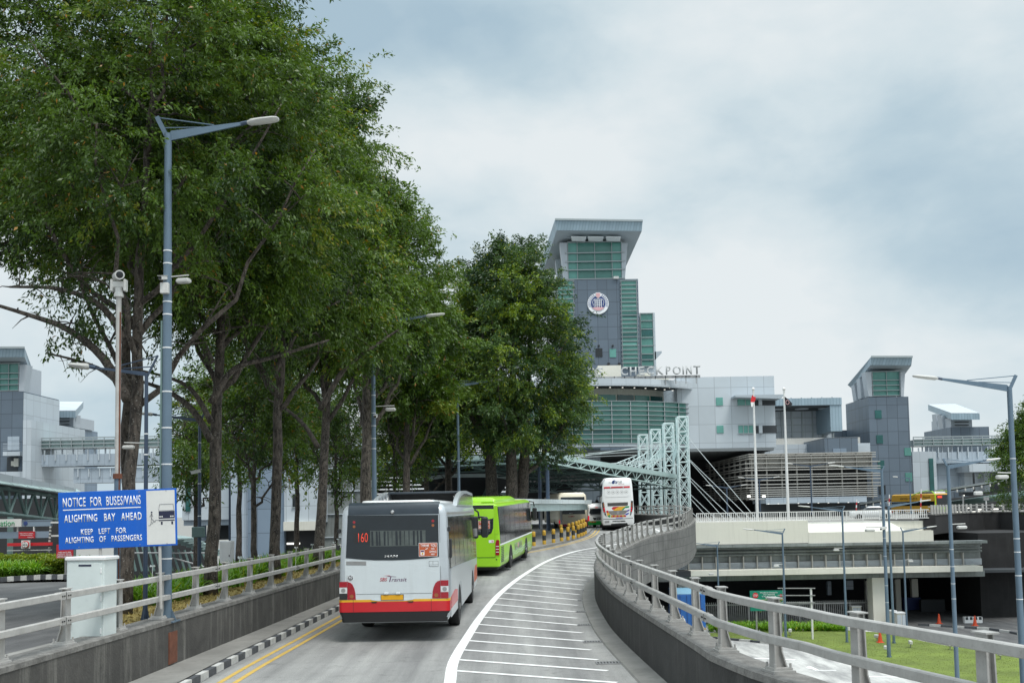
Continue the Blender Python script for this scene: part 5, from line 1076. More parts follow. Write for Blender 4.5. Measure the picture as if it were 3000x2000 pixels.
t_ = text('SERVED YOUR B', 4.6, .26, M['black_plastic'], Y_, (1.285, -7.0, 2.35), (R(90), 0, R(90)), depth=.01); text('Maybank', 1.9, .34, M['black_plastic'], Y_, (1.285, -2.2, 2.5), (R(90), 0, R(90)), depth=.01)
# ------------------------------------------------------------------ cars
def car(label, loc, rz, mat, group=None):
    c = thing('car', label, 'car', loc, rz, group)
    m = MB(); m.loft([(.22, .80, .1, 4.4, .25), (.4, .88, 0, 4.5, .3), (.78, .89, .02, 4.5, .3), (.92, .86, .1, 4.4, .35), (.98, .80, .3, 4.1, .3)]); m.build('body', M[mat], c, smooth=45)
    m = MB(); m.loft([(.95, .78, .5, 3.3, .25), (1.3, .66, 1.0, 2.7, .25)]); m.build('window', M['dark_glass'], c, smooth=45)
    m = MB(); m.loft([(1.29, .67, 1.0, 2.7, .25), (1.42, .58, 1.3, 2.4, .25)]); m.build('roof', M[mat], c, smooth=45)
    for s in (1, -1):
        m = MB(); m.bbox(s * .68 - .16, s * .68 + .16, -.02, .12, .68, .84, .02); m.build('tail_lamp', M['lens_red'], c)
        for y_ in (.85, 3.6): wheel(c, s * .79, y_, .31, .2)
    return c
pk = P(457, 1694, 115); car('white saloon car parked far off between the lamp poles on the left', (pk.x, 116, zl(115)), R(88), 'coach_white')
pk = P(2612, 1515, 112); car('white car behind the deck fence, only its roof showing left of the amber bus', (pk.x, 112, 1.12), R(80), 'coach_white')

# ================================================================== buildings and large structures
class Bld:
    def __init__(s, name, label, cat, base, group=None):
        s.b = Vector(base); s.r = thing(name, label, cat, base, 0, group)
    def put(s, mb, name, mat, parent=None, fix=True, smooth=None, **kw):
        mb.v = [tuple(Vector(v) - s.b) for v in mb.v]; o = mb.build(name, M[mat], parent or s.r, smooth=smooth)
        if fix: recalc(o)
        return tag(o, **kw) if kw else o
    def box(s, name, px, Y, depth, mat, parent=None, pad=0, **kw):       # px = (x0, y0, x1, y1) in the photo, front face at Y
        x0, x1, z0, z1 = RECT(*px, Y); m = MB(); m.box(x0 - pad, x1 + pad, Y, Y + depth, z0, z1); return s.put(m, name, mat, parent, **kw)
    def win(s, px, Y, mat='green_glass', name='window', fr=None):
        w_ = s.box(name, px, Y - .12, .3, mat)
        if fr:
            x0, x1, z0, z1 = RECT(*px, Y - .12); m = MB()
            for i in range(1, fr): x = x0 + (x1 - x0) * i / fr; m.box(x - .05, x + .05, Y - .2, Y - .1, z0, z1)
            m.box(x0 - .1, x1 + .1, Y - .2, Y - .1, z1, z1 + .12); m.box(x0 - .1, x1 + .1, Y - .2, Y - .1, z0 - .12, z0); s.put(m, 'frame', 'mullion', w_)
        return w_
def fins(b, px, Y, cols, rows, mat='mullion', t=.12, ov=.5, name='mullion', parent=None, dp=.35):
    x0, x1, z0, z1 = RECT(*px, Y); m = MB()
    for c in cols: x = x0 + (x1 - x0) * c; m.box(x - t * .6, x + t * .6, Y - .2, Y - .02, z0, z1)
    for r in rows: z = z0 + (z1 - z0) * r; m.box(x0 - ov, x1 + ov, Y - dp, Y - .03, z - t, z + t)
    return b.put(m, name, mat, parent)
# raised deck in front of the complex, and its white edge wall
DZ = 1.1
dk = MB(); x0, x1, z0, z1 = RECT(2040, 1527, 2730, 1592, 92)
dk.box(x0 - 2, x1 - .5, 92.82, 260, DZ - .3, DZ); dk.box(x1 - .5, 190, 116, 260, DZ - .3, DZ - .004); dk.build('upper_deck', M['footpath'], kind='structure')
dk = MB(); dk.box(-12, x0 + 1, 126, 260, .6, 1.16); dk.build('forecourt', M['footpath'], kind='structure')
# ------------------------------------------------------------------ bridge block under the deck
b = Bld('deck_bridge', 'long cream bridge block with stained band and louvres below the deck fence', 'bridge', (x0, 92, GZ))
xL, xR_ = P(1880, 1620, 92).x, P(2890, 1620, 92).x
b.box('edge_wall', (2038, 1527, 2368, 1592), 92, .8, 'cream_wall')
b.box('edge_wall', (2368, 1556, 2735, 1592), 92, .8, 'cream_wall')
m = MB(); xa, xb, za, zb = RECT(2368, 1527, 2735, 1556, 92); m.prism([(xa, 92.0, za), (xb - 2.5, 92.0, za), (xb - 4, 92.5, zb), (xa, 92.5, zb)], (0, .5, 0)); b.put(m, 'sloped_coping', 'cream_wall_bright')
m = MB(); m.box(xa, xb, 92.52, 92.8, za, zb - .02); b.put(m, 'edge_wall', 'cream_wall')
def zrow(py): return P(2300, py, 92).z
m = MB(); m.box(xL, xR_, 91.7, 93, zrow(1600), zrow(1592)); b.put(m, 'drip_ledge', 'stained_band')
m = MB(); m.box(xL, xR_, 93.2, 94, zrow(1645), zrow(1600)); b.put(m, 'stained_band', 'stained_band')
for py in (1604, 1615, 1624): m = MB(); z = zrow(py); m.tube([(xL, 92.9, z), (xR_, 92.9, z)], .10, 8); b.put(m, 'pipe', 'stained_band')
m = MB(); m.box(xL, xR_, 93.1, 94, zrow(1665), zrow(1645)); b.put(m, 'louvre_band', 'louvre_grey')
for k in range(5):
    m = MB(); z = zrow(1648 + k * 3.6); m.box(xL, xR_, 92.98, 93.1, z - .04, z + .03); b.put(m, 'louvre_blade', 'panel_light')
n = 24
for k in range(n):
    x = P(1900 + 40.6 * k, 1640, 92).x
    if x < xR_: m = MB(); m.box(x - .05, x + .05, 92.75, 93.3, zrow(1666), zrow(1628)); b.put(m, 'rib', 'louvre_cream')
m = MB(); m.box(P(2010, 1670, 92).x, P(2868, 1670, 92).x, 91.2, 96, zrow(1681), zrow(1665)); b.put(m, 'slab_edge', 'cream_wall')
m = MB(); m.box(P(1880, 1670, 92).x, P(2016, 1670, 92).x, 90.6, 92, zrow(1681), zrow(1664)); b.put(m, 'dark_canopy', 'black_plastic')
m = MB(); m.box(xL, xR_, 92.5, 93.3, zrow(1699), zrow(1681)); b.put(m, 'beam', 'stained_band')
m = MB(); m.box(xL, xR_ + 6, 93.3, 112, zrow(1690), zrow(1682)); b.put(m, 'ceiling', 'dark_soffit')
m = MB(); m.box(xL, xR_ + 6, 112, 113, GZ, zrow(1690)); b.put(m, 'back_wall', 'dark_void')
for px in ((1990, 2030), (2562, 2602)):
    m = MB(); m.box(P(px[0], 1750, 92).x, P(px[1], 1750, 92).x, 92.4, 93.8, GZ - .1, zrow(1697)); b.put(m, 'pier', 'cream_wall')
for px, Y, mt in (((2425, 1702, 2436, 1742), 104, 'panel_mid'), ((2538, 1700, 2556, 1785), 103, 'cream_wall'), ((2625, 1696, 2640, 1790), 102, 'cream_wall'), ((2672, 1695, 2690, 1748), 102, 'cream_wall'), ((2820, 1725, 2880, 1752), 100, 'stained_band'), ((2700, 1755, 2770, 1828), 102, 'dark_soffit'), ((2480, 1700, 2500, 1726), 103, 'panel_mid'), ((2650, 1750, 2700, 1830), 104, 'emblem_navy')):
    b.box('wall_panel', px, Y, .5, mt)
# ------------------------------------------------------------------ deck fence on the white wall
fx0, fx1 = P(2040, 1512, 92.3).x, P(2722, 1512, 92.3).x
F = thing('deck_fence', 'white metal bar fence along the top of the cream wall', 'fence', (fx0, 92.3, zrow(1527)))
nP = 14; pwid = (fx1 - fx0) / nP; H = zrow(1498) - zrow(1527)
fp = MB(); fp.box(0, .09, 0, .07, 0, H); fp.box(0, pwid, .01, .06, H - .08, H); fp.box(0, pwid, .01, .06, .08, .15)
for k in range(1, 8): fp.box(pwid * k / 8 - .028, pwid * k / 8 + .028, .02, .05, .12, H - .06)
first = fp.build('fence_panel', M['pole_white'], F)
for k in range(1, nP): o = first.copy(); COL.objects.link(o); o.parent = F; o.location = (k * pwid, 0, 0)
# ------------------------------------------------------------------ curved dark viaduct on the right
cv = [(P(2728, 1560, 93).x, 93.0)]
for k, (px, Y) in enumerate(((2760, 97), (2800, 101.5), (2840, 105), (2885, 107), (2930, 107), (2975, 105), (3030, 101), (3100, 96))): cv.append((P(px, 1545, Y).x, Y))
b = Bld('viaduct', 'dark stained viaduct curving in from the right edge above a black underpass', 'bridge', (cv[0][0], 93, GZ))
pth = []
for i in range(len(cv) - 1):
    for k in range(6): t = k / 6; pth.append((cv[i][0] * (1 - t) + cv[i + 1][0] * t, cv[i][1] * (1 - t) + cv[i + 1][1] * t, 0))
zt_, zb_ = 1.75, -.15
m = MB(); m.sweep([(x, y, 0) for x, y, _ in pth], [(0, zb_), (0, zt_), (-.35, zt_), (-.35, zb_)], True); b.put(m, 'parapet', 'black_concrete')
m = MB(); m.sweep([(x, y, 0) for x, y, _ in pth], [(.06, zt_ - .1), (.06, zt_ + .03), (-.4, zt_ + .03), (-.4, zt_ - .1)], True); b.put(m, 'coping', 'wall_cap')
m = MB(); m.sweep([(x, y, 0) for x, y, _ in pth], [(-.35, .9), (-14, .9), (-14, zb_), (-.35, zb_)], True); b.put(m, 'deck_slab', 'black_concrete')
m = MB(); m.box(cv[0][0] - .9, cv[0][0] + .2, 92.4, 93.4, P(2730, 1550, 92.4).z, P(2730, 1508, 92.4).z); b.put(m, 'end_pillar', 'black_concrete')
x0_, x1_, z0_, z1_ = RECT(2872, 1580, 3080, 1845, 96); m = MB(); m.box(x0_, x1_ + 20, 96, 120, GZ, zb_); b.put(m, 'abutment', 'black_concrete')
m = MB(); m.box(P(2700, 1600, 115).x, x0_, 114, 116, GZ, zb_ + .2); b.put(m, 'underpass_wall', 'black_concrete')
vr = Bld('guard_rail', 'short-posted guard rail on top of the dark curved viaduct', 'guard rail', (cv[0][0], 93, zt_))
acc = 0; nxt = .4; vpost = None
for a, c in zip(pth, pth[1:]):
    sg = math.hypot(c[0] - a[0], c[1] - a[1])
    while nxt < acc + sg:
        t = (nxt - acc) / sg; x, y = a[0] + (c[0] - a[0]) * t, a[1] + (c[1] - a[1]) * t
        if vpost is None: vm = MB(); vm.prism([(-.09, -.1, 0), (.09, -.1, 0), (.07, -.1, .85), (-.07, -.1, .85)], (0, .22, 0)); vpost = vm.build('post', M['galvanised'], vr.r); o = vpost
        else: o = vpost.copy(); COL.objects.link(o); o.parent = vr.r
        o.location = Vector((x, y - .15, zt_ + .03)) - vr.b; nxt += 1.25
    acc += sg
for z in (.72, .38): m = MB(); m.sweep([(x, y, zt_ + z) for x, y, _ in pth], [(-.12, -.05), (-.12, .05), (-.2, .05), (-.2, -.05)], True); vr.put(m, 'rail', 'galvanised_old')
# ------------------------------------------------------------------ control towers: one builder for the flared roof and glazed cab
def roof_slab(b, ft, fb, bt, bb_, Yf, Yb, mat='roof_metal'):    # (left,right) photo points of front top/bottom and back top/bottom edges
    q = [P(*ft[0], Yf), P(*ft[1], Yf), P(*fb[1], Yf + .4), P(*fb[0], Yf + .4), P(*bt[0], Yb), P(*bt[1], Yb), P(*bb_[1], Yb - .4), P(*bb_[0], Yb - .4)]
    m = MB(); m.add(q, [(0, 1, 2, 3), (0, 4, 5, 1), (0, 3, 7, 4), (1, 5, 6, 2), (4, 7, 6, 5)]); r = b.put(m, 'roof', mat)
    m = MB(); d = Vector((0, 0, -.03)); m.add([q[3] + d, q[2] + d, q[6] + d, q[7] + d], [(0, 1, 2, 3)]); b.put(m, 'soffit', 'roof_soffit', r)
    m = MB(); m.beam(q[0] + Vector((0, -.1, 0)), q[1] + Vector((0, -.1, 0)), .3, .35); b.put(m, 'roof_edge', 'mullion', r)
    return r
def pier(b, top, bot, Y, depth, mat='pier_metal'):              # tapered support: (x0,x1,y) at the top and bottom, in photo positions
    q = [P(top[0], top[2], Y), P(top[1], top[2], Y), P(bot[1], bot[2], Y), P(bot[0], bot[2], Y)]; m = MB(); m.prism(q, (0, depth, 0)); return b.put(m, 'roof_pier', mat)
# main tower
YT = 200
b = Bld('control_tower', 'tall slate control tower with a flared roof and round crest', 'tower', (P(1752, 1000, YT).x, YT, DZ))
x0, x1, z0, z1 = RECT(1630, 819, 1873, 1110, YT); zT = z1
m = MB(); m.box(x0, x1, YT, YT + 22, DZ, z1); b.put(m, 'shaft', 'panel_slate')
m = MB(); m.box(x0 - .06, x0 + .3, YT + .2, YT + 22.1, DZ, z1 + .02); b.put(m, 'side_wall', 'panel_light')
for px, nm in (((1633, 822, 1680, 942), 0), ((1822, 822, 1867, 1075), 1)):
    g = b.box('glazed_strip', px, YT - .25, .5, 'green_glass')
    fins(b, px, YT - .25, [0, 1], [k / (9 if nm == 0 else 20) for k in range((9 if nm == 0 else 20) + 1)], t=.065, ov=.25, parent=g, name='fin', dp=.2)
    if nm: 
        for k, (a_, c_) in enumerate(((.28, .32), (.38, .42), (.72, .76), (.62, .66))): b.box('blind', (1824, px[1] + 253 * a_, 1865, px[1] + 253 * c_), YT - .3, .1, 'green_glass_dark' if k % 2 else 'green_glass_bright')
m = MB(); x2, x3, _, z3 = RECT(1873, 916, 1921, 1110, YT + 3); m.box(x2, x3, YT + 3, YT + 20, DZ, z3); b.put(m, 'annex', 'panel_light')
g = b.box('glazed_strip', (1878, 918, 1914, 1072), YT + 2.7, .5, 'green_glass'); fins(b, (1878, 918, 1914, 1072), YT + 2.7, [0, 1], [0, .12, .23, .385, .54, .7, .86, 1], t=.07, ov=.1, parent=g, name='fin', dp=.2)
b.box('blind', (1880, 1036, 1912, 1058), YT + 2.6, .2, 'green_glass_dark'); b.box('blind', (1880, 960, 1912, 983), YT + 2.6, .2, 'green_glass_dark')
m = MB(); x4, x5, z4, z5 = RECT(1918, 1031, 1939, 1040, YT + 3); m.prism([(x4, YT + 3, z4 - 1.0), (x5, YT + 3, z5 - .2), (x5, YT + 3, z5 + .2), (x4, YT + 3, z5 + .1)], (0, 8, 0)); b.put(m, 'ledge', 'roof_soffit')
b.win((1745, 1020, 1765, 1045), YT, 'dark_glass'); b.win((1786, 1022, 1805, 1046), YT, 'green_glass_bright')
for px in ((1752, 1010, 1757, 1014), (1793, 1010, 1798, 1014), (1780, 1062, 1787, 1068), (1811, 1062, 1818, 1068)): b.box('floodlight', px, YT - .5, .5, 'black_plastic')
# glazed cab
cab = b.box('cab_glazing', (1664, 709, 1821, 818), YT + 1, 18, 'green_glass')
for c_ in ((1665, 711, 1692, 817), (1794, 712, 1820, 817)): b.box('cab_end_pane', c_, YT + .85, .1, 'green_glass_bright')
fins(b, (1664, 709, 1821, 818), YT + .8, [0, .175, .5, .82, 1], [0, .245, .465, .7], t=.10, ov=.6, parent=cab, dp=.5)
fins(b, (1664, 709, 1821, 818), YT + .8, [], [.995], t=.1, ov=.1, parent=cab)
pier(b, (1640, 1661, 711), (1653, 1664, 818), YT + .5, 3); pier(b, (1821, 1839, 712), (1822, 1831, 818), YT + .5, 3)
pier(b, (1627, 1640, 760), (1634, 1652, 819), YT + 10, 3); pier(b, (1616, 1622, 797), (1620, 1626, 824), YT + 18, 2)
m = MB(); xa, xb, za, zb = RECT(1636, 716, 1664, 819, YT + 6); m.box(xa + 2, xb + 3, YT + 4, YT + 20, zT, zb - 2); b.put(m, 'cab_side', 'green_glass_dark')
rf = roof_slab(b, ((1626, 643), (1883, 647)), ((1631, 675), (1880, 677)), ((1578, 788), (1830, 770)), ((1586, 809), (1832, 784)), YT - 5, YT + 24)
for k, (a_, c_) in enumerate(((1673, 1717), (1722, 1768), (1775, 1819))):
    q = [P(a_, 687, YT - 2.6), P(c_, 688, YT - 2.6), P(c_ - 3, 700, YT - .5), P(a_ + 2, 699, YT - .5)]; m = MB(); q = [v + Vector((0, 0, -.35)) for v in q]; m.prism(q, (0, 0, -.15)); b.put(m, 'skylight', 'emblem_white', rf)
m = MB(); 
for px_ in (1801, 1808): p = P(px_, 818, YT); m.bbox(p.x - .3, p.x + .3, YT - .6, YT, p.z, p.z + .5, .05)
b.put(m, 'roof_camera', 'cctv_white')
# crest on the tower
cE = P(1752, 890, YT); rE = 31.5 / FPX * YT * 1.0
E = thing('crest', 'round white and navy crest with a portcullis on the slate tower', 'emblem', (cE.x, YT - .05, cE.z))
def eplate(nm, pts, mat, y): m = MB(); m.prism([(x * rE, -y, z * rE) for x, z in pts], (0, y - .02 if y > .1 else .08, 0)); return recalc(m.build(nm, M[mat], E))
def disc(r, cx=0, cz=0, n=32, a0=0, a1=360): return [(cx + r * math.cos(R(a0 + (a1 - a0) * k / n)), cz + r * math.sin(R(a0 + (a1 - a0) * k / n))) for k in range(n + (0 if a1 - a0 == 360 else 1))]
eplate('ring', disc(1), 'emblem_white', .30); eplate('field', disc(.69, 0, .02), 'emblem_navy', .40)
mound = [(.69 * math.cos(R(a)), .02 + .69 * math.sin(R(a))) for a in range(-145, -34, 5)]; mound += [(.4, -.38), (.2, -.345), (0, -.335), (-.2, -.345), (-.4, -.38)]
eplate('mound', mound, 'emblem_pink', .46)
m = MB()
for k in range(4): x = -.31 + k * .205; m.box((x - .025) * rE, (x + .025) * rE, -.5, -.42, -.38 * rE, .40 * rE)
for k in range(4): z = .38 - k * .185; m.box(-.33 * rE, .33 * rE, -.52, -.44, (z - .025) * rE, (z + .025) * rE)
m.build('portcullis', M['emblem_white'], E)
m = MB()
for s in (1, -1): m.tube([(s * x * rE, -.45, z * rE) for x, z in ((.33, .42), (.44, .33), (.52, .2), (.53, .05), (.46, -.1), (.48, -.22))], .022 * rE, 6)
m.build('chain', M['emblem_white'], E)
m = MB()
for s in (1, -1):
    for k in range(8):
        a = 62 - k * 11.5 + 0 
        for dr_, tw in ((.06, 25), (-.06, -25)):
            c = (s * (.845 + dr_) * math.cos(R(a)), (.845 + dr_) * math.sin(R(a))); th = R(a + 90 + tw) if s > 0 else R(180 - (a + 90 + tw))
            u = Vector((math.cos(th), math.sin(th))); v_ = Vector((-u.y, u.x)); p = [(c[0] + u.x * q * .075 + v_.x * w_ * .03, c[1] + u.y * q * .075 + v_.y * w_ * .03) for q, w_ in ((1, 0), (0, 1), (-1, 0), (0, -1))]
            m.prism([(x * rE, -.36, z * rE) for x, z in p], (0, .05, 0))
recalc(m.build('laurel', M['emblem_navy'], E))
eplate('shield', [(-.22, 1.02), (.22, 1.02), (.22, .72), (.16, .58), (0, .45), (-.16, .58), (-.22, .72)], 'emblem_white', .50); eplate('shield_field', [(-.19, .97), (.19, .97), (.19, .73), (.14, .61), (0, .51), (-.14, .61), (-.19, .73)], 'emblem_pink', .56)
# ------------------------------------------------------------------ central hall with the bowed green glass front
YH = 150
b = Bld('checkpoint_hall', 'grey panelled checkpoint hall with a bowed green glass front', 'building', (P(1985, 1300, YH).x, YH, DZ))
x0, x1, z0, z1 = RECT(1985, 1103, 2271, 1312, YH + 6)
m = MB(); m.box(x0, x1, YH + 6, YH + 26, z0, z1); b.put(m, 'wing_wall', 'panel_light')
# bowed front: arc in plan
xc = P(1735, 1240, YH).x; xr = P(2054, 1240, YH + 8).x; hwA = xr - xc; sag = 9.0; Rr = (hwA**2 + sag**2) / (2 * sag); amax = math.asin(hwA / Rr)
def arc_pts(r, a0, a1, n): return [(xc + r * math.sin(a0 + (a1 - a0) * k / n), YH + Rr - r * math.cos(a0 + (a1 - a0) * k / n)) for k in range(n + 1)]
zg0, zg1 = P(1735, 1299, YH).z, P(1735, 1175, YH).z
def bowed(name, r, z0, z1, mat, a0=-amax, a1=amax, n=36, th=.4, parent=None):
    m = MB(); o = arc_pts(r, a0, a1, n); i = arc_pts(r - th, a0, a1, n); vs = [(x, y, z) for z in (z0, z1) for x, y in o + i]; N = n + 1; fs = []
    for k in range(n):
        fs += [(k, k + 1, 2*N + k + 1, 2*N + k), (N + k + 1, N + k, 3*N + k, 3*N + k + 1), (2*N + k, 2*N + k + 1, 3*N + k + 1, 3*N + k), (k + 1, k, N + k, N + k + 1)]
    fs += [(0, 2*N, 3*N, N), (n, N + n, 3*N + n, 2*N + n)]
    m.add(vs, fs); return b.put(m, name, mat, parent)
gl = bowed('curtain_wall', Rr, zg0, zg1, 'green_glass')
rows = 9
for k in range(rows + 1): bowed('transom', Rr + .35, zg0 + (zg1 - zg0) * k / rows - .035, zg0 + (zg1 - zg0) * k / rows + .045, 'mullion', -amax, amax + .035, th=.5, parent=gl)
m = MB()
for k in range(15): a = -amax + 2 * amax * k / 14; x, y = xc + (Rr + .15) * math.sin(a), YH + Rr - (Rr + .15) * math.cos(a); m.box(x - .06, x + .06, y - .1, y + .1, zg0, zg1)
b.put(m, 'mullion', 'mullion', gl)
bowed('dark_pane_row', Rr + .06, zg0 + (zg1 - zg0) * 2 / rows + .1, zg0 + (zg1 - zg0) * 3 / rows - .1, 'green_glass_dark', -amax * .6, amax * .22, th=.05, parent=gl)
bowed('plinth_band', Rr + .2, P(1735, 1308, YH).z, zg0 - .07, 'panel_light', th=2)
# recessed upper storey, soffit and curved parapet
ru0, ru1 = P(1735, 1173, YH + 4).z, P(1735, 1135, YH + 4).z
bowed('upper_wall', Rr - 5, ru0 - 1, ru1 + 1.5, 'cream_wall', -amax, amax * .86, th=1)
for k in range(5): bowed('window', Rr - 4.85, ru0 - .6, ru0 + 1.0, 'green_glass_bright' if k % 2 else 'green_glass_dark', amax * (-.1 + .19 * k), amax * (-.1 + .19 * k + .17), n=6, th=.2)
rt0, rt1 = P(1735, 1131, YH).z, P(1735, 1110, YH).z
bowed('roof_parapet', Rr + .8, rt0, rt1, 'panel_light', -amax, amax * .86, th=.8)
bowed('roof_soffit', Rr + .1, rt0 + .25, rt0 + .5, 'dark_soffit', -amax, amax * .86, th=6)
bowed('roof', Rr, rt1 - .3, rt1 - .1, 'panel_light', -amax, amax * .86, th=14)
m = MB()
for k in range(9):
    for r_ in (1.2, 3.4): a = amax * (-.15 + .115 * k + .03 * r_); x, y = xc + (Rr - r_) * math.sin(a), YH + Rr - (Rr - r_) * math.cos(a); m.lathe([(.13, 0), (.13, .05)], (x, y, rt0 + .19), 8)
b.put(m, 'downlight', 'lamp_lit')
for px, fr in (((2098, 1164, 2118, 1187), 0), ((2161, 1164, 2206, 1187), 2), ((2100, 1246, 2120, 1268), 0), ((2164, 1246, 2206, 1268), 3)): b.win(px, YH + 6, 'green_glass_bright', fr=fr or None)
for px in ((2207, 1164, 2272, 1187), (2208, 1246, 2276, 1268)): b.box('corner_void', px, YH + 5.9, 1, 'dark_soffit'); b.box('corner_column', (px[0] + 16, px[1], px[0] + 26, px[3]), YH + 5.5, .8, 'panel_light')
m = MB(); xa, xb, za, zb = RECT(2150, 1158, 2292, 1165, YH + 4); m.prism([(xa, YH + 3, zb), (xb, YH + 3, zb), (xb, YH + 3, zb - .15), (xa + 7, YH + 3, za - .3), (xa, YH + 3, zb - .3)], (0, 8, 0)); b.put(m, 'sun_shade', 'roof_soffit')
m = MB(); m.box(xc - hwA, x1 - .5, YH + 5.5, YH + 60, z0 - .5, z0 - .02); b.put(m, 'underside', 'grey_soffit')
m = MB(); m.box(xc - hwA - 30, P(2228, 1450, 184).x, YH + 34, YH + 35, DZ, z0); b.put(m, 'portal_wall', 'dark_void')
for px, wd in ((1690, 24), (1980, 26), (2232, 22)): x = P(px, 1400, YH + 10).x; m = MB(); m.tube([(x, YH + 10, DZ), (x, YH + 10, z0)], wd / FPX * YH * .5, 14); b.put(m, 'column', 'grey_soffit', smooth=40)
# cream plant block and annex behind the curved roof
b.box('plant_block', (1752, 1070, 1820, 1112), YH + 20, 8, 'cream_wall'); b.box('plant_block', (1872, 1092, 1906, 1110), YH + 18, 6, 'cream_wall'); b.box('plant_block', (1906, 1100, 1960, 1112), YH + 16, 5, 'cream_wall')
b.box('lower_wing', (1700, 1312, 1760, 1470), YH + 12, 3, 'panel_mid')
# rooftop letters
YLt = 152
LT = thing('rooftop_lettering', 'big white rooftop letters spelling the checkpoint name', 'letters', (P(1934, 1100, YLt).x, YLt, P(1934, 1098, YLt).z))
lets = [('C', 1818, 1839), ('H', 1845, 1864), ('E', 1870, 1888), ('C', 1894, 1915), ('K', 1921, 1943), ('P', 1950, 1964), ('O', 1970, 1994), ('I', 1999, 2003), ('N', 2009, 2026), ('T', 2031, 2051), ('S', 1750, 1766), ('D', 1722, 1742), ('N', 1696, 1714), ('A', 1668, 1688), ('L', 1645, 1660)]
for ch, a_, c_ in lets:
    p, q = P(a_, 1074, YLt), P(c_, 1098, YLt)
    o = text(ch, q.x - p.x, p.z - q.z, M['letter_grey'], LT, ((p.x + q.x) / 2 - LT.location.x, 0, (p.z - q.z) / 2), name='letter', depth=.45, bold=.008)
m = MB(); m.box(P(1640, 1100, YLt).x - LT.location.x, P(2052, 1100, YLt).x - LT.location.x, .1, .3, -.5, -.1)
for k in range(14): x = (P(1650 + k * 30, 1100, YLt).x - LT.location.x); m.box(x - .06, x + .06, .1, .25, -1.4, -.1)
m.build('support_frame', M['hub_metal'], LT)
# ------------------------------------------------------------------ louvred box in front of the hall
YB = 148
b = Bld('louvred_building', 'low building wrapped in horizontal cream louvres behind the flagpoles', 'building', (P(2195, 1460, YB).x, YB, DZ))
x0, x1, z0, z1 = RECT(2195, 1326, 2568, 1462, YB); xs = P(2060, 1400, YB + 34).x
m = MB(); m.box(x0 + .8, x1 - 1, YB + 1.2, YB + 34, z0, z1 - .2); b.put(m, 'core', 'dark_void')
m = MB(); m.box(x0 + .3, x1 - .6, YB + .7, YB + 1.1, P(2380, 1366, YB).z, z1); b.put(m, 'upper_band', 'louvre_cream')
zz = [1327, 1333, 1340, 1354, 1367, 1374, 1388, 1395, 1404, 1416, 1425, 1432, 1438, 1444, 1450, 1456]
for k, py in enumerate(zz):
    z = P(2380, py, YB).z; ext = .6 if 1350 < py < 1430 else 0
    m = MB(); m.box(x0 - ext, x1 + ext, YB - .1, YB + .6, z - .06, z + .06); m.box(x0 - ext, x0 + .6 - ext, YB + .6, YB + 33, z - .06, z + .06); b.put(m, 'louvre', 'louvre_cream')
for k in range(9):
    x = x0 + .5 + (x1 - x0 - 1) * k / 8; m = MB(); m.box(x - .09, x + .09, YB + .35, YB + .7, z0, z1); b.put(m, 'louvre_post', 'louvre_cream')
for k in range(8): m = MB(); m.box(x0 + .2, x0 + .5, YB + 3 + k * 4, YB + 3.2 + k * 4, z0, z1); b.put(m, 'louvre_post', 'louvre_cream')
m = MB(); xa, xb, za, zb = RECT(2244, 1455, 2540, 1472, YB - 4); m.box(xa, xb, YB - 4, YB + 4, za, zb); b.put(m, 'entrance_canopy', 'panel_mid')
m = MB(); m.box(xa, xb, YB - 1, YB + 3, DZ, za - .1); b.put(m, 'entrance', 'dark_soffit')
m = MB()
for k in range(10): m.lathe([(.12, 0), (.12, .05)], (xa + (xb - xa) * (k + .5) / 10, YB - 2.5, za - .06), 8)
b.put(m, 'downlight', 'lamp_lit')
# ------------------------------------------------------------------ glazed hall behind
YG = 188
b = Bld('glazed_hall', 'grey hall with a blue ribbed roof edge and pale glazing behind the flagpoles', 'building', (P(2380, 1300, YG).x, YG, DZ))
x0, x1, z0, z1 = RECT(2230, 1166, 2465, 1187, YG); xe = P(2467, 1200, YG).x
m = MB(); m.box(x0, xe, YG, YG + 16, z0, z1); b.put(m, 'roof', 'roof_metal')
m = MB(); m.box(x0, xe - 2.0, YG + .5, YG + 12, z0 - .25, z0 - .02); b.put(m, 'soffit', 'dark_soffit')
m = MB(); m.box(xe - 2.2, xe, YG + .2, YG + 16, P(2467, 1262, YG).z, z0 - .02); b.put(m, 'side_wall', 'roof_metal')
xg0, xg1, zg0_, zg1_ = RECT(2230, 1216, 2440, 1285, YG + 9); m = MB(); m.box(xg0, xg1, YG + 9, YG + 10, zg0_ - 3, zg1_ + 3); b.put(m, 'glazing', 'panel_light')
m = MB(); 
for k in range(8): x = xg0 + (xg1 - xg0) * k / 7; m.box(x - .1, x + .1, YG + 8.7, YG + 8.98, zg0_ - 3, zg1_ + 3.5)
for k in range(4): z = zg0_ + (zg1_ - zg0_) * k / 3.4; m.box(xg0, xg1, YG + 8.8, YG + 8.98, z - .06, z + .06)
b.put(m, 'mullion', 'mullion')
for px in (2284, 2353, 2422): p = P(px, 1196, YG + 3); m = MB(); m.lathe([(1.3, 0), (1.3, .06)], (p.x, YG + 4, z0 - .34), 20); b.put(m, 'ceiling_light', 'panel_light')
b.box('window', (2424, 1226, 2438, 1246), YG + 8.6, .3, 'green_glass')
b.box('parapet', (2260, 1282, 2520, 1300), YG - 8, 6, 'louvre_cream'); b.box('terrace_wall', (2200, 1300, 2550, 1340), YG - 10, 3, 'panel_light')
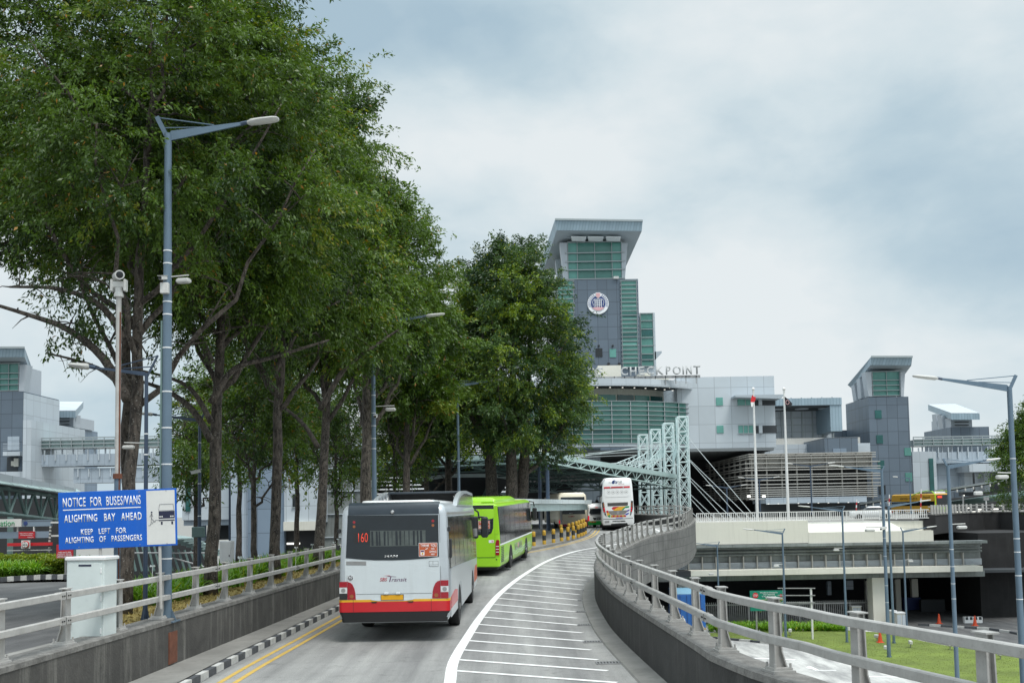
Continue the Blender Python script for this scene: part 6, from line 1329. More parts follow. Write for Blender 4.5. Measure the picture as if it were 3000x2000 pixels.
# slate block
YK = 168
b = Bld('slate_block', 'small slate clad block standing behind the louvred building', 'building', (P(2460, 1320, YK).x, YK, DZ))
x0, x1, z0, z1 = RECT(2416, 1281, 2514, 1330, YK); m = MB(); m.box(x0, x1, YK, YK + 24, DZ, z1); b.put(m, 'wall', 'panel_slate'); b.box('panel_recess', (2441, 1313, 2480, 1326), YK - .1, .3, 'panel_slate_blue')
b.box('pale_annex', (2513, 1305, 2548, 1330), YK + 2, 8, 'panel_light')
# ------------------------------------------------------------------ side towers and high walkways
def side_tower(label, Y, front, side_depth, fzone, wins, roof, cabg, piers, lowside=None, cols=2):
    b = Bld('control_tower', label, 'tower', (P((front[0] + front[2]) / 2, front[3], Y).x, Y, DZ), None)
    x0, x1, z0, z1 = RECT(*front, Y); m = MB(); m.box(x0, x1, Y, Y + side_depth, GZ if Y < 0 else DZ - 3, z1); b.put(m, 'shaft', 'panel_slate')
    for px, mt in wins: b.win(px, Y, mt)
    cg = b.box('cab_glazing', cabg, Y + .8, .5, 'green_glass_bright'); b.box('cab_core', (cabg[0] + 3, cabg[1] + 3, cabg[2] - 3, cabg[3]), Y + 1.3, side_depth - 5, 'pier_metal')
    fins(b, cabg, Y + .7, [k / cols for k in range(cols + 1)], [.0, .22, .43, .64, .995], t=.07, ov=.35, parent=cg, dp=.4)
    for t, bo, yy in piers: pier(b, t, bo, Y + yy, 2)
    roof_slab(b, *roof); return b
b = side_tower('right control tower in slate cladding with a flared glazed top', 190, (2550, 1162, 2668, 1475), 13, None,
    [((2564, 1201, 2583, 1225), 'green_glass_dark'), ((2568, 1274, 2587, 1298), 'green_glass_dark'), ((2572, 1348, 2591, 1372), 'green_glass_dark'), ((2575, 1421, 2595, 1447), 'dark_glass'), ((2650, 1311, 2670, 1334), 'green_glass'), ((2653, 1384, 2673, 1409), 'green_glass')],
    (((2552, 1045), (2673, 1045)), ((2551, 1069), (2670, 1070)), ((2483, 1127), (2630, 1112)), ((2494, 1136), (2632, 1122)), 187, 207),
    (2556, 1088, 2638, 1159), [((2534, 2553, 1089), (2545, 2555, 1161), 0), ((2638, 2652, 1089), (2640, 2648, 1161), 0), ((2519, 2534, 1108), (2524, 2539, 1166), 6), ((2503, 2519, 1127), (2510, 2524, 1173), 11)])
m = MB(); x0, x1, z0, z1 = RECT(2440, 1255, 2552, 1330, 200); m.box(x0 - 3, x1 - 3, 204, 216, DZ, z1); b.put(m, 'annex', 'panel_slate')
b = side_tower('left control tower in slate cladding with a flared glazed top, cut by the picture edge', 178, (-70, 1147, 66, 1480), 14, None,
    [((22, 1278, 56, 1318), 'panel_mid'), ((20, 1338, 52, 1380), 'dark_soffit')],
    (((-110, 1018), (72, 1018)), ((-110, 1046), (72, 1046)), ((-60, 1105), (106, 1113)), ((-60, 1112), (100, 1121)), 175, 195),
    (-60, 1065, 55, 1145), [((57, 80, 1068), (55, 68, 1147), 0), ((80, 90, 1088), (70, 80, 1152), 7), ((88, 96, 1108), (78, 88, 1158), 11)], cols=4)
x0, x1, z0, z1 = RECT(66, 1147, 112, 1240, 178); m = MB(); m.box(P(66, 1200, 178).x - .3, P(66, 1200, 178).x + .15, 178.1, 192.2, DZ, P(66, 1149, 178).z); b.put(m, 'side_wall', 'panel_light')
m = MB(); xa, xb, za, zb = RECT(66, 1230, 90, 1480, 174); m.box(xa, xb, 174, 196, DZ - 4, zb); b.put(m, 'stair_shaft', 'panel_light')
m = MB(); xa, xb, za, zb = RECT(8, 1322, 58, 1334, 175.5); m.box(xa, xb, 175.5, 178, za, zb)
for k in range(4): m.box(xa, xb, 175.5, 175.6, zb + .3 + k * .35, zb + .38 + k * .35)
b.put(m, 'balcony', 'panel_light')
b.box('antenna_panel', (40, 1342, 53, 1366), 177.5, .4, 'cream_wall'); b.box('antenna_panel', (32, 1350, 40, 1364), 177.6, .3, 'cream_wall')
b.box('lower_parapet', (-20, 1381, 66, 1410), 176, 4, 'panel_light')
def small_tower(label, Y, front, roof_top, body, piers):
    b = Bld('stair_tower', label, 'tower', (P((front[0] + front[2]) / 2, front[3], Y).x, Y, DZ)); x0, x1, z0, z1 = RECT(*front, Y); m = MB(); m.box(x0, x1, Y, Y + 14, DZ, z1); b.put(m, 'shaft', 'panel_slate_blue' if front[0] < 1000 else 'panel_slate')
    b.box('cab', body, Y + 1, 10, 'pier_metal')
    x_, X_, zc0, zc1 = RECT(*body, Y + 1); m = MB()
    for k in range(3): z = zc0 + (zc1 - zc0) * (.2 + .3 * k); m.box(x_ + .8, X_ - .8, Y + .8, Y + .98, z, z + .15)
    b.put(m, 'louvre', 'dark_soffit')
    for t, bo, yy in piers: pier(b, t, bo, Y + yy, 2)
    q = [P(*p, Y + dy) for p, dy in roof_top]; m = MB(); m.prism(q, (0, 0, -1.3)); b.put(m, 'roof', 'roof_metal')
    m = MB(); m.prism([v + Vector((0, 0, .03)) for v in q], (0, 0, .12)); b.put(m, 'roof_sheet', 'panel_light'); return b
small_tower('small left stair tower with a pale sloping roof behind the high walkway', 200, (136, 1250, 201, 1290), [((124, 1204), -3), ((221, 1204), -3), ((244, 1178), 22), ((153, 1178), 22)], (137, 1220, 215, 1251), [((218, 224, 1215), (211, 219, 1262), 2)])
small_tower('small right stair tower with a pale sloping roof at the far right', 215, (2786, 1250, 2898, 1280), [((2787, 1211), -3), ((2870, 1211), -3), ((2798, 1184), 24), ((2719, 1186), 24)], (2786, 1222, 2848, 1252), [((2741, 2756, 1212), (2748, 2760, 1272), 8), ((2757, 2775, 1216), (2766, 2778, 1262), 4)])
def walkway(label, Y, xa, xb, roof, gap, wall, gap2, wall2, groups=None):
    b = Bld('high_walkway', label, 'walkway', (P((xa + xb) / 2, wall[1], Y).x, Y, P(xa, wall[1], Y).z)); X0, X1 = P(xa, wall[0], Y).x, P(xb, wall[0], Y).x
    zf = lambda py: P((xa + xb) / 2, py, Y).z
    m = MB(); m.box(X0, X1, Y, Y + 5, zf(roof[1]), zf(roof[0] + 8)); b.put(m, 'roof', 'glass_canopy')
    m = MB(); 
    for py in (roof[0], roof[0] + 7, (roof[0] + roof[1]) / 2 + 3, roof[1]): m.box(X0, X1, Y - .3, Y - .05, zf(py) - .1, zf(py) + .1)
    n = int((X1 - X0) / 1.9)
    for k in range(n + 1): x = X0 + (X1 - X0) * k / n; m.box(x - .05, x + .05, Y - .35, Y - .1, zf(roof[1]), zf(roof[0]))
    b.put(m, 'canopy_frame', 'mullion')
    for k in range(n + 1): m = MB(); x = X0 + (X1 - X0) * k / n; m.box(x - .1, x + .1, Y + .2, Y + .5, zf(gap[1]), zf(gap[0])); b.put(m, 'post', 'pier_metal')
    m = MB(); m.box(X0, X1, Y, Y + 5, zf(wall[1]), zf(wall[0])); b.put(m, 'wall', 'panel_mid')
    for k in range(n): m = MB(); x = X0 + (X1 - X0) * (k + .5) / n; m.box(x - .09, x + .09, Y - .3, Y - .02, zf(wall[0] + (wall[1] - wall[0]) * .55), zf(gap[0] + 6)); b.put(m, 'hanger', 'panel_light')
    if wall2:
        a2 = P(wall2[2], wall2[0], Y).x if len(wall2) > 2 else X0
        m = MB(); m.box(a2, X1, Y + .5, Y + 5, zf(wall2[1]), zf(wall2[0])); b.put(m, 'wall', 'panel_mid')
        for k in range(n): 
            x = X0 + (X1 - X0) * (k + .5) / n
            if x > a2: m = MB(); m.box(x - .09, x + .09, Y + .2, Y + .48, zf(wall2[0] + (wall2[1] - wall2[0]) * .6), zf(wall2[0] + 2)); b.put(m, 'hanger', 'panel_light')
    return b
walkway('long left walkway bridge on two levels below the small stair tower', 178, 116, 560, (1280, 1309), (1309, 1328), (1328, 1362), None, (1369, 1412, 212))
b = walkway('long right walkway bridge with a glass canopy below the small stair tower', 196, 2676, 3080, (1277, 1302), (1302, 1322), (1322, 1354), None, None)
b.box('lower_wall', (2676, 1322, 2745, 1480), 195.5, 6, 'panel_light'); b.box('glazed_strip', (2724, 1342, 2736, 1440), 195.2, .5, 'green_glass_dark'); b.box('lower_wall', (2745, 1354, 2820, 1440), 198, 4, 'panel_mid'); b.box('lower_wall', (2840, 1356, 3060, 1380), 192, 8, 'panel_light'); b.box('column', (2826, 1380, 2850, 1440), 196, 4, 'panel_light'); b.box('column', (2884, 1380, 2900, 1440), 196, 4, 'panel_light'); b.box('back_wall', (2820, 1380, 3060, 1450), 205, 2, 'dark_soffit')
# ------------------------------------------------------------------ blocks seen between the tree trunks
b = Bld('office_block', 'pale panelled office block behind the tree trunks left of the white bus', 'building', (P(680, 1600, 118).x, 118, -5))
b.box('wall', (534, 1240, 674, 1522), 118, 20, 'panel_light'); b.box('plinth', (538, 1522, 674, 1538), 118.5, 18, 'panel_mid'); b.box('glazed_strip', (543, 1384, 557, 1497), 117.8, .4, 'green_glass_dark', label='narrow dark green window strip'); b.box('recess', (640, 1537, 676, 1580), 121, 1, 'dark_void')
m = MB(); p = P(590, 1600, 121); m.tube([(p.x, 121, -5.3), (p.x, 121, P(590, 1537, 121).z)], .6, 12); b.put(m, 'column', 'panel_mid', smooth=40)
x0, x1, z0, z1 = RECT(674, 1235, 694, 1650, 116); m = MB(); m.box(x0, x1 + 1, 116, 136, -5.3, z1); b.put(m, 'wall', 'panel_mid')
x0, x1, z0, z1 = RECT(694, 1225, 832, 1650, 117); m = MB(); m.box(x0, x1, 117, 137, -5.3, z1); b.put(m, 'wall', 'panel_slate_blue')
b.win((698, 1473, 725, 1499), 117, 'green_glass'); b.win((703, 1551, 725, 1578), 117, 'green_glass_dark'); b.win((702, 1631, 722, 1650), 117, 'green_glass_dark')
x0, x1, z0, z1 = RECT(832, 1210, 948, 1530, 116.5); m = MB(); m.box(x0, x1, 116.5, 136, z0, z1); b.put(m, 'wall', 'panel_light')
b.win((857, 1370, 878, 1406), 116.5, 'panel_mid'); b.win((857, 1447, 877, 1484), 116.5, 'dark_glass', fr=1); b.win((835, 1255, 885, 1283), 116.5, 'green_glass'); b.box('ledge', (840, 1285, 908, 1296), 114.5, 2, 'roof_soffit')
b.box('entrance_fascia', (830, 1527, 925, 1553), 116, 2, 'cream_wall'); x0, x1, z0, z1 = RECT(830, 1553, 925, 1650, 118); m = MB(); m.box(x0, x1, 118, 120, -5.3, z1); b.put(m, 'entrance', 'dark_void')
b.box('strip_light', (840, 1589, 878, 1594), 117, .2, 'lamp_lit')
b.box('glass_brick_wall', (948, 1290, 1075, 1640), 119, 15, 'stained_band'); x0, x1, z0, z1 = RECT(948, 1290, 1075, 1640, 118.8); m = MB()
for k in range(6): z = z0 + (z1 - z0) * k / 5.2; m.box(x0, x1, 118.8, 118.98, z - .06, z + .06)
for k in range(4): x = x0 + (x1 - x0) * k / 3; m.box(x - .05, x + .05, 118.8, 118.98, z0, z1)
b.put(m, 'wall_joint', 'panel_light')
b = Bld('louvred_building', 'grey building with long white louvres behind the trees and green bus', 'building', (P(1270, 1460, 128).x, 128, DZ))
b.box('core', (1040, 1230, 1500, 1520), 129.5, 20, 'stained_band'); b.box('void', (1100, 1375, 1480, 1520), 129.2, .3, 'dark_void')
for k, py in enumerate(list(range(1258, 1330, 7)) + [1337, 1349, 1361, 1373, 1383, 1394, 1405, 1416, 1428, 1441]):
    x0, x1, z0, z1 = RECT(1090, py, 1485, py + 4, 128); m = MB(); m.box(x0, x1, 128, 129, z0, z1); b.put(m, 'louvre', 'emblem_white')
for k in range(10): x0, x1, z0, z1 = RECT(1130 + k * 38, 1340, 1132 + k * 38, 1450, 128.9); m = MB(); m.box(x0, x1, 128.9, 129.2, z0, z1); b.put(m, 'louvre_post', 'louvre_cream')
# ------------------------------------------------------------------ hanging dark canopy
b = Bld('hanging_canopy', 'dark hanging canopy with a pale edge behind the bus roofs', 'canopy', (P(1340, 1450, 95).x, 95, DZ))
tp = [P(1222, 1406, 90), P(1306, 1393, 95), P(1446, 1392, 95), P(1500, 1400, 100), P(1500, 1402, 112), P(1300, 1404, 112)]
bt_ = [P(1262, 1452, 96), P(1316, 1470, 99), P(1410, 1470, 99), P(1445, 1470, 101), P(1445, 1470, 108), P(1320, 1465, 108)]
m = MB(); n = 6; m.add(tp + bt_, [tuple(range(6))] + [tuple(range(11, 5, -1))] + [(i, (i + 1) % n, n + (i + 1) % n, n + i) for i in range(n)]); b.put(m, 'soffit', 'canopy_dark')
m = MB()
for i in range(3): m.beam(tp[i] + Vector((0, -.1, 0)), tp[i + 1] + Vector((0, -.1, 0)), .2, .35)
b.put(m, 'edge', 'mint_steel')
m = MB()
for i in (1, 2): m.beam(tp[i] + Vector((0, -.25, 0)), bt_[i] + Vector((0, -.25, 0)), .3, .15)
b.put(m, 'rib', 'mint_dark')
for px in (1290, 1420): p = P(px, 1470, 103); m = MB(); m.tube([(p.x, 103, DZ - .5), (p.x, 103, p.z)], .35, 10); b.put(m, 'column', 'panel_mid', smooth=40)
# ------------------------------------------------------------------ bus shelter with the mint fascia
b = Bld('bus_shelter', 'long bus shelter with a pale mint fascia and dark louvred wall', 'shelter', (P(1600, 1590, 70).x, 70, zr(70)))
A_, B_ = P(1505, 1479, 62), P(1722, 1478, 84); dirv = Vector((B_.x - A_.x, B_.y - A_.y, 0)).normalized(); nv = Vector((-dirv.y, dirv.x, 0))
za1, za2, za0 = P(1560, 1461, 66).z, P(1560, 1475, 66).z, P(1560, 1497, 66).z
A_.z = B_.z = 0
def seg(a, c, t0, t1, off0, off1, z0, z1, mb):
    p = [a + (c - a) * t0 + nv * off0, a + (c - a) * t1 + nv * off0, a + (c - a) * t1 + nv * off1, a + (c - a) * t0 + nv * off1]
    mb.prism([(q.x, q.y, z0) for q in p], (0, 0, z1 - z0))
m = MB(); seg(A_, B_, -.02, 1.02, -.25, 3.6, za2, za1, m); b.put(m, 'roof_edge', 'mint_pale_light')
m = MB(); seg(A_, B_, 0, 1, 0, 3.4, za0, za2 - .02, m); b.put(m, 'fascia', 'mint_pale')
W0, W1 = A_ + (B_ - A_) * .05 + nv * 1.2, A_ + (B_ - A_) * .52 + nv * 2.6
zc = zr(68)
dv = (W1 - W0).normalized(); 
m = MB(); m.beam(W0 + Vector((0, 0, zc + .5)), W1 + Vector((0, 0, zr(76) + .5)), .2, 1.0); b.put(m, 'low_wall', 'panel_mid')
m = MB(); m.beam(W0 + Vector((0, 0, zc + 1.55)) - nv * -.25, W1 + Vector((0, 0, zr(76) + 1.45)) - nv * -.25, .12, 1.6); b.put(m, 'screen', 'louvre_grey')
m = MB()
for k in range(9): z = 1.15 + k * .19; m.beam(W0 + Vector((0, 0, zc + z)), W1 + Vector((0, 0, zr(76) + z - .05)), .05, .07)
for k in range(14): q = W0 + (W1 - W0) * k / 13; m.box(q.x - .04, q.x + .04, q.y + .06, q.y + .14, zc + 1.0, za0)
b.put(m, 'louvre', 'louvre_grey')
for t in (.02, .35, .68, .98): q = A_ + (B_ - A_) * t + nv * 2.2; m = MB(); m.tube([(q.x, q.y, zr(70)), (q.x, q.y, za0)], .1, 8); b.put(m, 'column', 'hub_metal')
# ------------------------------------------------------------------ cable-stayed truss canopy
b = Bld('truss_canopy', 'mint steel truss canopy sloping over the ramp towards the pylons', 'canopy', (P(1800, 1400, 90).x, 90, DZ))
c0, c1 = P(1598, 1324, 82), P(1986, 1389, 107); axis = (c1 - c0); ah = Vector((axis.x, axis.y, 0)).normalized(); nb = Vector((-ah.y, ah.x, 0))
Wd = 22.0; th_ = Vector((0, 0, .33))
m = MB(); m.add([c0, c1, c1 + nb * Wd, c0 + nb * Wd, c0 - th_, c1 - th_, c1 + nb * Wd - th_, c0 + nb * Wd - th_], [(0, 1, 2, 3), (7, 6, 5, 4), (0, 4, 5, 1), (1, 5, 6, 2), (2, 6, 7, 3), (3, 7, 4, 0)]); b.put(m, 'roof', 'mint_mid')
m = MB(); d = Vector((0, 0, -.03)); m.add([v + d for v in (c0 - th_, c1 - th_, c1 + nb * Wd - th_, c0 + nb * Wd - th_)], [(0, 1, 2, 3)]); b.put(m, 'soffit', 'canopy_dark')
def truss(b, p0, p1, q0, q1, n, r=.07, r2=.045, mat='mint_mid', name='truss', parent=None):     # top chord p, bottom chord q
    m = MB(); m.tube([p0, p1], r, 8); m.tube([q0, q1], r, 8)
    for k in range(n):
        a, c = p0 + (p1 - p0) * k / n, p0 + (p1 - p0) * (k + 1) / n; e = q0 + (q1 - q0) * (k + .5) / n; f = q0 + (q1 - q0) * (k + 1) / n
        m.tube([a, e], r2, 6); m.tube([e, c], r2, 6); m.tube([a.lerp(c, .5), e], r2 * .8, 6)
    return b.put(m, name, mat, parent)
l0, l1 = P(1601, 1353, 82), P(1983, 1429, 107)
truss(b, c0 - th_ - Vector((0, 0, .1)) + ah * .6, c1 - th_ - Vector((0, 0, .1)), l0, l1, 12)
for k, o in enumerate((7.3, 14.6, 21.6)): truss(b, c0 - th_ - Vector((0, 0, .1)) + nb * o, c1 - th_ - Vector((0, 0, .1)) + nb * o, l0 + nb * o - Vector((0, 0, .2)), l1 + nb * o - Vector((0, 0, .2)), 12, mat='mint_dark')
for k in range(7): t = k / 6; a = l0 + (l1 - l0) * t; u = c0 + axis * t - th_ - Vector((0, 0, .1)); truss(b, u, u + nb * Wd, a, a + nb * Wd, 8, .07, .05, 'mint_dark', 'cross_truss')
for px, Y, pt in ((1581, 87, 1350), (1604, 83, 1356)): p = P(px, 1400, Y); m = MB(); m.tube([(p.x, Y, zr(Y) - .5), (p.x, Y, P(px, pt, Y).z)], .16, 12); b.put(m, 'column', 'lamp_dark', smooth=40)
for t in (.55, .95):
    for o in (20,): q = c0 + axis * t + nb * o; m = MB(); m.tube([(q.x, q.y, DZ), (q.x, q.y, q.z - 1)], .18, 10); b.put(m, 'column', 'mint_dark')
# four lattice pylons with their stays
PY = [(1998, 1221, 35, 104), (1957, 1240, 33, 110), (1919, 1258, 31, 116), (1883, 1274, 30, 122)]
def pylon_mesh(w_, h):
    m = MB(); s = w_ / 2 - .08
    for x in (-s, s):
        for y in (-s, s): m.tube([(x, y, 0), (x, y, h)], .08, 8)
    nb_ = int(h / (w_ * 1.25))
    for k in range(nb_ + 1):
        z = h * k / nb_
        for a, c in (((-s, -s), (s, -s)), ((s, -s), (s, s)), ((s, s), (-s, s)), ((-s, s), (-s, -s))):
            m.tube([(*a, z), (*c, z)], .055, 6)
            if k < nb_: z2 = h * (k + 1) / nb_; m.tube([(*a, z), (*c, z2)], .042, 6); m.tube([(*c, z), (*a, z2)], .042, 6)
    return m
tops = []
for k, (px, py, wpx, Y) in enumerate(PY):
    tpv = P(px, py, Y); w_ = wpx / FPX * Y * .98; base = Vector((tpv.x, Y, zr(Y)))
    lab = ['nearest and tallest', 'second nearest', 'third nearest', 'farthest'][k] + ' mint lattice pylon in the row right of the ramp'
    r = thing('lattice_pylon', lab, 'pylon', base, 0, 'lattice pylons of the canopy'); h = tpv.z - base.z
    mesh_o = pylon_mesh(w_, h).build('mast', M['mint_steel'], r, smooth=40)
    m = MB(); m.bbox(-w_ / 2 - .2, w_ / 2 + .2, -w_ / 2 - .2, w_ / 2 + .2, -.4, .15, .04); m.build('footing', M['footpath'], r)
    # slanting lattice arm towards the canopy
    at1 = Vector((-w_ / 2, 0, h * .77)); tgt = c0 + axis * (1.02 - k * .05) + nb * (2 + k * 5); en = tgt - base; en = at1 + (en - at1) * .30; en.z = h * .62
    sg = Vector((0, 0, -1.1)); m = MB(); n = 7; m.tube([at1, en], .06, 6); m.tube([at1 + sg, en + sg * .7], .06, 6)
    for i in range(n): a_, e_ = at1.lerp(en, i / n), (at1 + sg).lerp(en + sg * .7, (i + .5) / n); m.tube([a_, e_], .035, 6); m.tube([e_, at1.lerp(en, (i + 1) / n)], .055, 6)
    m.build('arm', M['mint_steel'], r)
    for j, t in enumerate((.25, .5, .72)):                     # stays to the canopy roof
        q = c0 + axis * (t - .03 * k) + nb * (3 + 4.5 * k) - base; m = MB(); m.tube([en if j else at1, q], .028, 6); m.build('stay_cable', M['cable'], r)
    for j, (hh, ex) in enumerate(((.80, 2222 - k * 46), (.60, 2205 - k * 50))):   # back stays down to the deck
        q = P(ex, 1527, 93.5 + k * 1.2) - base; m = MB(); m.tube([Vector((w_ / 2, 0, h * hh)), q], .032, 6); m.build('stay_cable', M['cable'], r)
# ------------------------------------------------------------------ right dark canopy
b = Bld('station_canopy', 'long dark canopy rising to the right with a thin pale edge', 'canopy', (P(2700, 1480, 130).x, 130, DZ))
e0, e1 = P(2385, 1499, 172), P(2960, 1404, 150); m = MB(); up_ = Vector((0, 0, .25)); bk = Vector((3, 14, 0))
m.add([e0, e1, e1 + bk, e0 + bk, e0 - up_, e1 - up_, e1 + bk - up_, e0 + bk - up_], [(0, 1, 2, 3), (7, 6, 5, 4), (0, 4, 5, 1), (1, 5, 6, 2), (2, 6, 7, 3), (3, 7, 4, 0)]); b.put(m, 'roof', 'canopy_dark')
m = MB(); m.beam(e0 + Vector((0, -.2, .05)), e1 + Vector((0, -.2, .05)), .2, .2); b.put(m, 'edge', 'mullion')
m = MB()
for k in range(26): q = e0.lerp(e1, (k + .5) / 26); m.box(q.x - .09, q.x + .09, q.y - .4, q.y - .25, q.z - .55, q.z - .15)
b.put(m, 'edge_light', 'lamp_head')
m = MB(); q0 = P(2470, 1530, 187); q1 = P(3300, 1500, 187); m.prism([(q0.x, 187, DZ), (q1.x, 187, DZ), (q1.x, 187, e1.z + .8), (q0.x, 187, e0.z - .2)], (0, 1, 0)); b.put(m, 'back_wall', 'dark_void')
m = MB(); m.tube([P(2785, 1476, 168), P(3010, 1445, 160)], .55, 10); b.put(m, 'duct', 'mint_dark')
for px in (2480, 2640, 2820, 2960): p = P(px, 1500, 176); m = MB(); m.tube([(p.x, 176, DZ), (p.x, 176, P(px, 1470, 176).z)], .25, 8); b.put(m, 'column', 'dark_soffit')
for k, (px, py) in enumerate(((2860, 1490), (2905, 1489), (2850, 1497), (2803, 1498), (2930, 1478), (2835, 1486), (2742, 1460), (2750, 1459), (2820, 1449))): b.box('strip_light', (px, py, px + (20 if k < 4 else 6), py + 3), 170, .2, 'lamp_lit')
# ------------------------------------------------------------------ left canopy, gantry and signs
b = Bld('truss_canopy', 'dark green truss canopy with a glass eave at the far left', 'canopy', (P(80, 1480, 56).x, 56, zl(56)))
t0, t1 = P(-120, 1408, 46), P(216, 1462, 64); u0, u1 = P(-120, 1490, 46), P(216, 1528, 64); dx = (t1 - t0); hz = Vector((dx.x, dx.y, 0)).normalized(); nn = Vector((-hz.y, hz.x, 0))
truss(b, t0, t1, u0, u1, 7, .12, .09, 'mint_dark')
m = MB(); g0, g1 = t0 + Vector((0, 0, .45)), t1 + Vector((0, 0, .45)); m.beam(g0, g1, .25, .5); b.put(m, 'edge_beam', 'panel_light')
for o in (5, 10, 15): truss(b, t0 + nn * o, t1 + nn * o, u0 + nn * o, u1 + nn * o, 7, .1, .08, 'mint_dark')
m = MB(); h0, h1 = t0 + Vector((0, 0, .7)), t1 + Vector((0, 0, .5)); m.add([h0, h1, h1 + nn * 22, h0 + nn * 22, h0 - Vector((0, 0, .2)), h1 - Vector((0, 0, .2)), h1 + nn * 22 - Vector((0, 0, .2)), h0 + nn * 22 - Vector((0, 0, .2))], [(0, 1, 2, 3), (7, 6, 5, 4), (0, 4, 5, 1), (1, 5, 6, 2), (2, 6, 7, 3), (3, 7, 4, 0)]); b.put(m, 'roof', 'canopy_dark')
m = MB(); j0, j1 = P(-120, 1375, 47.5), P(221, 1432, 65.5)
for k in range(8):
    a, c = j0.lerp(j1, k / 8 + .004), j0.lerp(j1, (k + 1) / 8 - .004); m.prism([a, c, c - nn * .9 + Vector((0, 0, -.55)), a - nn * .9 + Vector((0, 0, -.55))], (0, 0, .06))
b.put(m, 'glass_eave', 'glass_canopy')
m = MB()
for k in range(9): a = j0.lerp(j1, k / 8); m.tube([a + Vector((0, 0, -.3)), h0.lerp(h1, k / 8)], .05, 6)
b.put(m, 'eave_strut', 'mint_dark')
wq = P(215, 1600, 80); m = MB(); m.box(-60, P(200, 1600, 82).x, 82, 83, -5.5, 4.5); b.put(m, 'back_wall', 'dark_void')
for px in (30, 215): q = P(px, 1550, 68); m = MB(); m.tube([(q.x, 68, -3), (q.x, 68, P(px, 1500, 68).z)], .2, 8); b.put(m, 'column', 'mint_dark')
YN = 48
b = Bld('entrance_gantry', 'entrance gantry with white board, grey-blue panels and a red height bar', 'gantry', (P(70, 1640, YN).x, YN, zl(YN)))
b.box('header_panel', (-60, 1523, 148, 1542), YN, .2, 'panel_slate_blue'); wb = b.box('white_board', (-60, 1520, 61, 1543), YN - .12, .1, 'sign_white')
p, q = P(-55, 1524, YN), P(46, 1540, YN); text('Examination', q.x - p.x, p.z - q.z, M['stripe_green'], b.r, Vector(((p.x + q.x) / 2, YN - .125, (p.z + q.z) / 2)) - b.b, depth=.01, bold=.005)
cE2 = P(75, 1532, YN); m = MB(); m.prism([(cE2.x + .1 * math.cos(k * .4), YN - .02, cE2.z + .1 * math.sin(k * .4)) for k in range(16)], (0, .05, 0)); b.put(m, 'crest', 'emblem_navy')
b.box('lower_panel', (-60, 1557, 144, 1576), YN, .2, 'panel_slate_blue'); b.box('red_notice', (54, 1556, 101, 1576), YN - .1, .08, 'sign_red')
for k, (a_, c_, y_) in enumerate(((58, 97, 1562), (60, 95, 1567), (80, 98, 1573))): p, q = P(a_, y_ - 1.6, YN - .1), P(c_, y_ + 1.6, YN - .1); text(('Please present your passport', 'for immigration clearance', 'Thank you')[k], q.x - p.x, p.z - q.z, M['lettering_white'], b.r, Vector(((p.x + q.x) / 2, YN - .105, (p.z + q.z) / 2)) - b.b, depth=.006)
for px in (49, 97): b.box('hanger', (px, 1542, px + 3, 1557), YN, .1, 'pole_white')
b.box('side_rail', (148, 1527, 172, 1532), YN, .1, 'pole_white'); b.box('side_rail', (148, 1566, 172, 1571), YN, .1, 'pole_white')
for k in range(22): p0_, p1_ = P(148 - k * .34, 1541 + k * 5, YN - .2), P(148 - (k + 1) * .34, 1546 + k * 5, YN - .2); m = MB(); m.beam(p0_, p1_, .075, .075, (0, 1, 0)); b.put(m, 'striped_pole', 'kerb_white' if k % 2 == 0 else 'kerb_black')
b.box('height_bar', (21, 1589, 151, 1598), YN - .4, .12, 'bus_red'); b.box('low_bar', (20, 1610, 150, 1612), YN - .4, .08, 'kerb_white')
b.box('limit_plate', (62, 1582, 87, 1606), YN - .55, .06, 'sign_white'); c_ = P(74.5, 1594, YN - .6)
for r_, mt, yy in ((.175, 'bus_red', .62), (.14, 'sign_white', .66)): m = MB(); m.prism([(c_.x + r_ * math.cos(k * .314), YN - yy, c_.z + r_ * math.sin(k * .314)) for k in range(20)], (0, .04, 0)); b.put(m, 'limit_ring', mt)
text('2.4 m', .21, .075, M['sign_ink'], b.r, Vector((c_.x, YN - .665, c_.z)) - b.b, depth=.008, bold=.01)
for s in (1, -1): m = MB(); m.prism([(c_.x - .03, YN - .67, c_.z + s * .12), (c_.x + .03, YN - .67, c_.z + s * .12), (c_.x, YN - .67, c_.z + s * .075)], (0, .01, 0)); b.put(m, 'arrow', 'sign_ink')
b = Bld('notice_board', 'red notice board with small white text beside the white cabinet', 'sign', (P(190, 1640, 44).x, 44, zl(44)))
b.box('board', (165, 1594, 213, 1634), 44, .08, 'sign_red')
for k, (a_, c_, y_, tx) in enumerate(((170, 208, 1617, 'VEHICLES'), (169, 190, 1622, 'NOTICE'), (193, 210, 1622, 'STOP'), (167, 211, 1627, 'PASSPORT CLEARANCE'), (167, 211, 1631, 'HAVE DOCUMENTS READY'))):
    p, q = P(a_, y_ - 1.4, 44), P(c_, y_ + 1.4, 44); text(tx, q.x - p.x, p.z - q.z, M['lettering_white'], b.r, Vector(((p.x + q.x) / 2, 43.99, (p.z + q.z) / 2)) - b.b, depth=.006)
p = P(189, 1634, 44); m = MB(); m.box(p.x - .04, p.x + .04, 44.1, 44.18, zl(44), p.z + .2); b.put(m, 'post', 'hub_metal')
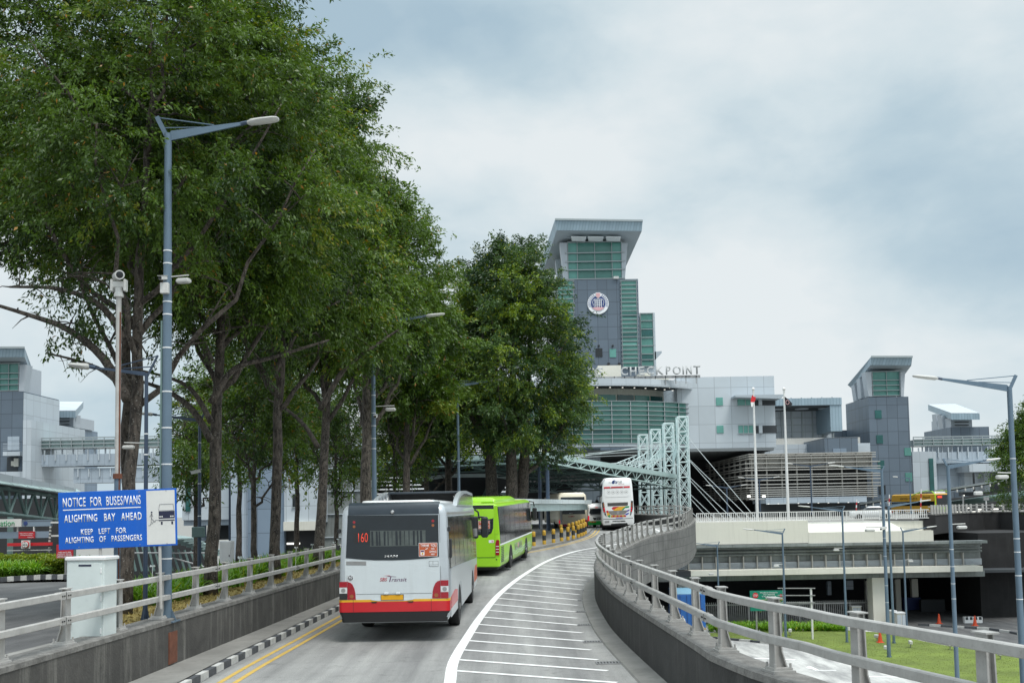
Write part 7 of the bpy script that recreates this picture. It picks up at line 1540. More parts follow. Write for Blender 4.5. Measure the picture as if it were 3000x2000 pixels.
# covered ramp with slanted glass louvres, behind the sign
b = Bld('covered_ramp', 'covered walkway with overlapping glass louvres and slanted struts behind the notice sign', 'walkway', (P(500, 1640, 80).x, 80, zl(80)))
for k in range(9): a = P(470 + k * 15, 1572 + k * 6, 78 + k * 1.2); m = MB(); m.prism([a, a + Vector((1.5, 0, -.25)), a + Vector((1.2, 5, -.35)), a + Vector((-.3, 5, -.1))], (0, 0, .12)); b.put(m, 'roof_louvre', 'glass_canopy')
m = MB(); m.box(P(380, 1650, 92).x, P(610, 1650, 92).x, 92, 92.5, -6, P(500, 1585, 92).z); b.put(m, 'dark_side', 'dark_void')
for k in range(14): a, c = P(360 + k * 18, 1580 + k * 3, 80), P(380 + k * 18, 1672, 80); m = MB(); m.tube([a, c], .09, 6); b.put(m, 'strut', 'mint_dark')
m = MB(); a, c = P(495, 1630, 79), P(600, 1660, 79); m.tube([a, c], .06, 6); a, c = P(340, 1619, 79), P(600, 1619, 79); m.tube([a, c], .06, 6); b.put(m, 'handrail', 'hub_metal')
b = Bld('equipment_cabinet', 'tall white equipment cabinet behind the second tree trunk', 'cabinet', (P(660, 1655, 46).x, 46, zl(46)))
b.box('body', (643, 1584, 676, 1668), 46, .6, 'coach_white'); b.box('door', (649, 1586, 675, 1664), 45.95, .06, 'steel_lid'); b.box('handle', (670, 1624, 672, 1630), 45.9, .05, 'black_plastic')
# white sky-lit wall far behind the left walkway stays open sky
# ------------------------------------------------------------------ flagpoles and flags
def flagpole(label, px0, py0, px1, Y, flag):
    t = P(px0, py0, Y); base = Vector((t.x, Y, DZ)); r = thing('flagpole', label, 'flagpole', base, 0, 'flagpoles on the deck'); h = t.z - DZ
    m = MB(); m.tube([(0, 0, 0), (0, 0, h)], [.16, .09], 12); m.build('pole', M['pole_white'], r, smooth=40)
    m = MB(); m.lathe([(.02, 0), (.10, .05), (.16, .16), (.16, .24), (.08, .36), (.01, .4)], (0, 0, h + .1), 12); m.lathe([(.12, 0), (.12, .1)], (0, 0, h), 12); m.build('finial', M['pole_white'], r, smooth=40)
    return r, h, base
Y = 99
fp1 = flagpole('left tall white flagpole carrying a red and white flag', 2207, 1148, 2215, Y, 0)
fp2 = flagpole('right tall white flagpole carrying a black flag', 2297, 1148, 2308, Y, 1)
def drape(px, Y, zoff=0):
    return [P(x, y, Y) + Vector((0, .12 * math.sin(k * 1.9), 0)) for k, (x, y) in enumerate(px)]
def flag(label, grid, Y, mats):        # grid rows of photo points; last index gives the colour of the strip
    top = grid[0][0]; b = Bld('flag', label, 'flag', P(*top, Y)); 
    rows = [drape(r, Y) for r in grid]
    parts = {}
    for i in range(len(rows) - 1):
        m = parts.setdefault(mats[i], MB()); n = len(rows[i])
        for k in range(n - 1):
            q = [rows[i][k], rows[i][k + 1], rows[i + 1][k + 1], rows[i + 1][k]]; m.add(q, [(0, 1, 2, 3)]); m.add([v + Vector((0, .02, 0)) for v in q], [(3, 2, 1, 0)])
    for mt, m in parts.items(): b.put(m, 'cloth_' + mt.split('_')[1], mt, fix=False, smooth=60)
    return b
flag('drooping red and white flag on the left flagpole', [[(2207, 1156), (2205, 1157), (2202, 1160), (2214, 1163)], [(2206, 1168), (2202, 1170), (2199, 1173), (2212, 1174)], [(2206, 1174), (2203, 1176), (2199, 1178), (2208, 1178)], [(2206, 1184), (2203, 1186), (2200, 1189), (2205, 1190)], [(2206, 1189), (2204, 1191), (2202, 1192), (2204, 1192)]], Y - .1, ['flag_red', 'flag_red', 'flag_white', 'flag_white'])
bf = flag('curled black flag with a pale ring on the right flagpole', [[(2299, 1161), (2304, 1164), (2309, 1170), (2314, 1174)], [(2299, 1170), (2305, 1174), (2311, 1178), (2321, 1182)], [(2300, 1179), (2306, 1183), (2312, 1188), (2318, 1190)], [(2301, 1186), (2306, 1189), (2309, 1192), (2313, 1193)]], Y - .1, ['flag_black'] * 3)
m = MB(); c_ = P(2307, 1178, Y - .35); m.tube([(c_.x + .17 * math.cos(k * .5236), Y - .35, c_.z + .2 * math.sin(k * .5236)) for k in range(13)], .025, 6); bf.put(m, 'ring_emblem', 'emblem_pink')
# floodlight mast between the flagpoles
b = Bld('floodlight_mast', 'low mast with two bright square floodlights left of the flagpoles', 'floodlight', (P(2216, 1500, 110).x, 110, DZ))
m = MB(); p = P(2216, 1462, 110); m.tube([(p.x, 110, DZ), (p.x, 110, p.z)], .07, 8); m.tube([P(2194, 1462, 110), P(2240, 1462, 110)], .05, 6); b.put(m, 'mast', 'hub_metal')
for px in (2194, 2238): b.box('floodlight', (px - 4, 1450, px + 5, 1456), 109.8, .2, 'lamp_lit')
# ------------------------------------------------------------------ lower level signs, fence, boxes, cones
YD = 86; b = Bld('direction_sign', 'green direction sign with a red round symbol on two posts by the lawn', 'road sign', (P(2245, 1850, YD).x, YD, GZ))
b.box('panel', (2198, 1729, 2296, 1788), YD, .12, 'sign_green')
m = MB(); 
for a_, c_ in (((2206, 1757), (2294, 1754)), ((2206, 1760), (2250, 1775)), ((2250, 1775), (2292, 1757))): m.beam(P(*a_, YD - .03), P(*c_, YD - .03), .02, .08, (0, 1, 0))
b.put(m, 'yellow_rule', 'road_yellow')
for cx, r_ in ((2213, 8), (2288, 4)): c_ = P(cx, 1743, YD); m = MB(); m.prism([(c_.x + r_ / FPX * YD * math.cos(k * .4), YD - .06, c_.z + r_ / FPX * YD * math.sin(k * .4)) for k in range(16)], (0, .05, 0)); b.put(m, 'symbol', 'bus_red')
p, q = P(2207, 1740, YD), P(2219, 1746, YD); text('STOP', q.x - p.x, p.z - q.z, M['lettering_white'], b.r, Vector(((p.x + q.x) / 2, YD - .065, (p.z + q.z) / 2)) - b.b, depth=.01)
for k, (a_, c_, y_, tx) in enumerate(((2226, 2278, 1735, 'Woodlands Checkpoint'), (2237, 2270, 1740, 'For vehicles'), (2232, 2274, 1746, 'to the departure car'), (2244, 2262, 1751, 'park'))): p, q = P(a_, y_ - 2, YD), P(c_, y_ + 2, YD); text(tx, q.x - p.x, p.z - q.z, M['lettering_white'], b.r, Vector(((p.x + q.x) / 2, YD - .02, (p.z + q.z) / 2)) - b.b, depth=.01)
for px in (2217, 2290): p = P(px, 1788, YD); m = MB(); m.box(p.x - .07, p.x + .07, YD + .13, YD + .25, GZ, p.z + 1.6); b.put(m, 'post', 'hub_metal')
b = Bld('empty_sign_frame', 'bare sign frame of four rails and a post on the lawn', 'sign frame', (P(2375, 1868, 82).x, 82, GZ))
for y_ in (1722, 1743, 1764, 1785): m = MB(); m.beam(P(2278, y_, 82), P(2388, y_, 82), .06, .07); b.put(m, 'rail', 'hub_metal')
for px in (2377, 2297): p = P(px, 1722, 82); m = MB(); m.box(p.x - .07, p.x + .07, 82.05, 82.2, GZ, p.z); b.put(m, 'post', 'pole_white')
b = Bld('railing', 'tall grey bar railing in the dark opening under the bridge', 'fence', (P(2300, 1835, 95).x, 95, GZ)); X0, X1 = P(2045, 1800, 95).x, P(2565, 1800, 95).x; zt2 = P(2300, 1768, 95).z; m = MB()
for k in range(90): x = X0 + (X1 - X0) * k / 89; m.box(x - .03, x + .03, 95, 95.05, GZ, zt2 + .25)
b.put(m, 'bar', 'hub_metal', kind='stuff'); m = MB(); m.box(X0, X1, 94.95, 95.1, zt2 - .06, zt2 + .06); b.put(m, 'top_rail', 'hub_metal')
for k in range(8): x = X0 + (X1 - X0) * k / 7; m = MB(); m.box(x - .08, x + .08, 94.9, 95.1, GZ, zt2 + .1); b.put(m, 'post', 'hub_metal')
def cab2(label, px, Y, d, n):
    b = Bld('roadside_box', label, 'utility box', (P((px[0] + px[2]) / 2, px[3], Y).x, Y, GZ)); x0, x1, z0, z1 = RECT(*px, Y); m = MB(); m.bbox(x0, x1, Y, Y + d, GZ, z1, .03); b.put(m, 'body', 'cream_wall')
    for k in range(n): xa = x0 + (x1 - x0) * (k + .08) / n; xb = x0 + (x1 - x0) * (k + .92) / n; m = MB(); m.box(xa, xb, Y - .03, Y + .01, GZ + .15, z1 - .12); b.put(m, 'door', 'panel_light')
    m = MB(); m.bbox(x0 - .06, x1 + .06, Y - .06, Y + d + .06, z1, z1 + .08, .02); b.put(m, 'lid', 'steel_lid')
cab2('pair of pale utility boxes beside the lawn lamp posts', (2628, 1796, 2655, 1834), 90, 1.0, 2); cab2('small pale utility box left of the column on the lawn edge', (2612, 1790, 2627, 1834), 91, .8, 1); cab2('pale louvred utility box in front of the dark railing', (2497, 1776, 2524, 1815), 94, .8, 1)
def barrier(label, px, Y):
    x0, x1, z0, z1 = RECT(*px, Y); b = Bld('water_barrier', label, 'barrier', ((x0 + x1) / 2, Y, GZ)); n = 2
    m = MB(); m.prism([(x0, Y, GZ), (x1, Y, GZ), (x1, Y, z1), (x0, Y, z1)], (0, .4, 0)); b.put(m, 'body', 'coach_white')
    for k in range(n): xx = x0 + (x1 - x0) * (k + .5) / n; m = MB(); m.box(xx - .12, xx + .12, Y - .02, Y + .42, GZ + .3, GZ + .55); b.put(m, 'slot', 'dark_soffit')
barrier('left white water barrier at the tunnel kerb', (2827, 1806, 2852, 1834), 92); barrier('right white water barrier at the tunnel kerb, behind a traffic cone', (2853, 1806, 2879, 1834), 92)
def cone(label, px, py, Y, h=.9):
    p = P(px, py, Y); c = thing('traffic_cone', label, 'traffic cone', (p.x, Y, GZ + (.12 if Y < 80 else 0)), 0, 'traffic cones'); 
    m = MB(); m.lathe([(.19, .04), (.05, h), (.03, h)], n=12); m.build('cone', M['cone_orange'], c, smooth=60); m = MB(); m.bbox(-.25, .25, -.25, .25, 0, .05, .02); m.build('base', M['cone_orange'], c)
cone('orange traffic cone standing on the lawn', 2579, 1880, G(2579, 1881, GZ + .12).y, 1.0); cone('orange traffic cone in front of the white barrier', 2857, 1834, 90); cone('orange traffic cone beside the dark wall in the underpass', 2752, 1832, 92)
sp_list = [((2893, 1927), 'left of the pair near the right edge'), ((2931, 1930), 'right of the pair near the right edge'), ((2668, 1896), 'in the middle of the lawn'), ((2570, 1878), 'beside the cone on the lawn'), ((2600, 1912), 'at the foot of the camera lamp'), ((2784, 1902), 'in front of the tunnel road'), ((2315, 1860), 'by the sign posts')]
first = None
for k, ((px, py), wh) in enumerate(sp_list):
    p = G(px, py, GZ + .12)
    if first is None:
        g = first = thing('ground_spotlight', '', 'spotlight'); m = MB(); m.bbox(-.25, .25, -.12, .12, .25, .55, .05); m.build('housing', M['lamp_head'], g); m = MB(); m.tube([(0, 0, 0), (0, 0, .27)], .04, 8); m.build('stake', M['hub_metal'], g)
    else: g = copy_tree(first)
    g.location = p; g.rotation_euler = (0, 0, k * .7); tag(g, f'small grey ground spotlight {wh}', 'spotlight', 'ground spotlights on the lawn')
# CCTV pole and sign on the viaduct
b = Bld('camera_pole', 'slim pole with a white camera on the dark viaduct', 'camera pole', (P(2875, 1520, 104).x, 108, 1.0)); p = P(2873, 1448, 108); m = MB(); m.tube([(b.b.x, 108, .9), (b.b.x, 108, p.z)], .09, 8); b.put(m, 'pole', 'hub_metal'); m = MB(); m.bbox(p.x - .8, p.x + .1, 107.6, 108, p.z - .1, p.z + .35, .08); b.put(m, 'security_camera', 'cctv_white')
b = Bld('blank_sign', 'small grey sign seen from behind on the dark viaduct', 'sign', (P(2890, 1520, 109).x, 109, 1.0)); p = P(2890, 1460, 109); b.box('panel', (2882, 1455, 2898, 1465), 109, .06, 'hub_metal'); m = MB(); m.tube([(p.x, 109.1, .9), (p.x, 109.1, p.z)], .07, 8); b.put(m, 'post', 'pole_white')
for k, (px, y0) in enumerate(((2508, 1462), (2604, 1448), (2697, 1432), (2778, 1446))):
    Yb = 121; b = Bld('barrier_arm', ['first', 'second', 'third', 'fourth'][k] + ' raised red and white barrier arm from the left along the deck', 'barrier arm', (P(px, 1510, Yb).x, Yb, DZ), 'raised barrier arms'); n = 6
    for j in range(n): a_, c_ = P(px + .3 * j, 1512 - (1512 - y0) * j / n, Yb), P(px + .3 * (j + 1), 1512 - (1512 - y0) * (j + 1) / n, Yb); m = MB(); m.beam(a_, c_, .11, .11, (0, 1, 0)); b.put(m, 'arm_section', 'sign_red' if j in (2, 4) else 'pole_white')

# ================================================================== trees and plants
def leaf_mesh(name, cen, dirs, size, tint, mat, rng, aspect=.38, fold=.25):
    n = len(cen); d = dirs / np.linalg.norm(dirs, axis=1, keepdims=True)
    rnd = rng.normal(size=(n, 3)); w = np.cross(d, rnd); w /= np.linalg.norm(w, axis=1, keepdims=True) + 1e-9
    nn = np.cross(d, w); L_ = size[:, None]; wd = w * L_ * aspect * .5
    base = cen; tip = cen + d * L_ + np.array([0, 0, -1]) * L_ * .12; mid = cen + d * L_ * .48 + nn * L_ * fold * .2
    v = np.stack([base, mid - wd, tip, mid + wd], 1).reshape(-1, 3)
    me = bpy.data.meshes.new(name); me.vertices.add(4 * n); me.vertices.foreach_set('co', v.astype(np.float32).ravel())
    me.loops.add(4 * n); me.loops.foreach_set('vertex_index', np.arange(4 * n, dtype=np.int32))
    me.polygons.add(n); me.polygons.foreach_set('loop_start', np.arange(0, 4 * n, 4, dtype=np.int32)); me.polygons.foreach_set('loop_total', np.full(n, 4, np.int32))
    at = me.attributes.new('tint', 'FLOAT', 'POINT'); at.data.foreach_set('value', np.repeat(np.clip(tint, 0, 1), 4).astype(np.float32))
    me.update(calc_edges=True); me.materials.append(mat); return me
PWR = [2.3, .62]
def crown_profile(t, low):                # relative radius along the crown height
    return (1 - np.clip(t, 0, 1) ** PWR[0]) ** PWR[1] * (low + (1 - low) * np.clip(t * 4.5, 0, 1))
def make_tree(seed, H, z0, Rad, trunk_r, nclump, nleaf, leaf, mat, lean=(0, 0), low=.6, limbs=13, bark='bark', flat=1.0, forks=1, clump_r=.75, yellow=.012, fork_at=.3, shell=.45, extra=(), patches=(), limb_r=.42):
    rng = np.random.default_rng(seed); rnd = random.Random(seed); m = MB(); tops = []
    # trunk(s)
    stems = []
    for f in range(forks):
        a = 2 * math.pi * f / max(1, forks) + rnd.random(); sp_ = 0 if forks == 1 else .9; pts = []; rad = []
        n = 14
        for i in range(n + 1):
            t = i / n; z = H * .86 * t; k = max(0, t - .02) if forks > 1 else 0
            pts.append(Vector((lean[0] * t + sp_ * math.cos(a) * min(1, k * 6) * (1 + .9 * t) + rnd.uniform(-.03, .03) * (i > 0) * (1 + t), lean[1] * t + sp_ * math.sin(a) * min(1, k * 6) * .6 + rnd.uniform(-.06, .06) * (i > 0), z)))
            flare = 1 + .22 * math.exp(-z / .3); rad.append(trunk_r * (1 - .93 * t ** 1.5) * flare * rnd.uniform(.93, 1.07) + .015)
        m.tube(pts, rad, 12); stems.append((pts, rad))
    def at_stem(st, z):
        pts, rad = st
        for i in range(len(pts) - 1):
            if pts[i + 1].z >= z: t = (z - pts[i].z) / max(1e-6, pts[i + 1].z - pts[i].z); return pts[i].lerp(pts[i + 1], t), rad[i] * (1 - t) + rad[i + 1] * t
        return pts[-1], rad[-1]
    ends = []
    for k in range(limbs):
        st = stems[k % forks]; f = k / (limbs - 1); zb = H * fork_at + (H * .80 - H * fork_at) * f ** 1.1 + rnd.uniform(-.3, .3)
        p, r = at_stem(st, zb); a = k * 2.39996 + rnd.uniform(-.4, .4)
        ztip = min(H * .97, zb + (H - zb) * rnd.uniform(.28, .5) + (.2 if f < .3 else .6)); 
        tt = min(1, max(0, (ztip - z0) / (H - z0))); rr = Rad * float(crown_profile(np.array(tt), low)) * rnd.uniform(.78, .98)
        e = Vector((lean[0] * ztip / H + rr * math.cos(a), lean[1] * ztip / H + rr * math.sin(a) * flat, ztip)); pts = []; rl = min(r * .62, trunk_r * limb_r)
        for i in range(9):
            t = i / 8; q = p.lerp(e, t); q.z = p.z + (e.z - p.z) * (t ** 1.25 if f < .5 else t); q += Vector((rnd.uniform(-.14, .14), rnd.uniform(-.14, .14), rnd.uniform(-.1, .12))) * (0 if i == 0 else 1); pts.append(q)
        rad = [rl * (1 - .86 * (i / 8)) + .008 for i in range(9)]; m.tube(pts, rad, 7)
        for j in range(6):                # secondary branches
            i0 = rnd.randint(2, 7); q0 = pts[i0]; dv = Vector((rnd.uniform(-1, 1), rnd.uniform(-1, 1), rnd.uniform(-.15, .9))); dv = dv.normalized() * rnd.uniform(.9, 2.1) * (Rad / 4.5); q2 = q0 + dv; qm = q0.lerp(q2, .5) + Vector((rnd.uniform(-.15, .15), rnd.uniform(-.15, .15), .12)); m.tube([q0, qm, q2], [rad[i0] * .55, rad[i0] * .35, .008], 5); ends.append(q2); ends.append(qm)
            for _ in range(2):
                d2 = Vector((rnd.uniform(-1, 1), rnd.uniform(-1, 1), rnd.uniform(-.4, .8))).normalized() * rnd.uniform(.5, 1.0); m.tube([qm, qm + d2 * .5 + Vector((0, 0, .06)), qm + d2], [.016, .011, .005], 4); ends.append(qm + d2)
        ends.append(e)
    keep_low = []
    for pts, r0, leafy in extra:          # single conspicuous limbs
        pts = [Vector(q) + (Vector((rnd.uniform(-.05, .05), rnd.uniform(-.1, .1), rnd.uniform(-.04, .04))) if i else Vector()) for i, q in enumerate(pts)]
        sm = []
        for i in range(len(pts) - 1):
            a_, b_, c_, d_ = pts[max(0, i - 1)], pts[i], pts[i + 1], pts[min(len(pts) - 1, i + 2)]
            for k in range(4): t = k / 4; sm.append(.5 * ((2 * b_) + (c_ - a_) * t + (2 * a_ - 5 * b_ + 4 * c_ - d_) * t * t + (3 * b_ - a_ - 3 * c_ + d_) * t ** 3))
        sm.append(pts[-1]); nn_ = len(sm); m.tube(sm, [r0 * (1 - .8 * i / nn_) for i in range(nn_)], 8)
        for i in range(nn_ // 3, nn_):
            q = sm[i]; dv = Vector((rnd.uniform(-1, 1), rnd.uniform(-1, 1), rnd.uniform(-.5, .7))) * .6; m.tube([q, q + dv * .5 + Vector((0, 0, .05)), q + dv], [r0 * .2, r0 * .12, .004], 5)
            if leafy and rnd.random() < leafy: keep_low += [q + dv, q + dv * .6]; ends += keep_low[-2:]
    n_extra = sum(1 for e in extra if e[2])
    me = bpy.data.meshes.new('trunk'); me.from_pydata(m.v, [], m.f); me.update(); me.materials.append(M[bark]); me.shade_smooth()
    # foliage clumps: at branch ends, and filling the outer shell of the crown
    ends = [e for e in ends if e.z > z0 - .3 or e in keep_low]; E_ = np.array([tuple(e) for e in ends]); nsh = max(10, nclump - len(E_) // 2); E_ = E_[rng.permutation(len(E_))[:nclump - nsh]] if nclump > nsh else E_[:0]
    t = rng.random(nsh * 3); keep = rng.random(nsh * 3) < crown_profile(t, low) * .9 + .1; t = t[keep][:nsh]; nsh = len(t)
    a = rng.random(nsh) * 2 * math.pi; lob = 1 + .13 * np.sin(a * 3 + seed) + .10 * np.sin(a * 5 + t * 7 + seed * 2) + .07 * np.sin(t * 17 + a * 2)
    r = Rad * crown_profile(t, low) * lob * np.sqrt(shell + (1 - shell) * rng.random(nsh)) * .97; z = z0 + (H - z0) * t
    S_ = np.stack([lean[0] * z / H + r * np.cos(a), lean[1] * z / H + r * np.sin(a) * flat, z + rng.normal(size=nsh) * .2], 1)
    cc = np.concatenate([S_, E_]) if len(E_) else S_; nc = len(cc)
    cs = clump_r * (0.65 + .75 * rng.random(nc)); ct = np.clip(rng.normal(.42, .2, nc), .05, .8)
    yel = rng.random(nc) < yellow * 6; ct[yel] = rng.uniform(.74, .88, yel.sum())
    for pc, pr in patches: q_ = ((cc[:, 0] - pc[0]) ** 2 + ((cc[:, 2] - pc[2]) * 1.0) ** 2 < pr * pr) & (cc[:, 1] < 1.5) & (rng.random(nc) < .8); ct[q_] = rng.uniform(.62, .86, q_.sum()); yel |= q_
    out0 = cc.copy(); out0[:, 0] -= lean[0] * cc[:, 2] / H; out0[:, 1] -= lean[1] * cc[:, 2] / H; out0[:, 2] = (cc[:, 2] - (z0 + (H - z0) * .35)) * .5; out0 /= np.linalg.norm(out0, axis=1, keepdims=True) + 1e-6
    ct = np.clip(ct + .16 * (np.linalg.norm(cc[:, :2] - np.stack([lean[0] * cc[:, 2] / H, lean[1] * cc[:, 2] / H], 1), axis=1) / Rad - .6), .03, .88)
    ntw = 13; T = nc * ntw; ti = np.repeat(np.arange(nc), ntw)             # twigs: leafy sprays leaving each clump
    td = out0[ti] * .85 + rng.normal(size=(T, 3)) * np.array([.8, .8, .36]); td /= np.linalg.norm(td, axis=1, keepdims=True)
    tl = cs[ti] * (.45 + .6 * rng.random(T)); ts = cc[ti] + rng.normal(size=(T, 3)) * (cs[ti] * .28)[:, None]
    per = rng.poisson(max(3, nleaf / ntw), T); k2 = np.repeat(np.arange(T), per); idx = ti[k2]; N = len(idx)
    u = rng.random(N) ** .8; cen = ts[k2] + td[k2] * (tl[k2] * u)[:, None] + np.array([0, 0, -1.]) * (tl[k2] * u * u * .28)[:, None] + rng.normal(size=(N, 3)) * .055 * (leaf / .11)
    dirs = td[k2] * .8 + rng.normal(size=(N, 3)) * .6 + np.array([0, 0, -.38])
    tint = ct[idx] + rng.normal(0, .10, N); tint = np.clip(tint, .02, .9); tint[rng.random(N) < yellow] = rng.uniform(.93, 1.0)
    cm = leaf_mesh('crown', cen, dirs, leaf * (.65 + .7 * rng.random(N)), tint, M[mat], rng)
    return me, cm
def place_tree(name, label, meshes, loc, rz=0, sc=(1, 1, 1), group=None, cat='tree'):
    r = thing(name, label, cat, loc, rz, group); r.scale = sc
    for nm, me in zip(('trunk', 'crown'), meshes): o = bpy.data.objects.new(nm, me); COL.objects.link(o); o.parent = r
    return r
# the row behind the left parapet: trunk position in the photo, distance, height
ROW = [(364, 20.8, 15.6, 4.3, .135, 'first street tree from the left, its trunk right behind the rusty camera pole', 11),
       (618, 25.4, 16.0, 3.6, .155, 'second street tree, thick forked trunk just right of the notice sign', 12),
       (804, 30.8, 17.0, 3.3, .16, 'third street tree, straight trunk midway between the sign and the white bus', 13),
       (932, 36.5, 17.0, 3.5, .175, 'fourth street tree, trunk splitting in two left of the white bus', 14),
       (1070, 46.0, 17.6, 3.7, .26, 'fifth street tree, pale trunk behind the roof of the white bus', 15),
       (1190, 57.0, 17.2, 3.3, .22, 'sixth street tree with a dark slim trunk behind the white bus', 16)]
GRP = 'street trees in a row along the left parapet'
def limb(base, pts, Y, r, leafy): return ([tuple(P(x, y, Y + k * .25) - base) for k, (x, y) in enumerate(pts)], r, leafy)
for px, d, H, Rd, tr, lab, sd in ROW:
    near = d < 29; p = P(px, 1600, d); base = Vector((p.x, d, .85 if d < 50 else -.3)); ex = []
    if sd == 11: ex = [limb(base, ((372, 1170), (290, 1040), (200, 965), (90, 920), (-60, 880)), 20.8, .11, .05), limb(base, ((372, 1150), (300, 1085), (225, 1052), (140, 1035)), 20.8, .06, 0), limb(base, ((372, 1010), (300, 900), (180, 850), (40, 840)), 20.8, .09, .25)]
    if sd == 12: ex = [limb(base, ((618, 1290), (570, 1200), (500, 1152), (430, 1122), (370, 1105)), 25.2, .10, .0), limb(base, ((618, 1235), (565, 1150), (500, 1112), (400, 1080)), 25.2, .08, .1), limb(base, ((618, 1180), (690, 1080), (800, 1050), (960, 1000)), 25.2, .10, .25), limb(base, ((618, 1060), (560, 960), (470, 900), (420, 890)), 25.2, .11, .3)]
    if sd == 13: ex = [limb(base, ((804, 1140), (740, 1040), (690, 950), (640, 930)), 30.6, .10, .2), limb(base, ((804, 1090), (880, 960), (1000, 880)), 30.6, .11, .3)]
    if sd == 14: ex = [limb(base, ((932, 1310), (890, 1245), (840, 1200), (790, 1170)), 36.3, .10, .1), limb(base, ((938, 1200), (1010, 1080), (1090, 1020), (1180, 960)), 36.3, .12, .3)]
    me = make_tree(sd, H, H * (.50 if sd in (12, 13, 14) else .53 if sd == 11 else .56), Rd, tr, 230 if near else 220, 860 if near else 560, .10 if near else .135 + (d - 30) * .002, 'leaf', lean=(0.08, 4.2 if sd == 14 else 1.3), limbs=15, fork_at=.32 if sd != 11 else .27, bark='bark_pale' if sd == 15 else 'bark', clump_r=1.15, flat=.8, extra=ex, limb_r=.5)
    place_tree('tree', lab, me, base, 0, group=GRP)
# crowns that fill the top left corner
me = make_tree(31, 15.0, 9.6, 4.0, .2, 140, 480, .12, 'leaf', limbs=12, fork_at=.55, clump_r=1.1); place_tree('tree', 'leafy street tree cut by the left picture edge above the left tower', me, (P(-170, 1300, 25).x, 25.5, .6), 0, group=GRP)
me = make_tree(32, 16.5, 9.4, 3.9, .17, 150, 420, .13, 'leaf', limbs=12, fork_at=.5, clump_r=1.1)
place_tree('tree', 'tree behind the first street tree, only its high crown showing', me, (P(372, 1300, 29.5).x, 29.5, .5), 0, group=GRP)
# smaller trees between the trunks
SM = [(575, 44, 7.4, 1.9, 'slim young tree seen between the second and third trunks', 41, 44), (745, 40, 8.0, 2.1, 'small spreading tree between the second and third street trees', 42, 45), (985, 52, 8.0, 2.2, 'young bushy tree between the fourth and fifth street trees', 43, 53), (1155, 60, 9.5, 2.2, 'dark slim tree in front of the white louvres', 44, 61), (870, 66, 14.5, 3.9, 'dense tree behind the fourth trunk', 45, 68), (700, 60, 13.5, 3.8, 'dense tree behind the gap between the second and third trunks', 46, 63)]
for px, d, H, Rd, lab, sd, dd in SM:
    me = make_tree(sd, H, H * .5, Rd, .12 if H < 11 else .17, 60 if H < 11 else 150, 190 if H < 11 else 380, .15 if H < 11 else .18, 'leaf', limbs=10, fork_at=.36, clump_r=.75 if H < 11 else 1.15); p = P(px, 1500, d); place_tree('tree', lab, me, (p.x, d, zl(d) + (.3 if d < 50 else .8)), 0, group='smaller trees between the trunks')
# broad tree by the shelter
PWR[:] = [2.2, .72]
me = make_tree(51, 20.6, 7.0, 5.9, .42, 330, 680, .19, 'leaf_broad', patches=[(P(x, y, 62) - Vector((P(1485, 1400, 66).x, 67, .3)), r) for x, y, r in ((1540, 965, 1.3), (1440, 1075, 1.5), (1330, 1100, 1.0), (1690, 1130, 1.0), (1590, 1010, .8), (1620, 1180, .9))], lean=(.3, 0), low=.72, limbs=17, forks=3, clump_r=1.35, yellow=.03, fork_at=.25, bark='bark')
p = P(1482, 1400, 66); place_tree('tree', 'broad dense tree with several trunks right behind the green bus', me, (p.x, 67, .3), 0)
me = make_tree(52, 18.0, 7.8, 3.9, .3, 210, 560, .19, 'leaf_broad', low=.8, limbs=13, clump_r=1.2, yellow=.03, bark='bark')
p = P(1310, 1400, 70); place_tree('tree', 'dense dark tree left of the broad tree, behind the green bus', me, (p.x, 72, .1), 0)
me = make_tree(53, 12.6, 7.0, 3.4, .2, 150, 420, .19, 'leaf_broad', low=.85, limbs=11, clump_r=.9, yellow=.06)
p = P(1250, 1400, 68); place_tree('tree', 'lower yellow-green tree between the pole lamp and the dense dark tree', me, (p.x, 68, 0), 0)
me = make_tree(61, 9.5, 2.0, 3.4, .25, 230, 200, .2, 'leaf', low=.85, limbs=12, clump_r=.9)
p = P(3062, 1400, 84); place_tree('tree', 'green leafy tree at the right picture edge beside the nearest lamp', me, (p.x, 86, 1.0), 0)
# ------------------------------------------------------------------ hedge, strap-leaved borders
def strap_mesh(name, cen, n_per, Lm, mat, seed, wid=.028):
    rng = np.random.default_rng(seed); vs = []; fs = []; tn = []
    for c in cen:
        base_t = rng.normal(.45, .18)
        for _ in range(rng.poisson(n_per)):
            a = rng.random() * 6.283; ln = Lm * rng.uniform(.55, 1.15); out_ = rng.uniform(.25, .95); u = np.array([math.cos(a), math.sin(a), 0]); w_ = np.array([-u[1], u[0], 0]) * wid * rng.uniform(.7, 1.3)
            o = np.array(c) + np.array([rng.normal(0, .05), rng.normal(0, .05), 0]); k0 = len(vs)
            for i in range(5):
                t = i / 4; pnt = o + u * ln * out_ * t ** 1.4 + np.array([0, 0, 1]) * ln * (t - .55 * out_ * t * t * t * 1.25); ww = w_ * (1 - .9 * t ** 2); vs += [pnt - ww, pnt + ww]
            for i in range(4): q = k0 + 2 * i; fs.append((q, q + 1, q + 3, q + 2))
            tn += [np.clip(base_t + rng.normal(0, .12), 0, .9) if rng.random() > .04 else .95] * 10
    me = bpy.data.meshes.new(name); me.from_pydata([tuple(v) for v in vs], [], fs); me.update(); at = me.attributes.new('tint', 'FLOAT', 'POINT'); at.data.foreach_set('value', np.array(tn, np.float32)); me.materials.append(M[mat]); me.shade_smooth()
    o = bpy.data.objects.new(name, me); COL.objects.link(o); return o
rng = np.random.default_rng(3); cen = []
for k in range(430):
    y = 22.5 + 26 * rng.random(); x = XW(y) - 1.55 - 1.7 * rng.random(); cen.append((x, y, .9))
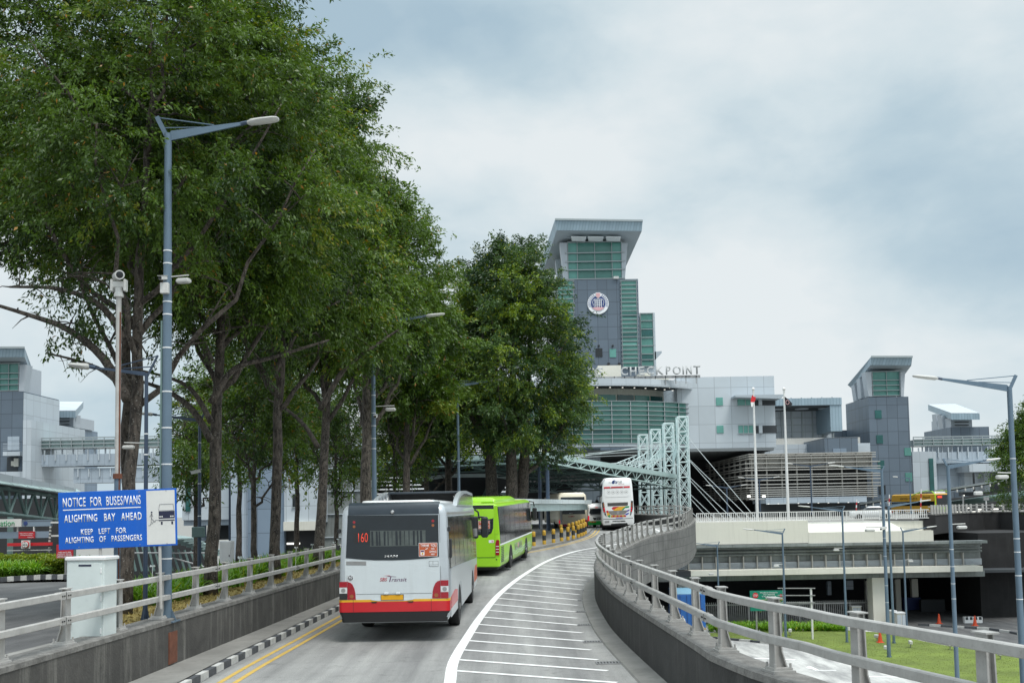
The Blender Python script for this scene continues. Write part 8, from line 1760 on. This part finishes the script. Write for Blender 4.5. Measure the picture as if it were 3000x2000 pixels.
tag(strap_mesh('lily_border', cen, 20, .75, 'leaf_strap', 5), kind='stuff')
fl = MB(); 
for k in range(9):
    y = 21 + 24 * rng.random(); x = XW(y) - 1.6 - 1.5 * rng.random(); z = 1.55 + .25 * rng.random(); fl.tube([(x, y, .9), (x + .03, y, z)], .008, 4)
    for j in range(6): a = j * 1.05; fl.add([(x + .03, y, z), (x + .03 + .05 * math.cos(a), y + .05 * math.sin(a), z + .05), (x + .03 + .07 * math.cos(a + .25), y + .07 * math.sin(a + .25), z)], [(0, 1, 2)])
tag(fl.build('lily_flowers', M['emblem_white']), kind='stuff')
cen = []
for k in range(150):
    px_r = rng.uniform(-100, 118); p = P(px_r, 1697 - px_r * .03, 43.5 + .8 * rng.random()); cen.append((p.x, p.y, p.z - .02))
tag(strap_mesh('grass_clumps', cen, 26, 1.05, 'leaf_strap', 6, .03), kind='stuff')
cen = []
for k in range(320):
    px = rng.uniform(2080, 2480); p = G(px, rng.uniform(1836, 1849), GZ + .1); cen.append((p.x, p.y, GZ + .1))
tag(strap_mesh('lawn_border_plants', cen, 16, .85, 'leaf_strap', 7, .045), kind='stuff')
# lawn turf: short blades in the nearest part, seen between the rail posts
def inpoly(x, y, poly):
    c = False; j = len(poly) - 1
    for i in range(len(poly)):
        if (poly[i].y > y) != (poly[j].y > y) and x < (poly[j].x - poly[i].x) * (y - poly[i].y) / (poly[j].y - poly[i].y) + poly[i].x: c = not c
        j = i
    return c
tv = []
while len(tv) < 16000:
    x, y = rng.uniform(12, 60), rng.uniform(50, 88)
    if inpoly(x, y, lw): tv.append((x, y, GZ + .12))
tv = np.array(tv); n = len(tv); dirs = rng.normal(size=(n, 3)) * .45 + np.array([0, 0, 1]); tme = leaf_mesh('turf', tv, dirs, 0.03 + .035 * rng.random(n), np.clip(rng.normal(.62, .2, n), .2, .97), M['leaf_lawn'], rng, .5)
o = bpy.data.objects.new('turf', tme); COL.objects.link(o); tag(o, kind='stuff')
tv = []
for k in range(9000): y = 18 + 33 * rng.random(); tv.append((XW(y) - .5 - (2.7 - 2.2 * max(0, (24 - y) / 7)) * rng.random() ** 1.2, y, .92))
tv = np.array(tv); n = len(tv); dirs = rng.normal(size=(n, 3)) * .7 + np.array([0, 0, .5]); m_dry = pmat('dry_blades', (0.26, 0.20, 0.07), .95, var=.4, vscale=3); tme = leaf_mesh('dry_turf', tv, dirs, .05 + .07 * rng.random(n), np.zeros(n), m_dry, rng, .35)
o = bpy.data.objects.new('dry_turf', tme); COL.objects.link(o); tag(o, kind='stuff')
# clipped hedge
bedp = [P(x, y, Y) for x, y, Y in ((-160, 1709, 42.0), (0, 1703, 42.6), (60, 1698, 43.0), (120, 1695, 43.2), (205, 1694, 43.2))]
bed = MB(); bn = len(bedp); bk_ = [Vector((p.x * 1.08, 47.5, p.z)) for p in bedp]
bed.add([tuple(p) for p in bedp + bk_] + [(p.x, p.y, p.z - .5) for p in bedp + bk_], [(i, i + 1, bn + i + 1, bn + i) for i in range(bn - 1)] + [(bn - 1, 2 * bn - 1, 4 * bn - 1, 3 * bn - 1)]); recalc(bed.build('planting_bed', M['soil'], kind='structure'))
def hedge(label, a, c, h, dep):
    r = thing('hedge', label, 'hedge', tuple(a)); d = (c - a); rr = np.random.default_rng(8); N = 26000
    t = rr.random(N); s_ = rr.random(N); face = rr.random(N); y = np.where(face < .55, 0, dep * s_); z = np.where(face < .55, h * s_, h); z = z * (1 + .05 * np.sin(t * 23)) 
    cen = np.stack([d.x * t, d.y * t + y, z + d.z * t], 1) + rr.normal(size=(N, 3)) * .05; dirs = rr.normal(size=(N, 3)) + np.where(face < .55, 0, 1)[:, None] * np.array([0, 0, 1.0]) + np.where(face < .55, 1, 0)[:, None] * np.array([0, -1, .2])
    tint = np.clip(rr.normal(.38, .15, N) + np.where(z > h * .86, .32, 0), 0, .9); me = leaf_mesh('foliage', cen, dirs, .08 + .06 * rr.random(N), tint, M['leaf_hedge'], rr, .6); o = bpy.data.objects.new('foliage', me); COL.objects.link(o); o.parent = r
    m = MB(); m.add([(0, .05, 0), (d.x, d.y + .05, d.z), (d.x, d.y + dep, d.z), (0, dep, 0), (0, .05, h - .06), (d.x, d.y + .05, d.z + h - .06), (d.x, d.y + dep, d.z + h - .06), (0, dep, h - .06)], [(3, 2, 1, 0), (4, 5, 6, 7), (0, 1, 5, 4), (1, 2, 6, 5), (2, 3, 7, 6), (3, 0, 4, 7)]); m.build('stems', M['soil'], r)
hz_ = P(100, 1637, 44.6).z - P(100, 1696, 43.2).z
hedge('clipped hedge with a yellow-green top behind the strap-leaved grass', P(120, 1692, 44.4), P(235, 1692, 44.4), P(150, 1645, 44.4).z - P(150, 1692, 44.4).z, 1.6)
hedge('longer dark clipped hedge running off the left picture edge', P(-150, 1694, 45.2), P(122, 1692, 45.2), P(60, 1637, 45.2).z - P(60, 1693, 45.2).z, 1.6)
pts = bedp
kb, kw = MB(), MB(); k = 0
for a, c in zip(pts, pts[1:]):
    n = max(1, int((c - a).length / .24))
    for i in range(n): (kw if k % 2 else kb).beam(a.lerp(c, i / n) + Vector((0, 0, .08)), a.lerp(c, (i + .97) / n) + Vector((0, 0, .08)), .2, .2); k += 1
multi('kerb', [(kb, M['kerb_black']), (kw, M['kerb_white'])], kind='structure')

# worker in a lime vest behind the dark railing
def figure(label, base, h, rz):
    J = {'pelvis': (0, 0, .52), 'chest': (0, 0, .74), 'neck': (0, .0, .85), 'head': (0, -.01, .93), 'top': (0, 0, .985), 'lh': (.05, 0, .49), 'lk': (.06, -.03, .27), 'la': (.06, 0, .04), 'lt': (.06, -.09, .02), 'rh': (-.05, 0, .49), 'rk': (-.06, .0, .27), 'ra': (-.06, .03, .04), 'rt': (-.06, -.06, .02), 'ls': (.105, 0, .80), 'le': (.14, .0, .64), 'lw': (.13, -.08, .52), 'lf': (.13, -.11, .47), 'rs': (-.105, 0, .80), 're': (-.14, .01, .64), 'rw': (-.14, -.05, .50), 'rf': (-.14, -.07, .45)}
    Rr_ = {'pelvis': .075, 'chest': .085, 'neck': .035, 'head': .055, 'top': .04, 'lh': .05, 'lk': .034, 'la': .024, 'lt': .02, 'ls': .035, 'le': .026, 'lw': .019, 'lf': .017}
    E_ = [('pelvis', 'chest'), ('chest', 'neck'), ('neck', 'head'), ('head', 'top'), ('pelvis', 'lh'), ('lh', 'lk'), ('lk', 'la'), ('la', 'lt'), ('pelvis', 'rh'), ('rh', 'rk'), ('rk', 'ra'), ('ra', 'rt'), ('chest', 'ls'), ('ls', 'le'), ('le', 'lw'), ('lw', 'lf'), ('chest', 'rs'), ('rs', 're'), ('re', 'rw'), ('rw', 'rf')]
    nm = list(J); me = bpy.data.meshes.new('body'); me.from_pydata([tuple(c * h for c in J[k]) for k in nm], [(nm.index(a), nm.index(b)) for a, b in E_], []); o = bpy.data.objects.new('body', me); COL.objects.link(o)
    o.modifiers.new('skin', 'SKIN'); sk = me.skin_vertices[0].data
    for i, k in enumerate(nm): r = Rr_.get(k, Rr_.get('l' + k[1:], .03)) * h; sk[i].radius = (r, r)
    sk[0].use_root = True; s_ = o.modifiers.new('sub', 'SUBSURF'); s_.levels = 1
    dg = bpy.context.evaluated_depsgraph_get(); m2 = bpy.data.meshes.new_from_object(o.evaluated_get(dg)); bpy.data.objects.remove(o)
    m2.materials.clear()
    for k in ('trousers', 'vest_lime', 'skin', 'black_plastic'): m2.materials.append(M[k])
    for p in m2.polygons: z = p.center.z / h; p.material_index = 3 if z < .04 or z > .965 else 0 if z < .5 else 1 if z < .84 and abs(p.center.x) < .12 * h else 2; p.use_smooth = True
    r = thing('person', label, 'person', base, rz); b = bpy.data.objects.new('body', m2); COL.objects.link(b); b.parent = r
wp_ = P(2230, 1826, 96.5); figure('person in a lime safety vest standing behind the dark railing under the bridge', (wp_.x, 96.5, GZ), 1.72, R(200))
